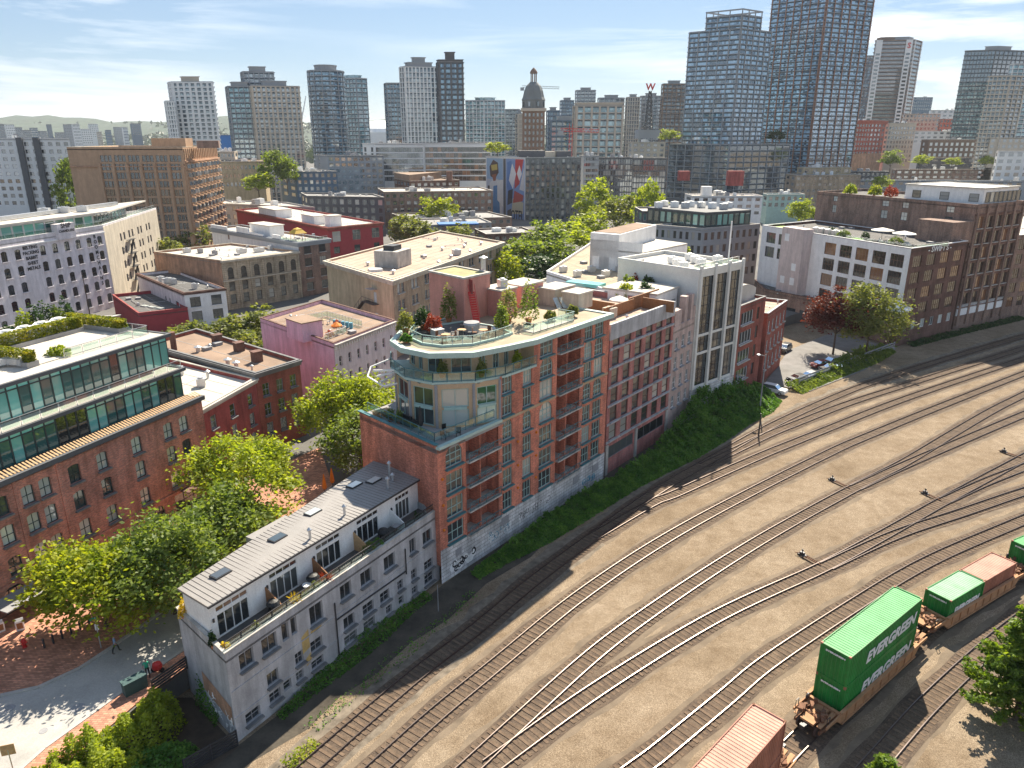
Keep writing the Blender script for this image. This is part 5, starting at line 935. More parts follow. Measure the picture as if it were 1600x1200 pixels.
# white warehouse with painted lettering
C_, Lw, Rw = V(-102, 186.4), V(-116.5, 125.6), V(-110.0, 232.9)
wf = dict(cols=lambda W_: [(W_ - 2.5 - i * 3.45 - (0 if i < 6 else 3.2), W_ - 1.0 - i * 3.45 - (0 if i < 6 else 3.2)) for i in range(16)], rows=[(18.4 - 3.6 * i, 20.6 - 3.6 * i, .25) for i in range(5)], nx=2, ny=2, fm='paint_black', pm='pane_dark', sill='stucco_lilac')
r10, _ = bld('white_warehouse', 'white painted brick warehouse with black lettering and glazed top floor', [Lw, C_, Rw], ZC, 23.0, 'stucco_lilac', 'roof_light', {0: wf, 1: dict(cols=lambda W_: [(x + k, x + k + 1.3) for x in (11, 18, 26, 34) for k in (0, 2.8)], rows=[(17.6 - 3.6 * i, 19.6 - 3.6 * i) for i in range(4)], nx=1, ny=2, fm='paint_black', pm='pane_dark')}, .8, 'stucco_white')
d = (C_ - Lw).normalized(); n = V(d.y, -d.x); b = MB(); b.bar(Lw + n * .15 + V3(0, 0, 21.3), C_ + n * .15 + V3(0, 0, 21.3), .3, .3); b.build('string_course', 'stucco_white', r10)
d2 = (Rw - C_).normalized(); n2 = V(d2.y, -d2.x); b = MB(); wall(b, C_ + n2 * .04, Rw + n2 * .04, ZC, 22.6, [(x + k, x + k + 1.3, 17.6 - 3.6 * i, 19.6 - 3.6 * i) for i in range(4) for x in (11, 18, 26, 34) for k in (0, 2.8)], .1); b.build('cream_side', 'stucco_cream', r10)
for i in range(4):
    q = C_ + d2 * 17 + n2 * .8 + V3(0, 0, 17.3 - 3.6 * i); b = MB(); b.bar(q - d2 * 2.2, q + d2 * 2.2, 1.1, .1); b.bar(q - d2 * 2.2 + n2 * .5 + V3(0, 0, 1), q + d2 * 2.2 + n2 * .5 + V3(0, 0, 1), .08); b.bar(q + d2 * 2, q - d2 * 1.8 + V3(0, 0, -3.6), .5, .1); b.build('fire_escape', 'metal_dark', r10)
mid = lambda s, t: C_ + (Lw - C_) * s + (Rw - C_) * t
gp = [mid(1, .06), mid(.08, .1), mid(.12, .75), mid(1, .75)]
b = MB(); MB_ = even(20, 2.6, (gp[1] - gp[0]).length, .3); hs = [(x, y, 22.6, 25.4) for x, y in MB_]; wall(b, gp[0], gp[1], 22.2, 25.7, hs, .12); wall(b, gp[1], gp[2], 22.2, 25.7, [(.5 + i * 3, 3.1 + i * 3, 22.6, 25.4) for i in range(9)], .12); b.build('top_floor_frame', 'metal_galv', r10)
windows(r10, gp[0], gp[1], hs, 1, 2, 'metal_galv', 'pane_green', .12, ft=.06, name='top_floor_glazing'); windows(r10, gp[1], gp[2], [(.5 + i * 3, 3.1 + i * 3, 22.6, 25.4) for i in range(9)], 1, 2, 'metal_galv', 'pane_green', .12, name='top_floor_glazing')
ov = [mid(1, .02), mid(-.02, .05), mid(.0, .8), mid(1, .8)]; MB().prism(ov, 25.7, 26.1, True).build('top_floor_roof', 'roof_light', r10); railing('roof_railing', [Lw - n * .6, C_ - n * .6 + d2 * .4, Rw - n2 * .6], 22.8, 1.1, 'metal_galv', r10, 2.5, 'rail_glass')
for i in range(6): q = mid(.2 + i * .14, .3 + .12 * (i % 3)); unit(r10, q.x, q.y, 26.0, (2.4, 1.6, 1.3), .2)
b = MB(); q = lambda s, t: mid(s, t) + V3(0, 0, 26.7); b.bar(q(.1, .55), q(.8, .3), 1.0, .8); b.bar(q(.8, .3), q(.95, .5), 1.0, .8); b.build('duct', 'metal_galv', r10)
b = MB(); q = C_ - d * 12.2; b.box((q.x, q.y, 23.0), (5.2, 1.6, 3.6), math.atan2(d.y, d.x)); b.build('sign_parapet', 'stucco_lilac', r10)
def text(s, size, m, loc, rz, parent, name='lettering', ext=.02, bold=0, shear=0, align='CENTER', rx=R(90), sx=1):
    cu = bpy.data.curves.new(name, 'FONT'); cu.body = s; cu.size = size; cu.extrude = ext; cu.offset = bold; cu.shear = shear; cu.align_x = align; cu.align_y = 'CENTER'; cu.resolution_u = 2
    t = bpy.data.objects.new('tmp', cu); me = bpy.data.meshes.new_from_object(t); bpy.data.objects.remove(t); me.materials.clear(); me.materials.append(M[m])
    o = bpy.data.objects.new(name, me); link(o, parent); o.rotation_mode = 'XYZ'; o.rotation_euler = (rx, 0, rz); o.location = Vector(loc) - (wloc(parent) if parent is not None else Vector()); o.scale = (sx, 1, 1); return o
rzw = math.atan2(d.y, d.x); q = C_ - d * 12.2 + n * .85; text('SHIP', 1.5, 'black_print', (q.x, q.y, 24.3), rzw, r10, bold=.03); text('CHANDLERS', .8, 'black_print', (q.x, q.y, 23.1), rzw, r10, bold=.02)
for i, ch in enumerate('BOOMCHAINS'): q = C_ - d * 3.35 + n * .07; text(ch, 1.2, 'black_print', (q.x, q.y, 20.6 - i * 1.28), rzw, r10, bold=.03)
for i, ch in enumerate(('BELTING', 'PACKING', 'BABBIT', 'SHEET', 'METALS')): q = C_ - d * 22.3 + n * .07; text(ch, 1.0, 'black_print', (q.x, q.y, 20.6 - i * 1.15), rzw, r10, bold=.02)

# ------------------------------------------------------------------ the row along the tracks beyond the corner building
a3, c3 = V(12.6, 91.4), V(23.8, 105.5); d = (c3 - a3).normalized(); n = V(d.y, -d.x); bk = -n * 15
g3 = dict(cols=cols(6, 1.8, .75, .65), rows=rows(4.95, 2.62, 6, 2.12), nx=1, ny=2, fm='brick_deep', pm='pane', sill='concrete', ft=.08)
r11, P = bld('rose_brick_warehouse', 'rose brick warehouse with grey cornice and six window columns beside the round ended building', [a3, c3, c3 + bk, a3 + bk], 0, 21.1, 'brick_rose', 'roof_pinkish', {0: [g3, dict(cols=[(.8, 7.6), (8.9, 16.8)], rows=[(2.2, 4.0)], nx=4, ny=1, fm='concrete_dark', pm='pane_dark')]}, .9, 'concrete', ('concrete', 2.0, .12))
for i in range(1, 7): b = MB(); z = 4.75 + 2.62 * (i - 1); b.bar(a3 + n * .07 + V3(0, 0, z), c3 + n * .07 + V3(0, 0, z), .14, .3); b.build('string_course', 'concrete', r11)
for u in (0.25, 8.25, 17.6): q = a3 + d * u + n * .08; b = MB(); b.box((q.x, q.y, 2.2), (.6, .2, 4.4), math.atan2(d.y, d.x)); b.build('base_pier', 'concrete_pale', r11)
for x, y, h, l, rz in ((15, 101, 1.7, 8, .9), (19.5, 107, 1.9, 9, .9), (12.5, 103.5, 1.5, 5, 2.45), (21, 104, 1.6, 5, 2.45)): b = MB(); b.box((x, y, 20.2 + h / 2), (l, .2, h), rz); b.build('terrace_screen', 'wood', r11)
for x, y, lb in ((17.5, 111.5, 'golden shrub on the rose brick warehouse roof'), (20.5, 112, 'dark rounded shrub on the rose brick warehouse roof')): potted(lb, x, y, 20.2, 2.6, 2.8, 'leaf_yellow' if x < 19 else 'leaf_dark', n=900, ls=.25)
unit(r11, 13.5, 99.5, 20.2, (1.6, 1.4, 1.2), .8, 'stucco_cream'); parasol('pale round parasol on the rose brick roof terrace', 15.5, 104.5, 20.2, 'pale_cloth', 1.5, 2.0)
a4, c4 = c3 + d * .05, V(28.5, 112.0); d4 = (c4 - a4).normalized(); n4 = V(d4.y, -d4.x); bk = -n4 * 14
r12, _ = bld('pink_rendered_building', 'narrow pale pink rendered building with stepped top balconies in the track row', [a4, c4, c4 + bk, a4 + bk], 0, 17.2, 'stucco_rosepale', 'roof_light', {0: dict(cols=cols(3, 1.15, 1.0), rows=rows(4.2, 3.1, 4, 1.9), nx=2, ny=2, fm='paint_white', pm='pane_dark', sill='paint_grey')}, .7, 'stucco_rosepale')
for u, z, w, h in ((1.6, 18.4, 2.4, 2.4), (4.4, 19.2, 1.0, 4.0), (6.6, 19.2, 1.0, 4.0), (7.6, 18.2, .8, 2.0)): q = a4 + d4 * u - n4 * .5; b = MB(); b.box((q.x, q.y, z), (w, 1.0, h), math.atan2(d4.y, d4.x)); b.build('balcony_pier', 'stucco_rosepale', r12)
q0, q1 = a4 - n4 * 3.2, c4 - n4 * 3.2; b = MB(); hs = [(x, y, 17.6, 20.0) for x, y in even(3, 1.7, (q1 - q0).length, .6)]; wall(b, q0, q1, 16.4, 21.6, hs, .15); wall(b, q0 - n4 * 8, q0, 16.4, 21.6); b.build('setback_wall', 'stucco_white', r12); windows(r12, q0, q1, hs, 2, 1, 'tw_grey', 'pane_blind', .15); MB().prism([q0 + n4 * .3, q1 + n4 * .3, q1 - n4 * 9, q0 - n4 * 9], 21.6, 21.9, True).build('setback_roof', 'roof_light', r12)
b = MB(); s0, s1 = q0 + d4 * .4 + V3(0, 0, 20.6), q0 + d4 * 3.2 + V3(0, 0, 20.6); b.bar((s0 + s1) / 2 + n4 * 1.6 - V3(0, 0, 2.6), (s0 + s1) / 2, 2.8, .1); b.build('skylight', 'pane_far', r12)
a5, c5 = V(28.6, 112.1), V(38.0, 120.6); d5 = (c5 - a5).normalized(); n5 = V(d5.y, -d5.x); bk = -n5 * 16; L5 = (c5 - a5).length
r13, _ = bld('dark_glass_lofts', 'tall white framed loft building with three bays of dark glass in the track row', [a5, c5, c5 + bk, a5 + bk], 0, 24.6, 'pier_pale', 'roof_light', {0: [dict(cols=cols(3, 3.2, 1.1, .9), rows=[(14.2, 23.4)], nx=3, ny=6, fm='metal_dark', pm='pane_dark', ft=.1), dict(cols=cols(3, 3.2, 1.1, .9), rows=[(11.2, 13.8)], nx=3, ny=2, fm='metal_dark', pm='pane_dark'), dict(cols=cols(3, 3.2, 1.1, .9), rows=[(5.6, 10.8)], nx=3, ny=4, fm='metal_dark', pm='pane_dark')]}, .5, 'pier_pale', ('pier_pale', .8, .1))
for i in range(4): q = a5 + d5 * (.45 + i * (L5 - .9) / 3) + n5 * .15; b = MB(); b.box((q.x, q.y, 15.2), (.5, .4, 20), math.atan2(d5.y, d5.x)); b.build('pier', 'pier_pale', r13)
b = MB(); b.bar(a5 + n5 * .1 + V3(0, 0, 2.6), c5 + n5 * .1 + V3(0, 0, 2.6), .2, 5.2); b.build('stone_base', 'stone_base', r13)
b = MB(); q = c5 - d5 * 1.5 - n5 * 2; b.tube((q.x, q.y, 24.2), (q.x, q.y, 31), .12); b.build('flagpole', 'paint_white', r13)
for k in range(7): q = a5 + d5 * (1.5 + k * 1.6) - n5 * (4 + 2.2 * (k % 3)); unit(r13, q.x, q.y, 24.2, (1.3, 1.1, .8), .5, 'paint_white')
railing('terrace_railing', [a5 - n5 * 1, c5 - n5 * 1], 24.3, 1.0, 'metal_galv', r13, 1.5, 'rail_glass')
# red brick buildings at the end of the row
a6, c6 = V(38.3, 121.0), V(45.2, 129.0); d6 = (c6 - a6).normalized(); n6 = V(d6.y, -d6.x); bk = -n6 * 12
r14, _ = bld('red_brick_arched_roof_building', 'red brick building with curved roof and wide windows at the end of the row', [a6, c6, c6 + bk, a6 + bk], 0, 17.0, 'brick_darkred', 'roof_grey', {0: [dict(cols=[(.8, 5.6)], rows=rows(3.2, 3.4, 4, 2.2), nx=4, ny=1, fm='paint_white', pm='pane_dark', sill='concrete_pale'), dict(cols=[(7.2, 8.3)], rows=rows(3.2, 3.4, 4, 2.2), nx=1, ny=2, fm='brick_deep', pm='pane_dark')]}, .4, 'concrete_dark')
b = MB(); ax0, ax1 = a6 - n6 * 2, c6 - n6 * 2; pr = [(i / 8) for i in range(9)]
for s in range(2): pass
arc = [ax0.lerp(ax1, t) + V3(0, 0, 17.6 + 2.0 * math.sin(math.pi * (t * .8 + .1)) ** .8) for t in pr]
for p_, q_ in zip(arc, arc[1:]): b.face([p_, q_, q_ - n6 * 9, p_ - n6 * 9]); b.face([(p_.x, p_.y, 16.4), (q_.x, q_.y, 16.4), q_, p_])
b.build('curved_roof', 'roof_light', r14)
a7, c7 = V(46.5, 130.6), V(54.0, 142.0); d7 = (c7 - a7).normalized(); n7 = V(d7.y, -d7.x); bk = -n7 * 14
r15, _ = bld('low_red_brick_building', 'lower red brick building with narrow windows facing the parking lot', [a7, c7, c7 + bk, a7 + bk], 0, 13.5, 'brick_darkred', 'roof_pinkish', {0: dict(cols=cols(5, 1.1, .9), rows=rows(2.4, 3.6, 3, 2.2), nx=1, ny=2, fm='paint_white', pm='pane_dark', sill='concrete_pale')}, .5, 'concrete')
# white warehouse with the SWIFT'S sign, its brick tower block and podium
C7, L7, R7 = V(84.5, 156.6), V(66.9, 199.6), V(103.3, 168.4)
pw = lambda W_: [(W_ - 4.9 - i * 4.75, W_ - 1.4 - i * 4.75) for i in range(5)]
pl = lambda W_: [(2.0, 5.4), (6.6, 9.6)]
r16, _ = bld('white_swifts_warehouse', "white side walled brick warehouse with SWIFT'S sign beside the parking lot", [L7, C7, R7], 0, 21.5, 'brick_deep', 'roof_tar', {0: [dict(cols=pw, rows=rows(6.0, 3.7, 4, 2.8), nx=4, ny=2, fm='brick_brown', pm='pane_warm_reflect', ft=.06), dict(cols=pl, rows=rows(13.6, 3.7, 2, 2.7), nx=4, ny=2, fm='metal_dark', pm='pane_dark', ft=.06)], 1: [dict(cols=lambda W_: even(4, 3.3, W_, 1.3, 1.6), rows=rows(6.6, 3.55, 4, 2.5), nx=4, ny=2, fm='brick_deep', pm='pane_warm_reflect', ft=.06), dict(cols=cols(6, 1.7, 1.2), rows=[(3.2, 5.2)], nx=2, ny=1, fm='paint_white', pm='pane_blind')]}, .6, 'stucco_white')
d = (C7 - L7).normalized(); n = V(d.y, -d.x); W7 = (C7 - L7).length; hs = [(x, y) + r_ for r_ in rows(6.0, 3.7, 4, 2.8) for x, y in pw(W7)] + [(x, y) + r_ for r_ in rows(13.6, 3.7, 2, 2.7) for x, y in pl(W7)]
b = MB(); wall(b, L7 + n * .06, C7 + n * .06, 4, 21.4, hs, .1); b.build('white_side', 'stucco_white', r16); plain('stucco_blush', (.68, .56, .52), stain=.2, var=.1)
q = L7 + d * 14.5 + n * 1.4; b = MB(); b.box((q.x, q.y, 14.2), (7.5, 3.0, 16.5), math.atan2(d.y, d.x)); b.build('white_stair_tower', 'stucco_blush', r16)
for u, z in ((-1.8, 9.4), (1.6, 9.4), (1.6, 13), (-1.8, 20)): p_ = q + d * u + n * 1.52; MB().box((p_.x, p_.y, z), (1.5, .05, 1.8), math.atan2(d.y, d.x)).build('blocked_window', 'stucco_white', r16)
e = (R7 - C7).normalized(); en = V(e.y, -e.x); q = C7 + e * 11 + en * .09; text("- SWIFT'S -", 1.7, 'white_print', (q.x, q.y, 20.7), math.atan2(e.y, e.x), r16, bold=.03, sx=1.15)
for u, t, lb, w in ((24, 4, 'large bamboo planter along the white warehouse roof edge', 3), (30, 4.5, 'clipped shrub on the white warehouse roof lawn', 2), (19, 5, 'dark shrub by the stair tower on the white warehouse roof', 2.4), (38, 5, 'long low planter at the near corner of the white warehouse roof', 3)): p_ = L7 + d * u - n * t; potted(lb, p_.x, p_.y, 20.9, 1.8, w, 'leaf_dark' if w < 3 else 'leaf_mid', 'metal_dark', 500, .25)
for u, t, w, l in ((22, 4, 3, 5), (27, 5, 3, 3), (3, 5, 5, 8)): p_ = L7 + d * u - n * t; b = MB(); b.box((p_.x, p_.y, 20.95), (l, w, .08), math.atan2(d.y, d.x)); b.build('roof_lawn', 'turf', r16)
for u, t, lb in ((30.5, 9, 'left cream parasol on the white warehouse roof terrace'), (37, 8.4, 'right cream parasol on the white warehouse roof terrace')): p_ = L7 + d * u - n * t; parasol(lb, p_.x, p_.y, 20.9, 'pale_cloth', 2.6, 2.8)
for u, t in ((33, 6), (36, 5.5), (39.5, 6.5), (34, 8.6)): p_ = L7 + d * u - n * t; b = MB(); b.box((p_.x, p_.y, 21.15), (1.8, .8, .5), R(20 + u * 7)); b.box((p_.x, p_.y + .4, 21.5), (1.8, .15, .5), R(20 + u * 7)); b.build('roof_sofa', 'pale_cloth', label='low pale sofa on the white warehouse roof, %s' % {33: 'second from the left', 36: 'third from the left', 39.5: 'nearest the corner', 34: 'between the parasols'}[u], cat='sofa', group='sofas on the white warehouse roof')
railing('terrace_railing', [L7 + d * 27 - n * 1.6, L7 + d * 45.5 - n * 1.6, C7 + e * 12 - n * 1.6], 20.9, 1.1, 'metal_galv', r16, 2.2, 'rail_glass')
for u in range(5): p_ = L7 + d * (15 + u * 2.1) - n * 4; unit(r16, p_.x, p_.y, 20.9, (1.5, 1.4, 1.2), .3, 'metal_galv')
C8, L8_, R8 = V(105.6, 171.4), V(86.4, 214.6), V(123.6, 182.2)
bt = dict(cols=lambda W_: even(5, 2.7, W_, 1.4, 1.0), rows=rows(6.0, 3.55, 6, 2.7), nx=3, ny=2, fm='brick_deep', pm='pane_warm_reflect', ft=.06, sill='concrete_pale')
r17, _ = bld('brick_tower_block', 'tall brown brick warehouse with white penthouse, right of the white warehouse', [L8_, C8, R8], 0, 29.2, 'brick_brown', 'roof_tar', {1: bt, 0: dict(cols=[(6, 7.4), (22, 24), (28, 29.8), (40, 42)], rows=[(24, 26), (27, 28.4)], nx=2, ny=2, fm='metal_dark', pm='pane_blind')}, .6, 'brick_brown')
d = (C8 - L8_).normalized(); n = V(d.y, -d.x); e = (R8 - C8).normalized(); en = V(e.y, -e.x); W8 = (R8 - C8).length
for i in range(6): q = C8 + e * (.7 + i * (W8 - 1.2) / 5) + en * .2; b = MB(); b.box((q.x, q.y, 15), (.7, .5, 28), math.atan2(e.y, e.x)); b.build('pier', 'brick_brown', r17)
for i in range(7): b = MB(); b.bar(C8 + en * .12 + V3(0, 0, 5.6 + 3.55 * i), R8 + en * .12 + V3(0, 0, 5.6 + 3.55 * i), .24, .45); b.build('string_course', 'concrete' if i == 0 else 'brick_deep', r17)
b = MB(); b.bar(C8 + en * .1 + V3(0, 0, 4.2), R8 + en * .1 + V3(0, 0, 4.2), .3, 1.6); b.build('base_band', 'stucco_white', r17)
q = [L8_ + d * 27 - n * 1.5, C8 - d * 1 - n * 1.5 + e * 2, R8 - d * 1 - e * 2, R8 - d * 20 - e * 2]; MB().prism(q, 28.6, 32.6).build('penthouse', 'stucco_white', r17); ring(MB(), q, 32.5, 32.8, .3, .3).build('penthouse_roof_edge', 'roof_light', r17)
hs = [(2 + i * 7, 4.2 + i * 7, 29.6, 31.4) for i in range(3)]; windows(r17, q[0] + n * .1, q[1] + n * .1, hs, 1, 2, 'metal_dark', 'pane', .12); hs = [(1 + i * 2, 2.7 + i * 2, 29.4, 31.8) for i in range(8)]; windows(r17, q[1] + en * .1, q[2] + en * .1, hs, 1, 1, 'metal_dark', 'pane', .12)
q = L8_ + d * 43 + n * 3.5; b = MB(); b.box((q.x, q.y, 23.2), (9, 7, 4.8), math.atan2(d.y, d.x)); b.build('brick_annex', 'brick_brown', r17)
for u, t in ((8, 4), (14, 6), (20, 5)): q = L8_ + d * u - n * t; potted('leafy planter on the brown tower block roof, %s' % {8: 'farthest one', 14: 'middle one', 20: 'nearest the white penthouse'}[u], q.x, q.y, 28.6, 3.2, 3.4, {8: 'leaf_lime', 14: 'leaf_yellow', 20: 'leaf_flower'}[u], n=900, ls=.3)
R9 = R8 + V(34, 15); r18, _ = bld('far_right_brick_building', 'brown brick building at the right edge beside the tower block', [L8_ + V(40, 20), R8 + e * .1, R9], 0, 21.0, 'brick_brown', 'roof_light', {1: dict(cols=lambda W_: even(9, 2.4, W_, 1.2), rows=rows(3.0, 3.6, 5, 2.5), nx=3, ny=2, fm='brick_deep', pm='pane_warm_reflect', ft=.06)}, .6, 'concrete')
pq = [at(1195, 452, 6.6), at(1392, 490, 6.6), C7 + V(-1, 1), L7 + V(0, 2)]
r19, _ = bld('low_podium_building', 'low dark brick podium in front of the white warehouse wall', pq, .2, 6.6, 'brick_brown', 'roof_tar', {0: dict(cols=lambda W_: even(7, 3.2, W_, 2), rows=[(.6, 3.2)], nx=3, ny=1, fm='metal_dark', pm='pane_dark')}, .5, 'brick_deep')
q = at(1397, 486, 6.6); q = q * .965; o = empty('white_tent', (q.x, q.y, 6.2), 'white pitched tent canopy in front of the warehouse wall', 'tent'); MB().lathe((q.x, q.y, 8.4), [(4.2, 0), (.1, 1.5)], 4).build('canopy', 'paint_white', o)
for sx, sy in ((-2.6, 0), (2.6, 0), (0, 2.6), (0, -2.6)): MB().box((q.x + sx, q.y + sy, 7.3), (.1, .1, 2.2)).build('pole', 'paint_grey', o)
# buildings behind the row
pq = [at(854, 424, 21), at(958, 456, 21), at(1082, 428, 21), at(925, 378, 21)]
r20, _ = bld('white_roof_terrace_building', 'pale building behind the row with white rooftop house and terraces', pq, ZC, 21, 'stucco_white', 'roof_gravel', None, .4, 'stucco_white')
hq = [at(921, 419, 20.6), at(1002, 428, 20.6), at(1072, 411, 20.6), at(992, 398, 20.6)]; b = MB(); hs = [(.6, 2.0, 20.8, 23), (4, 5.6, 20.8, 23)]; wall(b, hq[0], hq[1], 20.6, 26, hs, .15); 
for i in (1, 2, 3): wall(b, hq[i], hq[(i + 1) % 4], 20.6, 26 if i == 3 else 24.2)
b.build('roof_house', 'stucco_white', r20); windows(r20, hq[0], hq[1], hs, 1, 1, 'tw_grey', 'pane', .15); MB().prism(hq, 24.1, 24.4).build('roof_house_roof', 'roof_light', r20); m_ = lerp2(hq[0], hq[1], .55); m2 = lerp2(hq[3], hq[2], .4); MB().prism([hq[0], m_, m2, hq[3]], 20.6, 27.2).build('stair_house', 'stucco_white', r20); MB().prism([hq[0].lerp(m2, .06), m_.lerp(hq[3], .06), m2.lerp(hq[0], .06), hq[3].lerp(m_, .06)], 27.1, 27.3).build('stair_house_roof', 'roof_brown', r20)
for px, py in ((1035, 432), (1015, 440), (990, 440)): q = at(px, py, 20.6); b = MB(); b.bar((q.x - 1, q.y, 20.7), (q.x + .8, q.y + 1, 22.6), 2.2, .1); b.build('skylight', 'pane_blind', r20)
for px, py, mt, lb in ((995, 441, 'leaf_flower', 'orange potted shrubs in front of the white rooftop house'), (1012, 448, 'leaf_dark', 'dark shrub in front of the white rooftop house'), (1070, 398, 'leaf_lime', 'bright green shrub at the end of the white rooftop house'), (980, 447, 'leaf_mid', 'green shrub left of the orange rooftop shrubs')): q = at(px, py, 21); potted(lb, q.x, q.y, 20.6, 2.0, 2.2, mt, n=600, ls=.25)
railing('terrace_railing', [at(990, 442, 20.6), at(1082, 422, 20.6)], 20.8, 1, 'metal_galv', r20, 1.5, 'rail_glass'); q = at(890, 440, 21); b = MB(); b.bar((q.x, q.y, 21.0), (q.x + 5, q.y - 3.6, 21.0), 2.6, .5); b.build('green_skylight', 'pane_green2', r20)
for k in range(8): q = at(880 + k * 22, 425 + (k * 7) % 14, 20.6); unit(r20, q.x, q.y, 20.6, (1.2, 1.0, .8), .5, 'metal_galv')
pq = [at(842, 432, 18.4), at(905, 458, 18.4), at(965, 440, 18.4)]; r21, _ = bld('cream_rear_building', 'low cream building between the round ended building and the white rooftop house', [at(800, 452, 18.5), at(868, 480, 18.5), at(955, 446, 18.5)], ZC, 18.5, 'stucco_cream', 'roof_grey', None, .4, 'stucco_cream')
# ------------------------------------------------------------------ middle distance and skyline
USED = []; plain('tw_verdigris', (.2, .215, .21), var=.2, scale=.2); plain('tw_slate', (.17, .185, .18), var=.15, scale=.1); plain('tw_span', (.04, .07, .1), var=.2, scale=.05, rough=.35)
def corner_pts(xl, xc, xr, ytop, Y, dl, dr, back=None):
    """L, C, R, B roof corners seen at columns xl, xc, xr; C at distance Y, the others dl / dr farther"""
    C = at_depth(xc, ytop, Y); z = C.z
    def px(x, y): return Vector(((x - 800) / FPX * (y * _c - (z - CAM_H) * _s), y, 0))
    Lp, Rp = px(xl, Y + dl), px(xr, Y + dr); Cp = Vector((C.x, C.y, 0))
    USED.append((Cp + (Lp + Rp - Cp)) / 2 if False else (Lp + Rp) / 2); return [Lp, Cp, Rp, Lp + Rp - Cp], z
def pane_grid(b, p0, p1, zs, us, h, out=.04):
    """joined window panes: thin boxes standing a little proud in a frame"""
    p0 = Vector((p0[0], p0[1], 0)); u = (Vector((p1[0], p1[1], 0)) - p0).normalized(); n = Vector((u.y, -u.x, 0)); rz = math.atan2(u.y, u.x)
    for z in zs:
        for a, c in us: q = p0 + u * (a + c) / 2; b.box((q.x, q.y, z + h / 2), (c - a, out * 2, h), rz)
def lowrise(label, xl, xc, xr, ytop, Y, dl, dr, wm, rm='roof_grey', nl=0, nr=0, fh=3.3, nrow=5, wh=1.9, ww=None, pm='pane_far', top=1.0, single=True, name='city_building', par=.5, group=None, z0=ZC, cop='concrete_pale', cornice=None, units=4):
    pts, z = corner_pts(xl, xc, xr, ytop, Y, dl, dr); faces = {}; joined = MB()
    rws = [(z - top - wh - i * fh, z - top - i * fh) for i in range(nrow) if z - top - wh - i * fh > z0 + .5]
    for i, n in ((0, nl), (1, nr)):
        Wd = (pts[i + 1] - pts[i]).length
        if n:
            w = ww or Wd / n * .55
            if single: faces[i] = dict(cols=cols(n, w, Wd / n * .25), rows=rws, nx=1, ny=1, fm='paint_grey', pm=pm, ft=.1)
            else: pane_grid(joined, pts[i], pts[i + 1], [r_[0] for r_ in rws], even(n, w, Wd, Wd / n * .22), wh)
    root, P = bld(name, label, pts, z0, z, wm, rm, faces, par, cop, cornice, group=group)
    if joined.f: joined.build('windows', pm, root, kind='stuff')
    c = sum(P, Vector()) / 4; rr = random.Random(int(Y + xc))
    for _ in range(units):
        q = P[1].lerp(P[3], rr.uniform(.2, .8)).lerp(P[0].lerp(P[2], rr.uniform(.2, .8)), .5); s = rr.uniform(1.2, 3.2); unit(root, q.x, q.y, z - par, (s, s * .8, rr.uniform(.9, 2.2)), rr.uniform(0, 1.5), rr.choice(['metal_galv', 'paint_grey', 'paint_white']))
    return root, P, z
def tower(label, xl, xc, xr, ytop, Y, dl, dr, gm, sm, pm_=None, fh=2.95, sl=.55, out=.35, npl=6, npr=4, pw=.5, crown=None, name='tower', z0=ZC, pts=None, z=None, group=None, slabs=True, spm='tw_span'):
    """glazed core with a slab edge at every floor and piers, each slab and pier a part"""
    if pts is None: pts, z = corner_pts(xl, xc, xr, ytop, Y, dl, dr)
    c = sum(pts, Vector()) / len(pts); root = empty(name, (c.x, c.y, z0), label, 'tower', group)
    MB().prism(pts, z0, z).build('windows', gm, root, kind='stuff')
    if slabs:
        sb = MB(); ring(sb, [p - c for p in pts], 0, sl, out, .3); sb.mat(1); ring(sb, [p - c for p in pts], -.75, -.01, .1, .3); me = sb.mesh('floor_slab', [sm, spm]); n = int((z - z0) / fh); low = max(0, n - (62 if npl == 7 else 36))
        for i in range(low, n + 1): inst('floor_slab', me, root, (c.x, c.y, z - sl - (n - i) * fh))
    pm_ = pm_ or sm; k = len(pts)
    for i, m in zip(range(k), (npl, npr) + (2,) * k):
        p, q = pts[i], pts[(i + 1) % k]; u = (q - p).normalized(); n_ = Vector((u.y, -u.x, 0)); rz = math.atan2(u.y, u.x)
        if m < 1: continue
        pmesh = MB().box((0, 0, (z - z0) / 2), (pw, out * 1.6, z - z0)).mesh('pier', pm_)
        for j in range(m + 1):
            if i > 1 and j in (0, m): continue
            r_ = p.lerp(q, min(max(j / m, pw / 2 / (q - p).length), 1 - pw / 2 / (q - p).length)) + n_ * out * .4; inst('pier', pmesh, root, (r_.x, r_.y, z0 + .01 * i), rz)
    MB().prism(pts, z, z + .4).build('roof', 'roof_grey', root)
    if crown:
        for f, h, m in crown: b = MB(); q = [c + (p - c) * f for p in pts]; b.prism(q, z, z + h); ring(b, q, z + h - .3, z + h + .3, .4, .3); b.build('roof_crown', m, root)
    return root, pts, z
lowrise('pale grey apartment slab with dark vertical stripes at the left edge', -90, -80, 108, 216, 345, 5, 0, 'tw_white', 'roof_grey', 0, 15, 3.2, 9, 1.7, None, 'pane_far', 1.6)
for px in (38, 64): q = at_depth(px, 260, 344.2); b = MB(); b.box((q.x, q.y, 24), (2.6, .8, 39)); b.build('dark_stripe_panel', 'tw_dark', bpy.data.objects['city_building'])
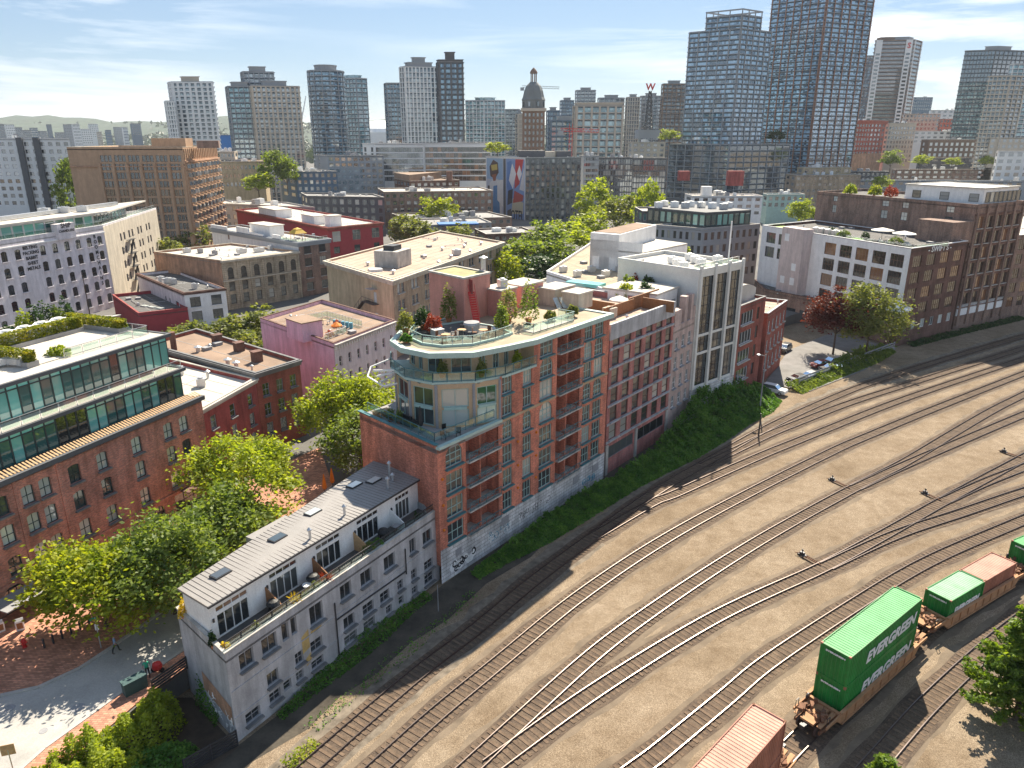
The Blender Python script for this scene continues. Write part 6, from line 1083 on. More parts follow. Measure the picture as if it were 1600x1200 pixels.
# tan tower block with bay windows
pts, z = corner_pts(104, 285, 338, 230, 255, 0, 46)
tf = [dict(cols=lambda W_: [(x + k * 1.3, x + k * 1.3 + 1.15) for x, y in even(6, 3.8, W_, 10.5, .9) for k in (0, 1, 2)], rows=[(z - 4.6 - 2.75 * i, z - 2.55 - 2.75 * i) for i in range(11)], nx=1, ny=1, fm='brick_deep', pm='pane_dark')]
rt, P = bld('tan_tower_block', 'tall tan concrete apartment block with bay windows behind the white warehouse', pts, ZC, z, 'render_tan', 'roof_light', {0: tf}, .6, 'stucco_cream')
u = (P[2] - P[1]).normalized(); n = V(u.y, -u.x); Wd = (P[2] - P[1]).length
baym = MB(); baym.prism([(-1.5, 0), (-.8, -1.3), (.8, -1.3), (1.5, 0)], 0, 2.0, True); bay_me = baym.mesh('bay_window', 'render_tan'); bg_ = MB()
for s0, s1 in (((-1.35, -.33), (-.86, -1.2)), ((-.7, -1.33), (.7, -1.33)), ((.86, -1.2), (1.35, -.33))): v0, v1 = Vector((*s0, 0)), Vector((*s1, 0)); bg_.bar(v0 + V3(0, 0, 1.05), v1 + V3(0, 0, 1.05), .06, 1.3)
bpane = bg_.mesh('pane', 'pane_far')
for i in range(10):
    for j in range(9): q = P[1] + u * (3 + j * (Wd - 6) / 8); o = inst('bay_window', bay_me, rt, (q.x, q.y, z - 7.2 - i * 2.75), math.atan2(u.y, u.x)); child('pane', bpane, o)
for i in range(7): q = P[0] + (P[1] - P[0]).normalized() * (9.8 + i * 4.6); b = MB(); b.box((q.x, q.y - .2, (z + ZC) / 2 - 2), (1.0, .5, z - ZC - 6)); b.build('pier', 'render_tan', rt)
for i in range(20): q = P[1] + u * (1 + i * (Wd - 2) / 19) + n * .15; b = MB(); b.box((q.x, q.y, z - 2.2), (.5, .3, 3.4), math.atan2(u.y, u.x)); b.build('fin', 'render_tan', rt)
b = MB(); b.bar(P[0] + V3(0, -.25, z - 6.1), P[1] + V3(0, -.25, z - 6.1), .5, .35); b.bar(P[1] + n * .3 + V3(0, 0, z - 4.6), P[2] + n * .3 + V3(0, 0, z - 4.6), .8, .5); b.build('string_course', 'brick_orange', rt)
q = P[1] + V(-7, 9); b = MB(); b.box((q.x, q.y, z + 1.2), (11, 8, 3.2), .1); b.build('lift_house', 'render_tan', rt); q = P[1] + V(4, 12); b = MB(); b.box((q.x, q.y, z + .8), (7, 7, 2.4), .3); b.build('lift_house', 'brick_brown', rt)
lowrise('beige office with two window bands right of the tan tower block', 336, 411, 417, 252, 400, -7, 34, 'stucco_beige', 'roof_brown', 12, 3, 4.2, 3, 2.0, None, 'pane_far', 1.9)
lowrise('small beige upper block behind the beige office', 338, 366, 371, 237, 420, 0, 20, 'tw_beige', 'roof_brown', 5, 1, 3.3, 3)
lowrise('dark slate blue building with roof planting among the mid distance roofs', 437, 462, 527, 268, 390, 20, 2, 'tw_blue', 'roof_light', 2, 7, 3.3, 4)
lowrise('grey balconied apartment block with a dark mansard top', 492, 511, 599, 243, 425, 12, 0, 'tw_grey', 'tw_dark', 1, 9, 3.1, 6, 1.9, 2.4)
lowrise('white framed modern apartment slab with glass balconies', 566, 585, 662, 224, 440, 13, 0, 'tw_white', 'roof_light', 2, 12, 3.2, 6, 2.5, 3.0, 'pane_far', 2.2)
lowrise('white framed glazed block left of the mural building', 655, 662, 768, 223, 442, 6, 0, 'tw_white', 'roof_light', 1, 16, 3.2, 6, 2.6, 2.4, 'pane_warm_reflect', 2.4)
r, P, z = lowrise('dark brown brick hall with a sloping roof and square chimney', 616, 640, 718, 283, 385, 26, 10, 'brick_deep', 'roof_brown', 5, 8, 3, 2, 1.6)
b = MB(); b.prism([P[0], P[1], P[3]], z - .6, z + 3.0); b.build('raised_roof', 'roof_brown', r); b = MB(); q = P[2] + V(-5, -2); b.box((q.x, q.y, z + 2), (3, 3, 5)); b.build('chimney', 'brick_deep', r)
lowrise('long brown flat roofed building in front of the dark brick hall', 590, 600, 770, 300, 352, 28, 10, 'brick_brown', 'roof_light', 2, 16, 3.2, 3, 1.7)
lowrise('long low block with a white roof edge left of centre', 318, 350, 492, 318, 318, 24, -18, 'tw_grey', 'roof_light', 3, 14, 3.3, 3, 2.0)
lowrise('dark green glazed block with rooftop plant left of centre', 470, 480, 600, 306, 335, 20, -8, 'tw_dark', 'roof_grey', 2, 10, 3.4, 4, 2.2, None, 'pane', 1.2)
lowrise('low grey building with blue roof between the trees', 650, 665, 768, 352, 295, 24, 10, 'tw_grey', 'roof_grey', 0, 9, 3, 2, 1.5)
b = MB(); q = at_depth(715, 349, 300); b.box((q.x, q.y, q.z), (16, 8, .5), .2); b.build('blue_canopy', 'blue_tarp', bpy.data.objects['city_building.009'])
lowrise('low red brick row in front of the mural building', 612, 640, 800, 343, 318, 26, 10, 'brick_brown', 'roof_grey', 2, 14, 3.2, 2, 1.6, units=8)
lowrise('small dark roofed building below the mural wall', 742, 760, 838, 366, 262, 16, 6, 'brick_deep', 'roof_grey', 1, 7, 3, 2, 1.4, units=5)
# mural building
pts, z = corner_pts(759, 821, 908, 246, 392, 28, 10)
rm_, P = bld('mural_building', 'balconied apartment block with a painted mural on its blank side wall', pts, ZC, z, 'tw_white', 'roof_grey', {1: dict(cols=cols(11, 1.5, .5), rows=[(z - 3.2 - 2.9 * i, z - .9 - 2.9 * i) for i in range(11)], nx=1, ny=1, fm='tw_dark', pm='pane')}, .5, 'tw_dark')
u = (P[2] - P[1]).normalized(); n = V(u.y, -u.x); Wd = (P[2] - P[1]).length; b = MB(); wall(b, P[1] + n * .03, P[2] + n * .03, ZC, z - .2, [(a, c, z - 3.2 - 2.9 * i, z - .9 - 2.9 * i) for i in range(11) for a, c in even(11, 1.5, Wd, .5)], .1); b.build('dark_front', 'tw_slate', rm_)
bb = MB().box((0, -.5, .45), (1.9, 1.0, .9)).mesh('balcony', 'tw_dark')
for i in range(11):
    for j in range(11):
        if (i + j) % 2: q = P[1] + u * (1.2 + j * (Wd - 2.4) / 10); inst('balcony', bb, rm_, (q.x, q.y, z - 3.6 - 2.9 * i), math.atan2(u.y, u.x))
e = (P[1] - P[0]).normalized(); en = V(e.y, -e.x); EW_ = (P[1] - P[0]).length
def mural(shape, col, lift):
    nm = 'mural_' + '_'.join(str(int(c * 99)) for c in col)
    if nm not in M: plain(nm, col, var=.08)
    b = MB(); b.face([P[0] + e * (s * EW_) + en * (.02 + lift * .01) + V3(0, 0, z - 1 - t * 36) for s, t in shape]); b.build('mural_paint', nm, rm_)
rnd = random.Random(3)
mural([(.02, 1), (.98, 1), (.98, 0), (.02, 0)], (.5, .52, .55), 0); mural([(.53, 1), (.98, 1), (.98, 0), (.53, 0)], (.2, .3, .5), 1); mural([(.03, .3), (.03, 0), (.45, 0), (.45, .3)], (.3, .42, .55), 1); mural([(.3, .6), (.3, .32), (.45, .3), (.45, .7)], (.7, .68, .62), 3); mural([(.6, .3), (.68, .06), (.78, .2), (.7, .42)], (.7, .68, .66), 4); mural([(.8, .2), (.86, .08), (.92, .2), (.86, .3)], (.75, .7, .68), 6); mural([(.03, .95), (.04, .74), (.14, .7), (.12, .95)], (.5, .4, .12), 6); mural([(.02, 1), (.1, .35), (.3, .28), (.42, .4), (.42, 1)], (.66, .64, .6), 1); mural([(.15, 1), (.2, .4), (.34, .38), (.38, 1)], (.08, .22, .42), 2)
mural([(.12, .26), (.1, .12), (.2, .02), (.32, .06), (.34, .2), (.24, .3)], (.1, .06, .05), 3); mural([(.14, .1), (.3, .08), (.31, .16), (.16, .18)], (.5, .38, .1), 4); mural([(.16, .24), (.28, .22), (.26, .32), (.2, .33)], (.3, .1, .05), 4)
mural([(.46, 1), (.46, 0), (.52, 0), (.52, 1)], (.1, .1, .1), 1); mural([(.55, .4), (.56, .05), (.66, .02), (.74, .3), (.64, .5)], (.1, .2, .42), 2); mural([(.74, .42), (.76, 0), (.96, 0), (.86, .34)], (.48, .05, .05), 3); mural([(.86, .42), (.97, .1), (.97, .44)], (.62, .58, .55), 4)
mural([(.56, .66), (.58, .45), (.7, .42), (.68, .62)], (.04, .04, .05), 3); mural([(.7, .62), (.74, .44), (.96, .5), (.94, .58)], (.45, .08, .06), 5); mural([(.66, .78), (.7, .55), (.96, .6), (.95, .76)], (.55, .5, .34), 2); mural([(.55, 1), (.56, .74), (.66, .7), (.66, 1)], (.08, .07, .07), 2); mural([(.66, 1), (.66, .9), (.96, .86), (.96, 1)], (.45, .3, .48), 3); mural([(.04, .7), (.05, .4), (.1, .4), (.09, .72)], (.06, .06, .06), 5)
q = P[0] + e * EW_ * .81 + en * .12; text('OTEL', 7.4, 'black_print', (q.x, q.y, z - 1 - .8 * 36), math.atan2(e.y, e.x), rm_, name='mural_lettering', bold=.1, sx=.62)
for px, py, w, d_, h, mt in ((830, 236, 14, 8, 3.4, 'tw_dark'), (855, 237, 8, 6, 3, 'stucco_cream'), (880, 240, 8, 6, 3.2, 'tw_dark')): q = at_depth(px, py, 412); b = MB(); b.box((q.x, q.y, z - .4 + h / 2), (w, d_, h), .1); b.build('roof_house', mt, rm_)
for px, lb in ((778, 'yellow green tree in the planter on top of the mural building'), ): q = at_depth(px, 240, 415); far_tree(lb, q.x, q.y, z - .4, 8, 6.5, 'leaf_yellow', None, 'roof_tree')
lowrise('dark blue glazed apartment block right of the mural building', 930, 935, 990, 246, 425, 8, 2, 'tw_dark', 'roof_grey', 1, 14, 3.0, 7, 2.5, 1.2, 'pane')
lowrise('grey apartment block with terraces behind the mural building', 905, 912, 936, 243, 420, 8, 2, 'tw_grey', 'roof_grey', 1, 6, 3.0, 7, 1.7, 2)
lowrise('dark blue glazed block with planted roof left of the twin glass towers', 960, 968, 1042, 247, 435, 8, 2, 'tw_dark', 'roof_light', 1, 16, 3.2, 6, 2.7, 1.5, 'pane')
r, P, z = lowrise('grey stone office with glass top floors behind the track row', 1022, 1099, 1188, 357, 205, 9, 11, 'tw_grey', 'roof_light', 8, 9, 3.6, 4, 2.2, None, 'pane', 1.2)
gq = [P[0].lerp(P[2], .12) + V(-4, 10), P[1].lerp(P[3], .16), P[2].lerp(P[0], .1), P[3] + V(-4, 10)]; b = MB(); hs = [(a, c, z + .3, z + 3.2) for a, c in even(9, 1.6, (gq[1] - gq[0]).length, .3)]; h2 = [(a, c, z + .3, z + 3.2) for a, c in even(8, 1.6, (gq[2] - gq[1]).length, .3)]; wall(b, gq[0], gq[1], z - .5, z + 3.6, hs, .1); wall(b, gq[1], gq[2], z - .5, z + 3.6, h2, .1); b.build('glass_floor_frame', 'frame_teal', r)
windows(r, gq[0], gq[1], hs, 1, 1, 'frame_teal', 'pane_green', .12, ft=.04); windows(r, gq[1], gq[2], h2, 1, 1, 'frame_teal', 'pane_green', .12, ft=.04); MB().prism(gq, z + 3.6, z + 4.0, True).build('glass_floor_roof', 'tw_dark', r)
for k in range(9): q = gq[0].lerp(gq[2], .1 + k * .09) + V(0, (k * 5) % 7 - 1); unit(r, q.x, q.y, z + 4.0, (2, 1.6, 1.4), .3, ('paint_white', 'metal_galv')[k % 2])
lowrise('dark glazed building with roof plant between the trees and the stone office', 992, 1004, 1100, 330, 262, 16, 0, 'tw_dark', 'roof_light', 2, 12, 3.3, 4, 2.4, None, 'pane_green', .8, units=10)
lowrise('tan brick building with small paired windows behind the brown tower block', 1228, 1244, 1346, 274, 440, 20, 6, 'brick_tan', 'roof_grey', 2, 12, 3.4, 4, 1.6, None, 'pane_far', 1.0)
lowrise('tan upper block set back on the tan brick building', 1246, 1255, 1330, 262, 458, 10, 4, 'stucco_beige', 'roof_brown', 1, 6, 3.2, 1)
lowrise('pale low building with a white roof behind the stone office', 1070, 1082, 1192, 306, 350, 14, 0, 'stucco_white', 'roof_light', 1, 8, 3, 3, 1.4, None, 'pane_far', units=10)
for px, py, w, h in ((1068, 264, 9, 7), (1148, 268, 13, 11), (1103, 290, 8, 9)): q = at_depth(px, py + 14, 356); b = MB(); b.box((q.x, q.y, q.z + 1), (w * .55, 4, h * .6)); b.build('roof_house', 'brick_crimson' if px != 1103 else 'stucco_white', bpy.data.objects['city_building'])
lowrise('green glass roofed low building near the right centre', 1192, 1200, 1258, 304, 372, 10, 2, 'paint_green', 'roof_grey', 1, 6, 3, 2)
for i, (x0, x1, yt, Y, wm, rm, lb) in enumerate([(1330, 1500, 282, 470, 'tw_grey', 'roof_light', 'wide low building with pale roof beyond the brown tower block'), (1400, 1560, 265, 560, 'brick_brown', 'roof_light', 'brown low building with pale roof at the right, farther row'), (1500, 1700, 283, 455, 'tw_grey', 'roof_light', 'grey low building with glass front at the right edge'), (1440, 1640, 247, 600, 'tw_dark', 'roof_light', 'dark low building with light roofs near the right edge'), (1290, 1390, 268, 520, 'tw_dark', 'roof_grey', 'dark low block below the red tower'), (1530, 1700, 262, 560, 'tw_white', 'roof_light', 'pale stepped building near the right edge')]):
    lowrise(lb, x0 - 6, x0, x1, yt, Y, 10, 0, wm, rm, 1, 14, 3.4, 2, 1.7)
r, P, z = lowrise('red brick tower with tan lower floors right of the twin glass towers', 1318, 1362, 1385, 188, 640, 5, 20, 'tw_red', 'roof_grey', 10, 4, 3.6, 12, 2.0, None, 'pane_far', 3, cop='tw_red', name='red_tower', cornice=('tw_red', 3, 1.0)); b = MB(); b.prism([P[0] * .995 + V(0, -.3), P[1] * .995 + V(0, -.3), P[2] * .995], ZC, z - 26); b.build('tan_lower_floors', 'brick_orange', r)
lowrise('beige stone office right of the red tower', 1384, 1390, 1432, 192, 660, 5, 8, 'tw_beige', 'roof_light', 1, 9, 3.8, 8, 2.2, None, 'pane_far', 3)
lowrise('dark brown hotel with rows of white windows near the right edge', 1440, 1452, 1534, 218, 640, 10, 2, 'tw_brown', 'roof_light', 1, 10, 4.2, 4, 2.6, 2.4, 'white_print', 2.4)
lowrise('white slab behind the dark brown hotel', 1420, 1428, 1546, 205, 720, 8, 2, 'tw_white', 'roof_light', 1, 12, 3.6, 3, 1.6)
for i, (x0, x1, yt, Y, wm, lb) in enumerate([(1455, 1545, 172, 900, 'tw_white', 'white gridded block on the far right hillside'), (1425, 1458, 152, 1000, 'tw_blue', 'small blue glass box building on the right horizon'), (1410, 1470, 178, 800, 'tw_beige', 'beige block below the right horizon'), (1470, 1520, 186, 760, 'tw_red', 'small reddish block on the far right slope'), (1548, 1640, 215, 560, 'tw_beige', 'beige low block at the far right edge'), (1560, 1700, 236, 480, 'tw_white', 'pale low block with dark windows at the right edge')]):
    lowrise(lb, x0 - 3, x0, x1, yt, Y, 8, 0, wm, 'roof_light', 1, 10, 4, 4, 2.2, single=False, units=2)
# towers, left to right
T_ = tower
T_('white gridded apartment tower standing farthest left on the skyline', 262, 268, 333, 128, 560, 6, 0, 'tg_grey', 'tw_white', None, 2.95, .9, .4, 2, 7, 1.6, [(.4, 3.5, 'tw_beige')])
T_('low pale wing at the foot of the leftmost tower', 257, 259, 272, 158, 552, 3, 0, 'tg_grey', 'tw_white', None, 2.95, .9, .4, 1, 3, .8)
T_('beige apartment tower with stepped glass crown, left wing', 352, 356, 396, 135, 480, 8, 0, 'tg_teal', 'tw_grey', 'tw_grey', 2.95, .35, .3, 2, 5, .35, [(.6, 2.5, 'tw_grey')])
T_('beige apartment tower with tan vertical piers, right wing', 388, 392, 468, 134, 474, 12, 8, 'tg_grey', 'tw_beige', 'tw_beige', 2.95, .45, .35, 3, 10, 1.1, [(.5, 3, 'tw_grey')])
T_('stepped glass crown block rising over the beige tower', 376, 380, 428, 112, 486, 6, 4, 'tg_grey', 'tw_grey', None, 2.95, .5, .4, 2, 6, .5, [(.5, 3, 'tw_grey')])
C = at_depth(503, 110, 520); rad = 12.2; rp_ = [Vector((C.x + rad * math.cos(R(200 + i * 26)), C.y + 10 + rad * math.sin(R(200 + i * 26)), 0)) for i in range(14)][:14]
rp_ = [Vector((C.x + rad * math.cos(a), C.y + 10 + rad * math.sin(a), 0)) for a in [2 * math.pi * i / 14 for i in range(14)]]
T_('round fronted blue glass apartment tower left of the stadium', 0, 0, 0, 0, 0, 0, 0, 'tg_blue', 'tw_grey', None, 2.95, .5, .35, 0, 0, .4, [(.6, 3.5, 'tw_grey')], pts=rp_, z=C.z)
T_('pale teal glass tower with white balconies beside the round tower', 530, 556, 573, 122, 570, 6, 6, 'tg_teal', 'tw_white', 'tw_grey', 2.95, .3, .3, 5, 2, .4, [(.6, 2, 'tg_teal')])
T_('small grey blue tower immediately right of the stadium', 600, 604, 630, 130, 540, 6, 0, 'tg_blue', 'tw_grey', None, 2.95, .35, .3, 1, 5, .4)
T_('tall grey tower with pale piers left of the dark framed tower', 624, 632, 684, 104, 500, 6, 4, 'tg_grey', 'tw_white', 'tw_white', 2.95, .4, .35, 2, 9, .8, [(.7, 2.5, 'tw_grey'), (.35, 5.5, 'tw_grey')])
T_('dark framed glass tower with a square open crown', 682, 685, 724, 97, 480, 5, 0, 'tg_blue', 'tw_dark', 'tw_dark', 2.95, .4, .4, 1, 4, 1.1, [(.96, 1.2, 'tw_dark'), (.36, 5.5, 'tw_dark')])
T_('pale green glass slab right of the dark framed tower', 727, 756, 789, 157, 600, 2, 4, 'tg_teal', 'tw_white', None, 2.95, .35, .3, 5, 6, .4, [(.5, 2, 'tg_teal')])
T_('small grey slab on the skyline left of the domed tower', 787, 790, 812, 171, 620, 5, 0, 'tg_grey', 'tw_grey', None, 2.95, .5, .3, 1, 4, .5)
for x0, x1, yt, Y, gm, sm, lb in [(806, 818, 178, 560, 'tg_bronze', 'tw_beige', 'narrow beige block left of the domed tower'), (854, 874, 173, 600, 'tg_blue', 'tw_blue', 'low blue block right of the domed tower'), (875, 897, 157, 760, 'tg_blue', 'tw_blue', 'small blue glass tower right of the domed tower'), (899, 931, 141, 800, 'tg_dark', 'tw_grey', 'charcoal glass tower with slanted top on the central skyline'), (934, 976, 153, 720, 'tg_grey', 'tw_grey', 'grey block behind the beige gridded office'), (978, 1000, 152, 700, 'tg_bronze', 'tw_beige', 'brownish tower left of the red letter mast'), (1000, 1034, 150, 740, 'tg_grey', 'tw_grey', 'grey tower behind the red letter mast'), (1034, 1072, 131, 640, 'tg_bronze', 'tw_brown', 'brown and grey office tower left of the twin glass towers'), (858, 905, 188, 520, 'tg_dark', 'tw_blue', 'low dark glazed block in front of the central skyline')]:
    T_(lb, x0, x0 + 3, x1, yt, Y, 8, 0, gm, sm, None, 3.2, .6, .3, 1, 5, .6, [(.5, 2.4, 'tw_grey')])
r, P, z = T_('beige gridded office with green glass right of the domed tower', 896, 900, 975, 165, 480, 6, 0, 'tg_teal', 'tw_beige', 'tw_beige', 3.9, .5, .5, 1, 6, 1.2, [(.95, 1.5, 'tw_beige')])
# domed old tower
C = at_depth(834, 170, 450); ro = empty('domed_tower', (C.x, C.y + 7, ZC), 'old brown stone tower with green domed top and lantern in the central skyline', 'tower'); zt = C.z; hw = 6.4; cx, cy = C.x, C.y + 7
sq = [V(cx - hw, cy + hw), V(cx - hw, cy - hw), V(cx + hw, cy - hw), V(cx + hw, cy + hw)]; b = MB(); hs = [(a, c, zt - 4.2 - i * 3.3, zt - 2.2 - i * 3.3) for i in range(13) for a, c in even(5, 1.2, hw * 2, 1.1)]; wall(b, sq[1], sq[2], ZC, zt, hs, .3)
for i in (0, 2, 3): wall(b, sq[i], sq[(i + 1) % 4], ZC, zt)
b.build('shaft', 'tw_brown', ro); windows(ro, sq[1], sq[2], hs, 1, 1, 'tw_brown', 'pane_far', .3); ring(MB(), sq, zt - 1.2, zt + .4, .9, .1).build('cornice', 'tw_beige', ro); MB().prism(sq, zt - .5, zt).build('deck', 'tw_brown', ro)
MB().lathe((cx, cy, zt), [(6.6, 0), (6.6, 4.5), (6.9, 5.0), (6.2, 6.5), (5.4, 10), (4.2, 12.6), (2.6, 14.2), (2.2, 14.6)], 8).build('dome', 'tw_verdigris', ro)
for i in range(8): a = i * math.pi / 4 + .39; b = MB(); b.box((cx + 6.2 * math.cos(a), cy + 6.2 * math.sin(a), zt + 2.6), (1.2, 1.2, 2.6), a); b.build('dormer_window', 'pane_far', ro); b = MB(); b.tube((cx + 1.6 * math.cos(a), cy + 1.6 * math.sin(a), zt + 14.4), (cx + 1.6 * math.cos(a), cy + 1.6 * math.sin(a), zt + 19.2), .3); b.build('lantern_column', 'tw_brown', ro)
MB().lathe((cx, cy, zt + 19.2), [(2.2, 0), (2.2, .5), (1.7, 1.6), (.8, 2.6), (.1, 3.2)], 10).build('lantern_cap', 'tw_brown', ro)
def crane(label, px0, px1, pm, py, Y, m, mast_y):
    a, c, q = at_depth(px0, py, Y), at_depth(px1, py + 2, Y), at_depth(pm, py, Y); o = empty('tower_crane', (q.x, q.y, ZC), label, 'crane'); b = MB()
    for dy in (0, 1.6): b.bar(a + V3(0, 0, dy), c + V3(0, 0, dy), .3)
    n = 24
    for i in range(n): s, t = a.lerp(c, i / n), a.lerp(c, (i + 1) / n); b.bar(s, t + V3(0, 0, 1.6), .18) if i % 2 else b.bar(s + V3(0, 0, 1.6), t, .18)
    b.build('jib', m, o); b = MB(); 
    for sx in (-.8, .8): b.bar((q.x + sx, q.y, ZC), (q.x + sx, q.y, q.z + 4), .3)
    k = int((q.z - ZC) / 2)
    for i in range(k): b.bar((q.x - .8, q.y, ZC + i * 2), (q.x + .8, q.y, ZC + i * 2 + 2), .18)
    b.build('mast', m, o); MB().box((a.x, a.y, a.z - 1), (3, 1.6, 2.4)).build('counterweight', 'tw_grey', o)
crane('thin tower crane behind the domed tower', 816, 874, 832, 137, 640, 'tw_grey', 170); crane('red tower crane in front of the central skyline', 876, 936, 892, 205, 430, 'red_paint', 230)
# stadium with white roof and masts
C = at_depth(588, 198, 820); ro = empty('stadium', (C.x, C.y + 60, ZC), 'stadium with white fabric roof and leaning masts between the towers', 'stadium'); MB().lathe((C.x, C.y + 60, ZC), [(62, 0), (64, C.z - 8), (60, C.z - 4), (36, C.z + 2), (8, C.z + 5)], 32).build('roof', 'paint_white', ro)
for px, p2, yt in ((577, 574, 148), (468, 478, 150), (606, 604, 158)): a, c = at_depth(px, 205, 815), at_depth(p2, yt, 815); MB().tube(a, c, .9, .5, 6).build('mast', 'paint_white', ro)
# the mast with the red letter
C = at_depth(1016, 142, 560); ro = empty('letter_mast', (C.x, C.y, ZC), 'lattice mast carrying a big red letter W on the skyline', 'sign'); b = MB(); wz = C.z
for sx, sy in ((-1, -1), (1, -1), (1, 1), (-1, 1)): b.bar((C.x + sx * 2.6, C.y + sy * 2.6, wz - 26), (C.x + sx * .7, C.y + sy * .7, wz), .5)
for i in range(9):
    z0_, z1_ = wz - 26 + i * 2.9, wz - 26 + (i + 1) * 2.9; w0, w1 = 2.6 - 1.9 * i / 9, 2.6 - 1.9 * (i + 1) / 9
    for sx, sy, tx, ty in ((-1, -1, 1, -1), (1, -1, 1, 1), (1, 1, -1, 1), (-1, 1, -1, -1)): b.bar((C.x + sx * w0, C.y + sy * w0, z0_), (C.x + tx * w1, C.y + ty * w1, z1_), .3); b.bar((C.x + tx * w0, C.y + ty * w0, z0_), (C.x + sx * w1, C.y + sy * w1, z1_), .3)
b.build('lattice', 'metal_dark', ro); o = text('W', 6.2, 'red_paint', (C.x, C.y - .4, wz + 2.4), 0, ro, 'letter', .4, .16)
MB().box((C.x + 1, C.y + 8, wz - 29), (16, 14, 6)).build('base_block', 'tw_grey', ro)
lowrise('grey and cream blocks under the red letter mast', 982, 988, 1040, 222, 550, 8, 2, 'tw_beige', 'roof_grey', 1, 5, 3.4, 3, 2)
plain('tw_rust', (.3, .15, .1), var=.12, scale=.05); 
# twin glass towers
r, P, z = T_('big glass tower with grey grid, left of the two tallest', 1077, 1158, 1206, 44, 520, 22, 19, 'tg_sky_reflect', 'tw_grey', 'tw_grey', 2.95, .45, .4, 5, 5, .6)
c4 = sum(P, Vector()) / 4; up = [P[0].lerp(P[1], .32), P[1], P[1].lerp(P[2], .62), P[0].lerp(P[1], .32) + P[2] * .62 + P[1] * .38 - P[1]]; zt = at_depth(1158, 13, 520).z
T_('upper storeys of the left glass tower under an open roof frame', 0, 0, 0, 0, 0, 0, 0, 'tg_sky_reflect', 'tw_grey', 'tw_grey', 2.95, .45, .4, 3, 3, .6, pts=up, z=zt - 3.5, z0=z, name='upper_tower')
ring(MB(), up, zt - .8, zt, .4, .5).build('roof_frame', 'tw_grey', label='open rectangular roof frame on top of the left glass tower', cat='roof frame')
b = MB()
for p, q in zip(up, up[1:] + up[:1]):
    for t in (0, .33, .66): s = p.lerp(q, t); b.box((s.x, s.y, zt - 2.1), (.6, .6, 2.7))
b.build('frame_post', 'tw_grey', bpy.data.objects['roof_frame'])
pod, z2 = corner_pts(1046, 1140, 1235, 226, 508, 34, 22); T_('dark gridded podium under the left glass tower', 0, 0, 0, 0, 0, 0, 0, 'tg_dark', 'tw_grey', 'tw_grey', 3.6, .35, .35, 7, 8, .45, pts=pod, z=z2, name='podium')
C_ = at_depth(1288, 0, 345); pts, z = corner_pts(1204, 1290, 1362, 20, 545, 28, 18)
T_('tallest glass tower with rust coloured piers, cut by the picture top', 0, 0, 0, 0, 0, 0, 0, 'tg_sky_reflect', 'tw_grey', 'tw_rust', 2.95, .3, .6, 7, 6, .55, pts=pts, z=z + 42, name='tower')
for px, Y in ((1046, 535), (1212, 512)): q = at_depth(px, 222, Y); far_tree('big rooftop tree on the %s end of the podium' % ('left' if px < 1100 else 'right'), q.x, q.y, z2, 9, 6.0, 'leaf_lime' if px < 1100 else 'leaf_dark', None, 'roof_tree')
# right hand towers
T_('teal glass tower partly behind the bank tower', 1336, 1364, 1384, 87, 900, 4, 14, 'tg_blue', 'tw_blue', 'tw_blue', 3.6, .2, .2, 6, 4, .3)
r, P, z = T_('grey bank tower with pale ribbed corners and red emblem', 1368, 1430, 1441, 62, 800, 6, 16, 'tg_bronze', 'tw_brown', 'tw_white', 3.6, .8, .5, 0, 1, 2.0, [(.6, 3, 'tw_grey')])
u = (P[1] - P[0]).normalized(); n = V(u.y, -u.x); Wd = (P[1] - P[0]).length
for s in (.1, .86): q = P[0].lerp(P[1], s) + n * .8; b = MB(); b.box((q.x, q.y, z / 2), (Wd * .16, 1.6, z), math.atan2(u.y, u.x)); b.build('corner_rib', 'tw_white', r); w = MB(); pane_grid(w, q - u * Wd * .05 + n * .8, q + u * Wd * .05 + n * .8, [z - 14 - i * 3.6 for i in range(26)], [(0, Wd * .1)], 1.9, .1); w.build('windows', 'pane_dark', r, kind='stuff')
q = P[0].lerp(P[1], .86) + n * 1.8; text('S', 7, 'red_paint', (q.x, q.y, z - 5.5), math.atan2(u.y, u.x), r, 'emblem', .1, .2); q = P[0].lerp(P[1], .5); MB().box((q.x, q.y + 8, z + 1), (Wd * .7, 9, 4)).build('plant_room', 'tw_brown', r)
T_('dark bronze office tower near the right edge', 1508, 1556, 1610, 78, 700, 8, 10, 'tg_dark', 'tw_dark', 'tw_dark', 3.6, .35, .3, 9, 8, .4, [(.4, 3.5, 'tw_grey')])
T_('beige balconied tower near the right edge', 1546, 1580, 1604, 118, 560, 6, 6, 'tg_grey', 'tw_beige', 'tw_beige', 2.95, .7, .5, 5, 3, .6)
T_('teal glass tower at the very right edge', 1578, 1584, 1660, 100, 600, 6, 0, 'tg_teal', 'tw_white', None, 3, .3, .3, 1, 9, .3)
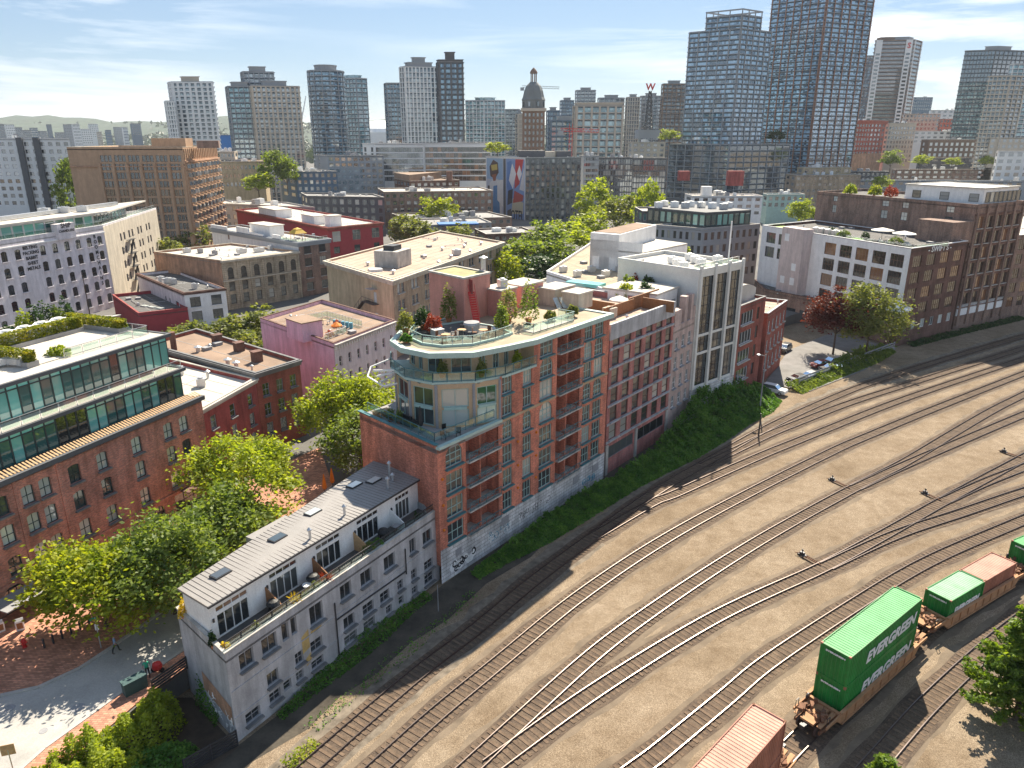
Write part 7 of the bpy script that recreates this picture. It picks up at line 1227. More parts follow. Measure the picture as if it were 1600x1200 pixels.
# blue box and small towers on the left horizon
lowrise('bright blue wrapped box left of the beige tower', 343, 345, 360, 211, 620, 3, 0, 'blue_tarp', 'roof_grey', 0, 0, units=0)
NUM = ('first', 'second', 'third', 'fourth', 'fifth', 'sixth', 'seventh', 'eighth', 'ninth', 'tenth', 'eleventh', 'twelfth', 'thirteenth', 'fourteenth', 'fifteenth', 'sixteenth', 'seventeenth', 'eighteenth')
for i in range(1, 18):
    px = -20 + i * 13.1; rr = random.Random(i * 3 + 1); Y = rr.uniform(900, 1700); yt = rr.uniform(192, 208); w = rr.uniform(8, 20); cm = rr.choice([('tw_white', 'white'), ('tw_grey', 'grey'), ('tw_beige', 'beige'), ('tw_blue', 'blue grey')])
    lowrise('small %s block on the left horizon, %s from the left edge' % (cm[1], NUM[i - 1]), px, px + 2, px + w, yt, Y, 8, 0, cm[0], 'roof_light', 0, 5, 3.4, 7, 1.8, single=False, units=0, group='small blocks on the left horizon')
# far hills and wooded ridge
def hills(name, Y, prof, m, depth=900):
    b = MB(); n = len(prof)
    for (x0, y0), (x1, y1) in zip(prof, prof[1:]):
        p0, p1 = at_depth(x0, y0, Y), at_depth(x1, y1, Y); b.face([(p0.x * .86, Y - depth, ZC), (p1.x * .86, Y - depth, ZC), tuple(p1), tuple(p0)]); b.face([tuple(p0), tuple(p1), (p1.x, Y + 1200, ZC), (p0.x, Y + 1200, ZC)])
    return b.build(name, m, kind='structure')
rr = random.Random(5); prof = [(-500 + i * 25, 186 + 5 * math.sin(i * .5) + rr.uniform(-2.5, 2) + max(0, (i * 25 - 900) * .012) - (9 if i * 25 > 1850 else 0)) for i in range(110)]
hills('hills', 4200, prof, 'hill', 1500)
# ------------------------------------------------------------------ container train
def track_pose(x, y):
    k = min(range(len(TRAIN)), key=lambda i: (TRAIN[i].x - x) ** 2 + (TRAIN[i].y - y) ** 2); return TRAIN[k], math.atan2(TRAIN_T[k].y, TRAIN_T[k].x)
def chord_pose(a, c):
    (p, _), (q, _) = track_pose(*a), track_pose(*c); return (p + q) / 2, math.atan2(q.y - p.y, q.x - p.x)
def part(name, b, m, parent): return child(name, b.mesh(name, m), parent)
def prof_plate(b, prof, y, t):
    n = len(prof); o = len(b.v); b.v += [(x, y - t / 2, z) for x, z in prof] + [(x, y + t / 2, z) for x, z in prof]; b.f.append(tuple(range(o, o + n))); b.f.append(tuple(range(o + 2 * n - 1, o + n - 1, -1))); b.m += [b.k, b.k]
    for i in range(n): j = (i + 1) % n; b.f.append((o + j, o + i, o + n + i, o + n + j)); b.m.append(b.k)
def well_car(label, p, rz, wl=12.6):
    o = empty('well_car', (p.x, p.y, .17), label, 'rail car', 'well cars of the container train', rz); h = wl / 2; e = h + 2.9
    for s in (-1, 1):
        b = MB(); prof_plate(b, [(-e + .6, .98), (-h - .7, .9), (-h, .25), (h, .25), (h + .7, .9), (e - .6, .98), (e - .6, 1.2), (h + .5, 1.28), (h, 1.42), (-h, 1.42), (-h - .5, 1.28), (-e + .6, 1.2)], s * 1.36, .1); b.box((0, s * 1.4, 1.42), (wl + .6, .26, .12)); b.box((0, s * 1.4, .3), (wl, .24, .14))
        for i in range(9): b.box((-h + (i + .5) * wl / 9, s * 1.44, .85), (.12, .1, 1.05))
        part('side_sill', b, 'car_tan', o)
    b = MB()
    for i in range(5): b.box((-h + (i + .5) * wl / 5, 0, .32), (.5, 2.6, .16))
    part('floor_beams', b, 'rust', o)
    for s in (-1, 1):
        x = s * (h + 1.5); b = MB(); b.box((x, 0, 1.08), (2.5, 1.1, .18)); b.box((s * (h + .25), 0, .95), (.25, 2.7, .8)); b.box((s * (h + 1.5), .95, 1.14), (2.4, .35, .06)); b.box((s * (h + 1.5), -.95, 1.14), (2.4, .35, .06)); part('end_platform', b, 'car_tan', o)
        b = MB(); rr = random.Random(s + 5)
        for k in range(12): b.box((x + rr.uniform(-1, 1), rr.uniform(-1.1, 1.1), 1.25 + rr.uniform(0, .25)), (rr.uniform(.15, .7), rr.uniform(.15, .5), rr.uniform(.12, .4)), rr.uniform(0, 1))
        for k in range(6): b.bar((x + rr.uniform(-1, 1), rr.uniform(-1, 1), 1.22), (x + rr.uniform(-1, 1), rr.uniform(-1, 1), 1.35), .07)
        b.tube((x - .4, -.7, 1.3), (x + .4, -.7, 1.3), .17); part('brake_gear', b, 'rust', o)
        b = MB(); b.box((s * (e - .1), 0, .85), (1.0, .3, .28)); b.box((s * (e + .3), .05, .85), (.3, .4, .36)); part('coupler', b, 'metal_dark', o)
        tr = MB(); tr.box((x, 0, .62), (.4, 2.2, .3))
        for sy in (-1, 1): tr.box((x, sy * 1.0, .55), (2.2, .16, .28)); tr.box((x, sy * 1.0, .42), (.7, .2, .4))
        t = part('truck', tr, 'rust', o)
        for ax in (-.85, .85):
            for sy in (-1, 1): w = MB(); w.tube((x + ax, sy * .69, .46), (x + ax, sy * .83, .46), .43, .43, 16); w.tube((x + ax, sy * .64, .46), (x + ax, sy * .69, .46), .48, .48, 16); w.tube((x + ax, 0, .46), (x + ax, sy * .64, .46), .08); part('wheel', w, 'rail_side', t)
    b = MB(); 
    for sy in (-1.3, 1.3): b.bar((-e + .7, sy, 1.2), (-e + .7, sy, 1.9), .04); b.bar((-e + 1.1, sy, 1.2), (-e + 1.1, sy, 1.9), .04); b.bar((-e + .7, sy, 1.9), (-e + 1.1, sy, 1.9), .04)
    part('grab_iron', b, 'metal_dark', o); w = MB(); w.tube((-h - .6, 1.15, 1.5), (-h - .6, 1.25, 1.5), .28, .28, 14); part('brake_wheel', w, 'metal_dark', o)
    return o
def corrugated(b, a, u, v, Lu, Lv, nrm, pitch=.28, dep=.045):
    """sheet at a spanning u*Lu x v*Lv with trapezoid ribs running along v"""
    n = int(Lu / pitch); s = Lu / n
    P = lambda x, d: a + u * x + nrm * d
    xs = []
    for i in range(n): xs += [(i * s, 0), (i * s + s * .3, 0), (i * s + s * .45, -dep), (i * s + s * .85, -dep)]
    xs.append((Lu, 0))
    for (x0, d0), (x1, d1) in zip(xs, xs[1:]): b.face([P(x0, d0), P(x1, d1), P(x1, d1) + v * Lv, P(x0, d0) + v * Lv])
def container(label, p, rz, z, Ln, Hh, wall_m, roof_m, words=True, group=None):
    o = empty('shipping_container', (p.x, p.y, z), label, 'container', group, rz); hx, hy = Ln / 2, 1.22; X, Y, Z = Vector((1, 0, 0)), Vector((0, 1, 0)), Vector((0, 0, 1))
    b = MB(); corrugated(b, Vector((-hx + .1, -hy + .03, .15)), X, Z, Ln - .2, Hh - .27, -Y); part('side_panel', b, wall_m, o); b = MB(); corrugated(b, Vector((hx - .1, hy - .03, .15)), -X, Z, Ln - .2, Hh - .27, Y); part('side_panel', b, wall_m, o)
    b = MB(); corrugated(b, Vector((-hx + .03, hy - .1, .15)), -Y, Z, 2 * hy - .2, Hh - .27, -X); part('end_panel', b, wall_m, o)
    b = MB(); corrugated(b, Vector((-hx + .1, -hy + .08, Hh - .05)), X, Y, Ln - .2, 2 * hy - .16, Z, .3, .03); part('roof_panel', b, roof_m, o)
    d = MB(); d.box((hx - .04, -.58, Hh / 2), (.06, 1.12, Hh - .25)); d.box((hx - .04, .58, Hh / 2), (.06, 1.12, Hh - .25))
    for y in (-.85, -.35, .35, .85): d.tube((hx + .01, y, .2), (hx + .01, y, Hh - .15), .03)
    part('door', d, wall_m, o)
    f = MB()
    for sx in (-1, 1):
        for sy in (-1, 1): f.box((sx * (hx - .07), sy * (hy - .06), Hh / 2), (.14, .12, Hh))
        f.box((sx * (hx - .05), 0, Hh - .065), (.1, 2 * hy, .13)); f.box((sx * (hx - .05), 0, .08), (.1, 2 * hy, .16))
    for sy in (-1, 1): f.box((0, sy * (hy - .035), Hh - .06), (Ln, .07, .12)); f.box((0, sy * (hy - .035), .08), (Ln, .07, .16))
    part('frame', f, wall_m, o); c = MB()
    for sx in (-1, 1):
        for sy in (-1, 1):
            for zz in (.07, Hh - .05): c.box((sx * (hx - .085), sy * (hy - .08), zz), (.18, .17, .125))
    part('corner_casting', c, 'con_salmon' if 'green' in wall_m else 'rust', o)
    if words:
        sz = 1.42 if Ln > 8 else .95
        for sy, rz2 in ((-1, 0), (1, math.pi)):
            t = text('EVERGREEN', sz, 'white_print', (0, 0, 0), 0, None, 'lettering', .012, .05, .2, sx=1.12 if Ln > 8 else .86); t.parent = o; t.location = (sy * -.1 + (.9 if Ln > 8 and sy < 0 else 0), sy * (hy + .012), Hh * .46 if Ln > 8 else Hh * .42); t.rotation_euler = (R(90), 0, rz2)
        t = text('EVERGREEN', .2, 'white_print', (0, 0, 0), 0, None, 'lettering', .01, .01, sx=1.5); t.parent = o; t.location = (-hx - .012, -.05, Hh - .42); t.rotation_euler = (R(90), 0, R(-90))
    return o
def car_at(a, c, label): p, rz = chord_pose(a, c); return well_car(label, p, rz), p, rz
_, p, rz = car_at((25.1, 47.4), (34.2, 54.7), 'tan well car carrying the two stacked green containers'); q = p
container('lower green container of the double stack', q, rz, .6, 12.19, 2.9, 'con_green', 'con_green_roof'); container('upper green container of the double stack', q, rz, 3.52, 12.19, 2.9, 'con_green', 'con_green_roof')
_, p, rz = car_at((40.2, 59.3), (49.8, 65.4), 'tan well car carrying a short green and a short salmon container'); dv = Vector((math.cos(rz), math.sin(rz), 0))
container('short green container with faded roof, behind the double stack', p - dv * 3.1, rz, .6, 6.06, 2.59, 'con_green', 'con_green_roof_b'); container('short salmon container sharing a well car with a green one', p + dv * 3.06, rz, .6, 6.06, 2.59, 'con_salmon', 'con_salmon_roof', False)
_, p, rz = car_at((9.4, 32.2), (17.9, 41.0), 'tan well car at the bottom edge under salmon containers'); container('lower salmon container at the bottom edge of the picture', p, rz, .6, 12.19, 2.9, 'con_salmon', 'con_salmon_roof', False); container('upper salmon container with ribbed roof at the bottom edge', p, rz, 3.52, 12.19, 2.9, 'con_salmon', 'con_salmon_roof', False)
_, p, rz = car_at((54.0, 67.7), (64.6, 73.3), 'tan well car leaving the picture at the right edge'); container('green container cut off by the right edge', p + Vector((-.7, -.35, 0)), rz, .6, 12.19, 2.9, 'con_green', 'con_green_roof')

# ------------------------------------------------------------------ trees
def T(label, px, py, zc, h, rx, rz, mat, ncl=150, per=62, ls=.3, x=None, y=None, zg=ZC, tr=.2, cr=.8):
    if x is None: q = at(px, py, zc); x, y = q.x, q.y
    return tree(label, x, y, zg, h, rx, rz, mat, ncl, per, ls, cr, 'trees along the brick paved street', tr=tr)
T('bright green street tree standing free between hotel and grey lofts', 0, 0, 0, 9.6, 5.8, 3.5, 'leaf_lime', 230, 60, .3, -29.3, 73.2)
T('yellow green street tree nearest the left edge', 0, 0, 0, 7.9, 4.8, 3.1, 'leaf_yellow', 190, 60, .3, -36.2, 55.4)
T('darker green street tree beside the end of the grey lofts', 0, 0, 0, 9.0, 4.8, 3.8, 'leaf_mid', 190, 58, .3, -31.0, 57.4)
T('mixed green street tree behind the grey penthouse roof', 0, 0, 0, 8.0, 4.0, 3.0, 'leaf_mid', 160, 58, .3, -28.6, 64.0)
T('yellowish street tree in front of the hotel arches', 0, 0, 0, 4.6, 2.6, 1.6, 'leaf_yellow', 70, 58, .26, -34.6, 60.2)
T('lime green tree behind the left corner of the round ended building', 0, 0, 0, 10.0, 5.6, 4.0, 'leaf_lime', 210, 58, .33, -22.4, 95.5)
T('shaded green tree under the pergola of the round ended building', 0, 0, 0, 8.6, 4.0, 3.4, 'leaf_mid', 120, 58, .3, -19.5, 86.5)
T('small sapling by the patio behind the grey lofts', 0, 0, 0, 5.0, 1.9, 1.6, 'leaf_mid', 40, 50, .22, -27.0, 69.0, tr=.1, cr=.5)
T('dark red leaved tree by the parking lot', 0, 0, 0, 12.5, 5.0, 4.4, 'leaf_red', 170, 50, .38, 68.3, 150.5, .2, .25, 1.0); T('tall olive green tree by the parking lot fence', 0, 0, 0, 14.5, 5.0, 6.2, 'leaf_olive', 200, 46, .4, 73.5, 147.0, .2, .25, 1.0)
G = 'trees between the mid distance buildings'
for px, py, zc, h, rx, mt, lb in [(300, 522, 6, 8, 4, 'leaf_olive', 'small olive tree below the white fronted building'), (368, 520, 6, 9, 4.6, 'leaf_olive', 'olive tree between the stone arcade and the pink building, left one'), (408, 508, 7, 10, 5, 'leaf_olive', 'olive tree touching the pink building wall'), (385, 535, 6, 8, 4.5, 'leaf_olive', 'lowest olive tree left of the pink building'), (262, 388, 8, 11, 6, 'leaf_olive', 'olive tree at the foot of the tan tower block'), (300, 372, 8, 12, 6, 'leaf_olive', 'olive tree right below the tan tower block'),
    (815, 398, 9, 14, 7, 'leaf_mid', 'green tree left in the grove behind the tan cornice building'), (848, 380, 9, 15, 8, 'leaf_mid', 'tall green tree in the middle of the grove behind the row'), (885, 372, 9, 15, 8, 'leaf_lime', 'yellow green tree in the grove behind the row'), (838, 420, 8, 12, 7, 'leaf_dark', 'dark tree at the front of the grove'), (868, 402, 8, 13, 7, 'leaf_mid', 'leafy tree at the right front of the grove'), (790, 425, 8, 13, 5, 'leaf_yellow', 'yellow tree at the far end of the tan cornice building'),
    (930, 322, 12, 22, 8, 'leaf_lime', 'tall bright lime tree right of the mural building'), (962, 342, 9, 17, 8, 'leaf_olive', 'broad olive tree right of the tall lime tree'), (918, 356, 9, 14, 7, 'leaf_lime', 'lime tree in front of the mural building balconies'), (635, 358, 8, 13, 7, 'leaf_olive', 'olive tree left of centre beside the red building'), (655, 362, 8, 12, 7, 'leaf_olive', 'second olive tree left of centre'), (715, 365, 8, 11, 6, 'leaf_olive', 'olive tree below the blue roofed building'),
    (1255, 330, 9, 14, 6, 'leaf_lime', 'lime tree behind the white warehouse'), (975, 325, 9, 16, 7, 'leaf_mid', 'green tree between mural block and stone office'), ]:
    q = at(px, py, zc + ZC); far_tree(lb, q.x, q.y, ZC, h, rx, mt, G)
for px, py, Y, h, rx, mt, lb in [(690, 362, 340, 16, 8, 'leaf_yellow', 'yellowish tree left of the mural building'), (1012, 378, 300, 23, 5.5, 'leaf_lime', 'bright lime tree left of the green glass offices'), (430, 302, 385, 20, 7, 'leaf_mid', 'green tree beside the beige office'), (450, 300, 386, 17, 6, 'leaf_mid', 'second green tree beside the beige office'), (405, 306, 375, 10, 8, 'leaf_lime', 'lime tree in front of the beige office'), (1390, 268, 500, 13, 6, 'leaf_mid', 'small green tree right of the red tower'), (1437, 262, 552, 9, 6, 'leaf_lime', 'small lime tree in front of the dark brown hotel, left'), (1487, 262, 552, 7, 5, 'leaf_lime', 'small lime tree in front of the dark brown hotel, right'), (1540, 262, 552, 8, 4.5, 'leaf_lime', 'small lime tree near the right edge'), (1375, 300, 440, 9, 5, 'leaf_lime', 'lime shrub tree behind the brown tower block roof')]:
    q = at_depth(px, py, Y); far_tree(lb, q.x, q.y, max(q.z, ZC), h, rx, mt, G)
q = at_depth(105, 285, 335); far_tree('tall conifer beside the left grey apartment slab', q.x, q.y, ZC, 31, 6, 'leaf_mid', G)
# wooded suburbs towards the horizon read as one mass
rng = np.random.default_rng(3); n = 26000; Yw = rng.uniform(900, 3900, n); Xw = rng.uniform(-.85, .85, n) * Yw; keep = (np.sin(Xw * .004) + np.sin(Yw * .006 + Xw * .002) + rng.normal(0, .5, n)) > -.1
Zw = ZC + rng.uniform(2, 13, n); hz_ = np.clip((Yw - 2700) / 1500, 0, 1) * (np.array([at_depth(800, 188, 4200).z])[0] - ZC); Pw = np.stack([Xw, Yw, Zw + hz_], 1)[keep]
o = bpy.data.objects.new('distant_woods', leaf_mesh('distant_woods', Pw, 16, 'leaf_forest', flat=.8, rng=rng)); link(o); tag(o, 'far wooded suburbs stretching to the horizon', 'woods', kind='stuff')
# pine in the lower right corner
def pine(label, x, y, h):
    o = empty('pine_tree', (x, y, 0), label, 'tree'); b = MB(); b.tube((0, 0, -.2), (.2, .1, h), .24, .03, 8); rng = np.random.default_rng(9); pts = []
    for k in range(int(h / .42)):
        z = 1.0 + k * .42; l = (h - z) * .42 + .5
        for j in range(6):
            a = j * 1.047 + k * .7 + rng.uniform(-.3, .3); L_ = l * rng.uniform(.7, 1.1); e = Vector((math.cos(a) * L_, math.sin(a) * L_, z + L_ * .18)); b.tube((0, 0, z), e, .04, .015, 5, False)
            for t in np.linspace(.3, 1, 7):
                c = np.array([e.x * t, e.y * t, z + (e.z - z) * t]); pts.append(c + rng.normal(size=(34, 3)) * np.array([.2, .2, .15]) * (1.15 - .4 * t))
    child('trunk', b.mesh('trunk', 'bark'), o); child('crown', leaf_mesh('crown', np.concatenate(pts), .2, 'leaf_pine', .6, rng, 1.9), o)
pine('sunlit pine tree in the lower right corner', 40.0, 47.0, 11.0); q = at(1370, 1262, 0); pine('pine top showing at the bottom edge near the front track', q.x, q.y, 3.4)
# ivy bank along the row, weeds and bushes
def bank(name, label, path, mat, dens=260, ls=.24, cat='ivy', mound=False):
    rng = np.random.default_rng(len(path) * 7 + int(abs(path[0][0]))); out = []
    for (x0, y0, h0, w0), (x1, y1, h1, w1) in zip(path, path[1:]):
        L_ = math.hypot(x1 - x0, y1 - y0); n = int(L_ * (w0 + w1) / 2 * dens * .5); t = rng.uniform(0, 1, n); s = rng.uniform(-1, 1, n); h = h0 + (h1 - h0) * t; w = w0 + (w1 - w0) * t; nx, ny = (y1 - y0) / L_, -(x1 - x0) / L_
        gx = x0 + (x1 - x0) * t + nx * s * w * .5; gy = y0 + (y1 - y0) * t + ny * s * w * .5; lump = .74 + .16 * np.sin(gx * .9 + 1.3 * np.sin(gy * .7)) + .13 * np.sin(gy * 1.9 + 2 * np.sin(gx * 1.3)) + .08 * np.sin(gx * 4.1 + gy * 3.3); z = h * (np.clip(1 - s ** 2, 0, 1) ** .6 if mound else np.clip(1 - (s * .5 + .5) ** 1.35, 0, 1)) * lump * rng.uniform(.72, 1.06, n) + .05
        out.append(np.stack([x0 + (x1 - x0) * t + nx * s * w * .5 + rng.normal(0, .06, n), y0 + (y1 - y0) * t + ny * s * w * .5 + rng.normal(0, .06, n), z], 1))
    me = leaf_mesh(name, np.concatenate(out), ls, mat, .5, rng); o = bpy.data.objects.new(name, me); link(o); return tag(o, label, cat, kind='stuff')
bank('ivy_bank', 'dark green ivy bank climbing the walls of the track side row', [(-3.9, 67.0, .4, 1.2), (-1.0, 70.3, .9, 1.8), (3.4, 74.9, 1.8, 2.8), (9.4, 82.0, 1.9, 3.4), (15.4, 88.8, 1.5, 3.4), (20.0, 93.8, 1.9, 4.2), (24.6, 98.8, 2.9, 5.4), (30, 105.8, 4.8, 7.0), (35, 113, 5.6, 8.5), (41, 118.6, 5.0, 8), (45.5, 123, 2.6, 5)], 'leaf_ivy', 300, .26)
bank('weed_strip', 'green weeds at the foot of the grey loft wall', [(-18.6, 47.2, .25, .8), (-16.8, 50.0, .5, 1.2), (-14.9, 53.2, .9, 1.8), (-12.6, 56.8, 1.1, 1.9), (-11, 59.6, .7, 1.3), (-9.6, 61.8, .5, 1.1), (-8.4, 63.6, .7, 1.2)], 'leaf_ivy', 260, .16, 'weeds')
bank('weed_strip', 'yellow green tuft of weeds near the bottom track', [(-16.6, 42.2, .4, 1.4), (-15.0, 44.6, .35, 1.2)], 'leaf_lime', 200, .14, 'weeds')
bank('weed_strip', 'patchy low weeds on the dark verge between lofts and first track', [(-15.8, 46.0, .3, 1.6), (-12.5, 50.6, .22, 1.2), (-9.4, 55.4, .3, 1.8), (-6.2, 60.2, .2, 1.0), (-3.6, 64, .35, 1.6)], 'leaf_ivy', 34, .14, 'weeds')
bank('shrub_strip', 'sunlit shrubs along the parking lot fence', [(51, 126.5, 1.6, 4), (57, 131, 1.4, 3), (63, 136, 2.0, 3), (69, 141.5, 3.2, 4), (76, 148, 3.0, 4), (82, 153, 1.4, 2)], 'leaf_mid', 150, .3, 'shrubs')
bank('shrub_strip', 'thin green verge along the wall of the white warehouse', [(88, 157, .8, 2), (98, 163.4, .9, 2), (110, 171, .8, 2), (130, 183, .8, 2)], 'leaf_dark', 90, .3, 'shrubs')
bank('hedge_bank', 'dense bright green hedge bank between the street wall and the sunken lot', [(-35.2, 27.5, 5.6, 7), (-32.4, 33, 5.7, 7.2), (-30.4, 38, 5.6, 6.6), (-28.8, 42, 5.2, 5.6), (-27.6, 45, 4.4, 4.2), (-26.8, 47, 2.6, 2.4)], 'leaf_lime', 420, .2, 'hedge', True)
for i, (px, py, z, dx, dy, dz, mt, lb) in enumerate([(215, 1200, .0, 6.2, 5.0, 2.2, 'leaf_ivy', 'dark shaded bush in the sunken lot')]):
    q = at(px, py, 1.0); o = empty('bush', (q.x, q.y, z - .2), lb, 'bush'); child('foliage', shrub_mesh(dx * 1.15, dy * 1.15, dz, int(dx * dy * dz * 110), .19, mt, np.random.default_rng(i + 40)), o)
bank('wall_creeper', 'green creeper hanging on the end wall of the grey lofts', [(-25.6, 48.7, 3.6, .5), (-24.3, 47.5, 2.2, .5), (-23.2, 46.4, 1.0, .4)], 'leaf_ivy', 500, .16, 'creeper')
sheet('sunken_lot', [at(40, 1250), at(300, 1230), at(372, 1168), at(300, 1090), at(245, 1090), at(60, 1230)], .008, 'soil')
# fences
def slat_fence(label, a, c, z0, h, m, n=7, vert=False, post=2.4):
    o = empty('fence', (a[0], a[1], z0), label, 'fence'); a, c = Vector((a[0], a[1], 0)), Vector((c[0], c[1], 0)); L_ = (c - a).length; k = max(1, round(L_ / post))
    for i in range(k + 1): q = a.lerp(c, i / k); MB().box((q.x, q.y, z0 + h / 2), (.09, .09, h)).build('post', m, o)
    for j in range(n): z = z0 + .1 + (h - .2) * j / max(1, n - 1); b = MB(); b.bar(a + V3(0, 0, z), c + V3(0, 0, z), .04, (h - .2) / n * .82); b.build('slat', m, o)
    return o
slat_fence('dark slatted fence at the bottom beside the grey lofts', at(372, 1165), at(290, 1212), 0, 1.5, 'metal_dark', 6); slat_fence('dark railing on top of the street wall beside the grey lofts', at(293, 1046, ZC), at(240, 1083, ZC), ZC + .1, 1.2, 'metal_dark', 5); slat_fence('wire fence of the parking lot along the tracks', (53, 129), (83, 154), 0, 1.8, 'paint_grey', 4, post=3)

# ------------------------------------------------------------------ parking lot and vehicles
plain('lot_asphalt', (.2, .19, .18), var=.25, scale=.4, rough=.9); sheet('parking_lot', [at(1195, 600), at(1232, 548), at(1300, 520), at(1400, 545), at(1352, 578), at(1265, 612)], .12, 'lot_asphalt', .1)
def car(label, x, y, rz, m, z=.3, van=False):
    if m not in M: plain(m, {'car_white': (.75, .75, .74), 'car_black': (.015, .016, .018), 'car_silver': (.42, .43, .45), 'car_maroon': (.2, .03, .03), 'car_beige': (.5, .44, .35)}[m], rough=.25, var=.03, spec=.6)
    o = empty('parked_car', (x, y, z), label, 'car', 'cars in the parking lot', rz); b = MB(); hh = 1.62 if van else 1.42
    body = [(-2.2, .35), (-2.22, .75), (-2.05, .92), (-1.15, .98), (1.2, 1.0), (2.05, .9), (2.2, .7), (2.2, .35)] if not van else [(-2.25, .35), (-2.28, .85), (-2.1, 1.0), (-1.2, 1.05), (2.1, 1.08), (2.25, .8), (2.25, .35)]
    prof_plate(b, body[::-1], 0, 1.76); part('body', b, m, o)
    cab = [(-1.2, .97), (-.45, hh - .08), (-.25, hh), (1.0 if not van else 1.7, hh), (1.25 if not van else 1.85, hh - .1), (1.95 if not van else 2.15, .97)]; b = MB(); n = len(cab); o_ = len(b.v)
    b.v += [(x_, -.84 + (.16 if z_ > 1.1 else 0), z_) for x_, z_ in cab] + [(x_, .84 - (.16 if z_ > 1.1 else 0), z_) for x_, z_ in cab]
    for i in range(n - 1): b.f.append((i, i + 1, n + i + 1, n + i)[::-1]); b.m.append(0 if i in (1, 2, 3) else 1)
    b.f.append(tuple(range(n))); b.f.append(tuple(range(2 * n - 1, n - 1, -1))); b.m += [1, 1]; child('cabin', b.mesh('cabin', [m, 'pane_dark']), o)
    for wx in (-1.38, 1.36):
        for sy in (-1, 1):
            w = MB(); w.tube((wx, sy * .7, .33), (wx, sy * .9, .33), .33, .33, 14); t = part('wheel', w, 'paint_black', o); r_ = MB(); r_.tube((wx, sy * .9, .33), (wx, sy * .91, .33), .2, .2, 10); child('rim', r_.mesh('rim', 'metal_galv'), t)
    for sy in (-.6, .6): h = MB(); h.box((-2.24, sy, .72), (.06, .36, .14)); part('headlight', h, 'white_print', o); h = MB(); h.box((2.24, sy, .75), (.06, .3, .16)); part('tail_light', h, 'red_paint', o)
for px, py, a, m, van, lb in [(1209, 610, 140, 'car_white', True, 'white car at the left end of the parking lot'), (1247, 592, 25, 'car_black', False, 'black car in the front row of the parking lot'), (1266, 588, 30, 'car_silver', False, 'silver car beside the black car in the parking lot'), (1298, 577, 20, 'car_black', True, 'black van near the fence in the parking lot'), (1300, 566, 22, 'car_beige', True, 'pale beige van in the back row of the parking lot'), (1283, 570, 20, 'car_maroon', False, 'maroon car beside the vans in the parking lot'), (1226, 545, 50, 'car_black', True, 'dark van beside the low red brick building')]:
    q = at(px, py, .6); car(lb, q.x, q.y, R(a), m, .12, van)
# poles
def pole(label, x, y, z, h, name='utility_pole', arm=0, m='metal_dark', r=.14):
    o = empty(name, (x, y, z), label, 'pole'); MB().tube((x, y, z - .2), (x, y, z + h), r, r * .65, 8).build('shaft', m, o)
    if arm: b = MB(); b.bar((x, y, z + h - .3), (x + arm, y, z + h), .08); b.build('arm', m, o); MB().lathe((x + arm, y, z + h - .12), [(.34, 0), (.3, .14), (.05, .22)], 10).build('lamp_head', 'metal_galv', o)
q = at(1185, 682); pole('dark bare pole standing between the wall tracks', q.x, q.y, 0, 3.8); q = at(1187, 640, .3); pole('tall lamp pole at the near end of the parking lot', q.x, q.y, 0, 10, 'lamp_pole', -1.2, 'paint_grey'); q = at(685, 955); pole('thin pale post at the corner of the grey lofts', q.x, q.y, 0, 3.0, 'marker_post', 0, 'paint_grey', .05); q = V3(-101.4, 172.9, ZC); pole('wooden pole in front of the white warehouse', q.x, q.y, ZC, 10.5, m='bark')
# ------------------------------------------------------------------ street furniture
def hydrant(px, py):
    q = at(px, py, ZC + .13); o = empty('fire_hydrant', q, 'red fire hydrant on the brick pavement at the left', 'hydrant'); MB().lathe(q, [(.2, 0), (.2, .06), (.14, .08), (.14, .62), (.19, .64), (.17, .74), (.08, .86), (.03, .9)], 12).build('barrel', 'red_paint', o); b = MB(); b.tube((q.x - .26, q.y, q.z + .5), (q.x + .26, q.y, q.z + .5), .08); b.tube((q.x, q.y - .24, q.z + .42), (q.x, q.y, q.z + .42), .1); b.build('nozzle', 'red_paint', o)
hydrant(39, 1011)
q = V3(-36.85, 64.76, ZC + .13); o = empty('globe_street_lamp', q, 'five globe street lamp in front of the hotel arches', 'street lamp'); MB().lathe(q, [(.22, 0), (.22, .3), (.1, .5), (.07, 3.2), (.1, 3.3), (.04, 3.9)], 10).build('post', 'metal_dark', o)
for i in range(5): a = i * 1.571; r_ = .5 if i < 4 else 0; z = q.z + (3.35 if i < 4 else 3.95); MB().lathe((q.x + r_ * math.cos(a), q.y + r_ * math.sin(a), z), [(.06, 0), (.2, .1), (.25, .25), (.2, .4), (.05, .5)], 10).build('globe', 'paint_white', o)
b = MB(); 
for i in range(4): a = i * 1.571; b.bar((q.x, q.y, q.z + 3.1), (q.x + .5 * math.cos(a), q.y + .5 * math.sin(a), q.z + 3.35), .05)
b.build('bracket', 'metal_dark', o)
plain('cabinet_paint', (.05, .1, .1), var=.2); q = at(212, 1078, ZC + .13); o = empty('utility_cabinet', q, 'dark green utility cabinet at the kerb by the lofts', 'cabinet'); MB().box((q.x, q.y, q.z + .55), (1.7, .7, 1.1), R(48)).build('cabinet', 'cabinet_paint', o); MB().box((q.x, q.y, q.z + 1.13), (1.8, .8, .07), R(48)).build('lid', 'cabinet_paint', o); MB().box((q.x + .28, q.y - .25, q.z + .55), (.7, .04, .95), R(48)).build('door', 'cabinet_paint', o)
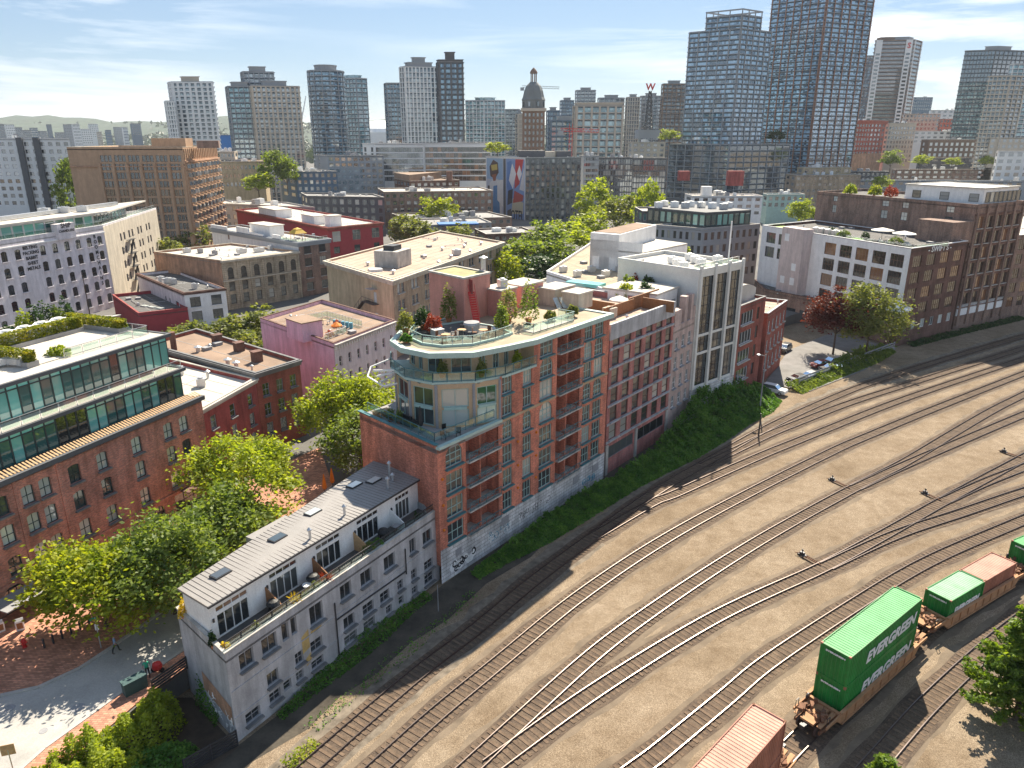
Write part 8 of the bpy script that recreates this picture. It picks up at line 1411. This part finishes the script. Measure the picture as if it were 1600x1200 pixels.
for px, py, a, lb in ((33, 985, .6, 'white framed sandwich board right of the hotel entrance'), (2, 988, .8, 'white sandwich board at the left picture edge')):
    q = at(px, py, ZC + .13); o = empty('sandwich_board', q, lb, 'sign')
    for s in (-1, 1): ax = Matrix.Rotation(a, 3, 'Z') @ Matrix.Rotation(s * R(14), 3, 'X'); b = MB(); b.box((q.x + .16 * s * math.sin(a), q.y - .16 * s * math.cos(a), q.z + .55), (.65, .04, 1.1), ax=ax); p_ = b.build('panel', 'paint_white', o); c_ = MB(); c_.box((q.x + .19 * s * math.sin(a), q.y - .19 * s * math.cos(a), q.z + .58), (.46, .02, .7), ax=ax); child('poster', c_.mesh('poster', 'wood', wloc(p_)), p_)
q = at(24, 1215, ZC + .13); o = empty('road_sign', q, 'brown square sign on a post in the lower left corner', 'sign'); MB().tube(q, q + V3(0, 0, 2.4), .04).build('post', 'metal_galv', o); ax = Matrix.Rotation(.5, 3, 'Z') @ Matrix.Rotation(R(45), 3, 'Y') if False else Matrix.Rotation(.3, 3, 'Z'); b = MB(); b.box((q.x, q.y, q.z + 2.4), (.85, .04, .85), ax=ax); b.build('plate', 'wood_pale', o)
q = at(158, 1012, ZC + .13); o = empty('street_sign', q, 'green street sign on a slim pole at the kerb under the trees', 'sign'); MB().tube(q, q + V3(0, 0, 3.1), .05).build('post', 'metal_galv', o); MB().box((q.x - .1, q.y, q.z + 2.9), (.7, .04, .3), .3).build('plate', 'cloth_green', o); MB().box((q.x, q.y, q.z + 2.1), (.3, .03, .6), .3).build('plate', 'paint_white', o)
for i in range(7): q = at(70 + i * 14, 1012 - i * 7, ZC + .13); b = MB(); b.lathe(q, [(.09, 0), (.09, .75), (.12, .8), (.05, .92)], 8); b.build('bollard', 'metal_dark', label='dark iron bollard on the shaded pavement, %s from the left' % NUM[i], cat='bollard', group='bollards along the pavement')
for px, py, lb in ((520, 742, 'orange closed parasol on the shaded patio, right one'), (508, 752, 'orange closed parasol on the shaded patio, left one'), (428, 800, 'orange closed parasol under the bright green tree'), (437, 806, 'second orange parasol under the bright green tree')): q = at(px, py + 20, ZC + .13); parasol(lb, q.x, q.y, ZC + .13, 'orange', closed=True, h=2.7)
# ------------------------------------------------------------------ two people on the street
def person(label, q, face, shirt, pants, stride=.0):
    o = empty('person', q, label, 'person', rz=face); me = bpy.data.meshes.new('body')
    v = [(0, 0, .95), (0, 0, 1.2), (0, .01, 1.42), (0, 0, 1.52), (0, -.02, 1.6), (0, -.01, 1.72), (.1, 0, .9), (.11, -stride, .5), (.12, -stride * 1.2, .09), (.12, -stride * 1.2 - .16, .04), (-.1, 0, .9), (-.11, stride, .5), (-.12, stride * 1.3, .09), (-.12, stride * 1.3 - .16, .04), (.2, 0, 1.4), (.27, .03, 1.13), (.26, -.12, .92), (-.2, 0, 1.4), (-.27, .03, 1.13), (-.26, -.12, .92)]
    e = [(0, 1), (1, 2), (2, 3), (3, 4), (4, 5), (0, 6), (6, 7), (7, 8), (8, 9), (0, 10), (10, 11), (11, 12), (12, 13), (2, 14), (14, 15), (15, 16), (2, 17), (17, 18), (18, 19)]
    rad = [.15, .14, .14, .055, .085, .09, .1, .07, .045, .04, .1, .07, .045, .04, .065, .05, .04, .065, .05, .04]
    me.from_pydata(v, e, []); t = bpy.data.objects.new('tmp', me); COL.objects.link(t); sk = t.modifiers.new('s', 'SKIN'); t.modifiers.new('u', 'SUBSURF').levels = 1
    if not me.skin_vertices: 
        me.attributes.new if False else None
    L_ = me.skin_vertices[0].data if me.skin_vertices else None
    if L_ is None:
        bm = __import__('bmesh').new(); bm.from_mesh(me); bm.verts.layers.skin.verify(); bm.to_mesh(me); bm.free(); L_ = me.skin_vertices[0].data
    for i, r_ in enumerate(rad): L_[i].radius = (r_, r_ * .8); L_[i].use_root = i == 0
    dg = bpy.context.evaluated_depsgraph_get(); dg.update(); nm = bpy.data.meshes.new_from_object(t.evaluated_get(dg)); bpy.data.objects.remove(t)
    nm.materials.clear()
    for m in (shirt, pants, 'skin', 'hair'): nm.materials.append(M[m])
    for p in nm.polygons:
        c = p.center; p.material_index = 1 if c.z < .98 and abs(c.x) < .2 else 3 if (c.z > 1.66 or (c.z > 1.55 and c.y > .02)) else 2 if c.z > 1.5 or (abs(c.x) > .2 and c.z < 1.2) else 0; p.use_smooth = True
    child('body', nm, o)
try:
    q = at(232, 1058, ZC + .13); person('person in green shirt and black trousers standing by the cabinet', q, .4, 'cloth_green', 'paint_black', .04)
    q = at(182, 1020, ZC); person('person in blue shirt and dark shorts walking on the street', q, 2.2, 'cloth_blue', 'paint_black', .22)
except Exception as ex: print('person', ex)
q = at(247, 1050, ZC + .13); o = empty('hand_cart', q, 'red cloth covered hand cart beside the person in green', 'cart'); b = MB(); b.lathe((q.x, q.y, q.z + .35), [(.34, 0), (.42, .2), (.34, .5), (.1, .62)], 10); b.build('cover', 'red_paint', o)
for s in (-.35, .35): w = MB(); w.tube((q.x + s, q.y - .05, q.z + .22), (q.x + s, q.y + .05, q.z + .22), .22, .22, 12); w.build('wheel', 'paint_black', o)

# ------------------------------------------------------------------ air: thin even haze over the whole place
def haze(dens):
    m = bpy.data.materials.new('haze'); m.use_nodes = True; t = m.node_tree; t.nodes.clear(); v = t.nodes.new('ShaderNodeVolumePrincipled'); v.inputs['Color'].default_value = (.86, .92, 1, 1); v.inputs['Density'].default_value = dens; v.inputs['Anisotropy'].default_value = .2
    out = t.nodes.new('ShaderNodeOutputMaterial'); t.links.new(v.outputs[0], out.inputs['Volume']); M['haze'] = m
    b = MB(); b.box((0, 4650, 119), (19000, 10200, 242)); o = b.build('haze', 'haze'); tag(o, 'thin blue haze lying over the whole city', 'haze', kind='stuff')
haze(.00006)
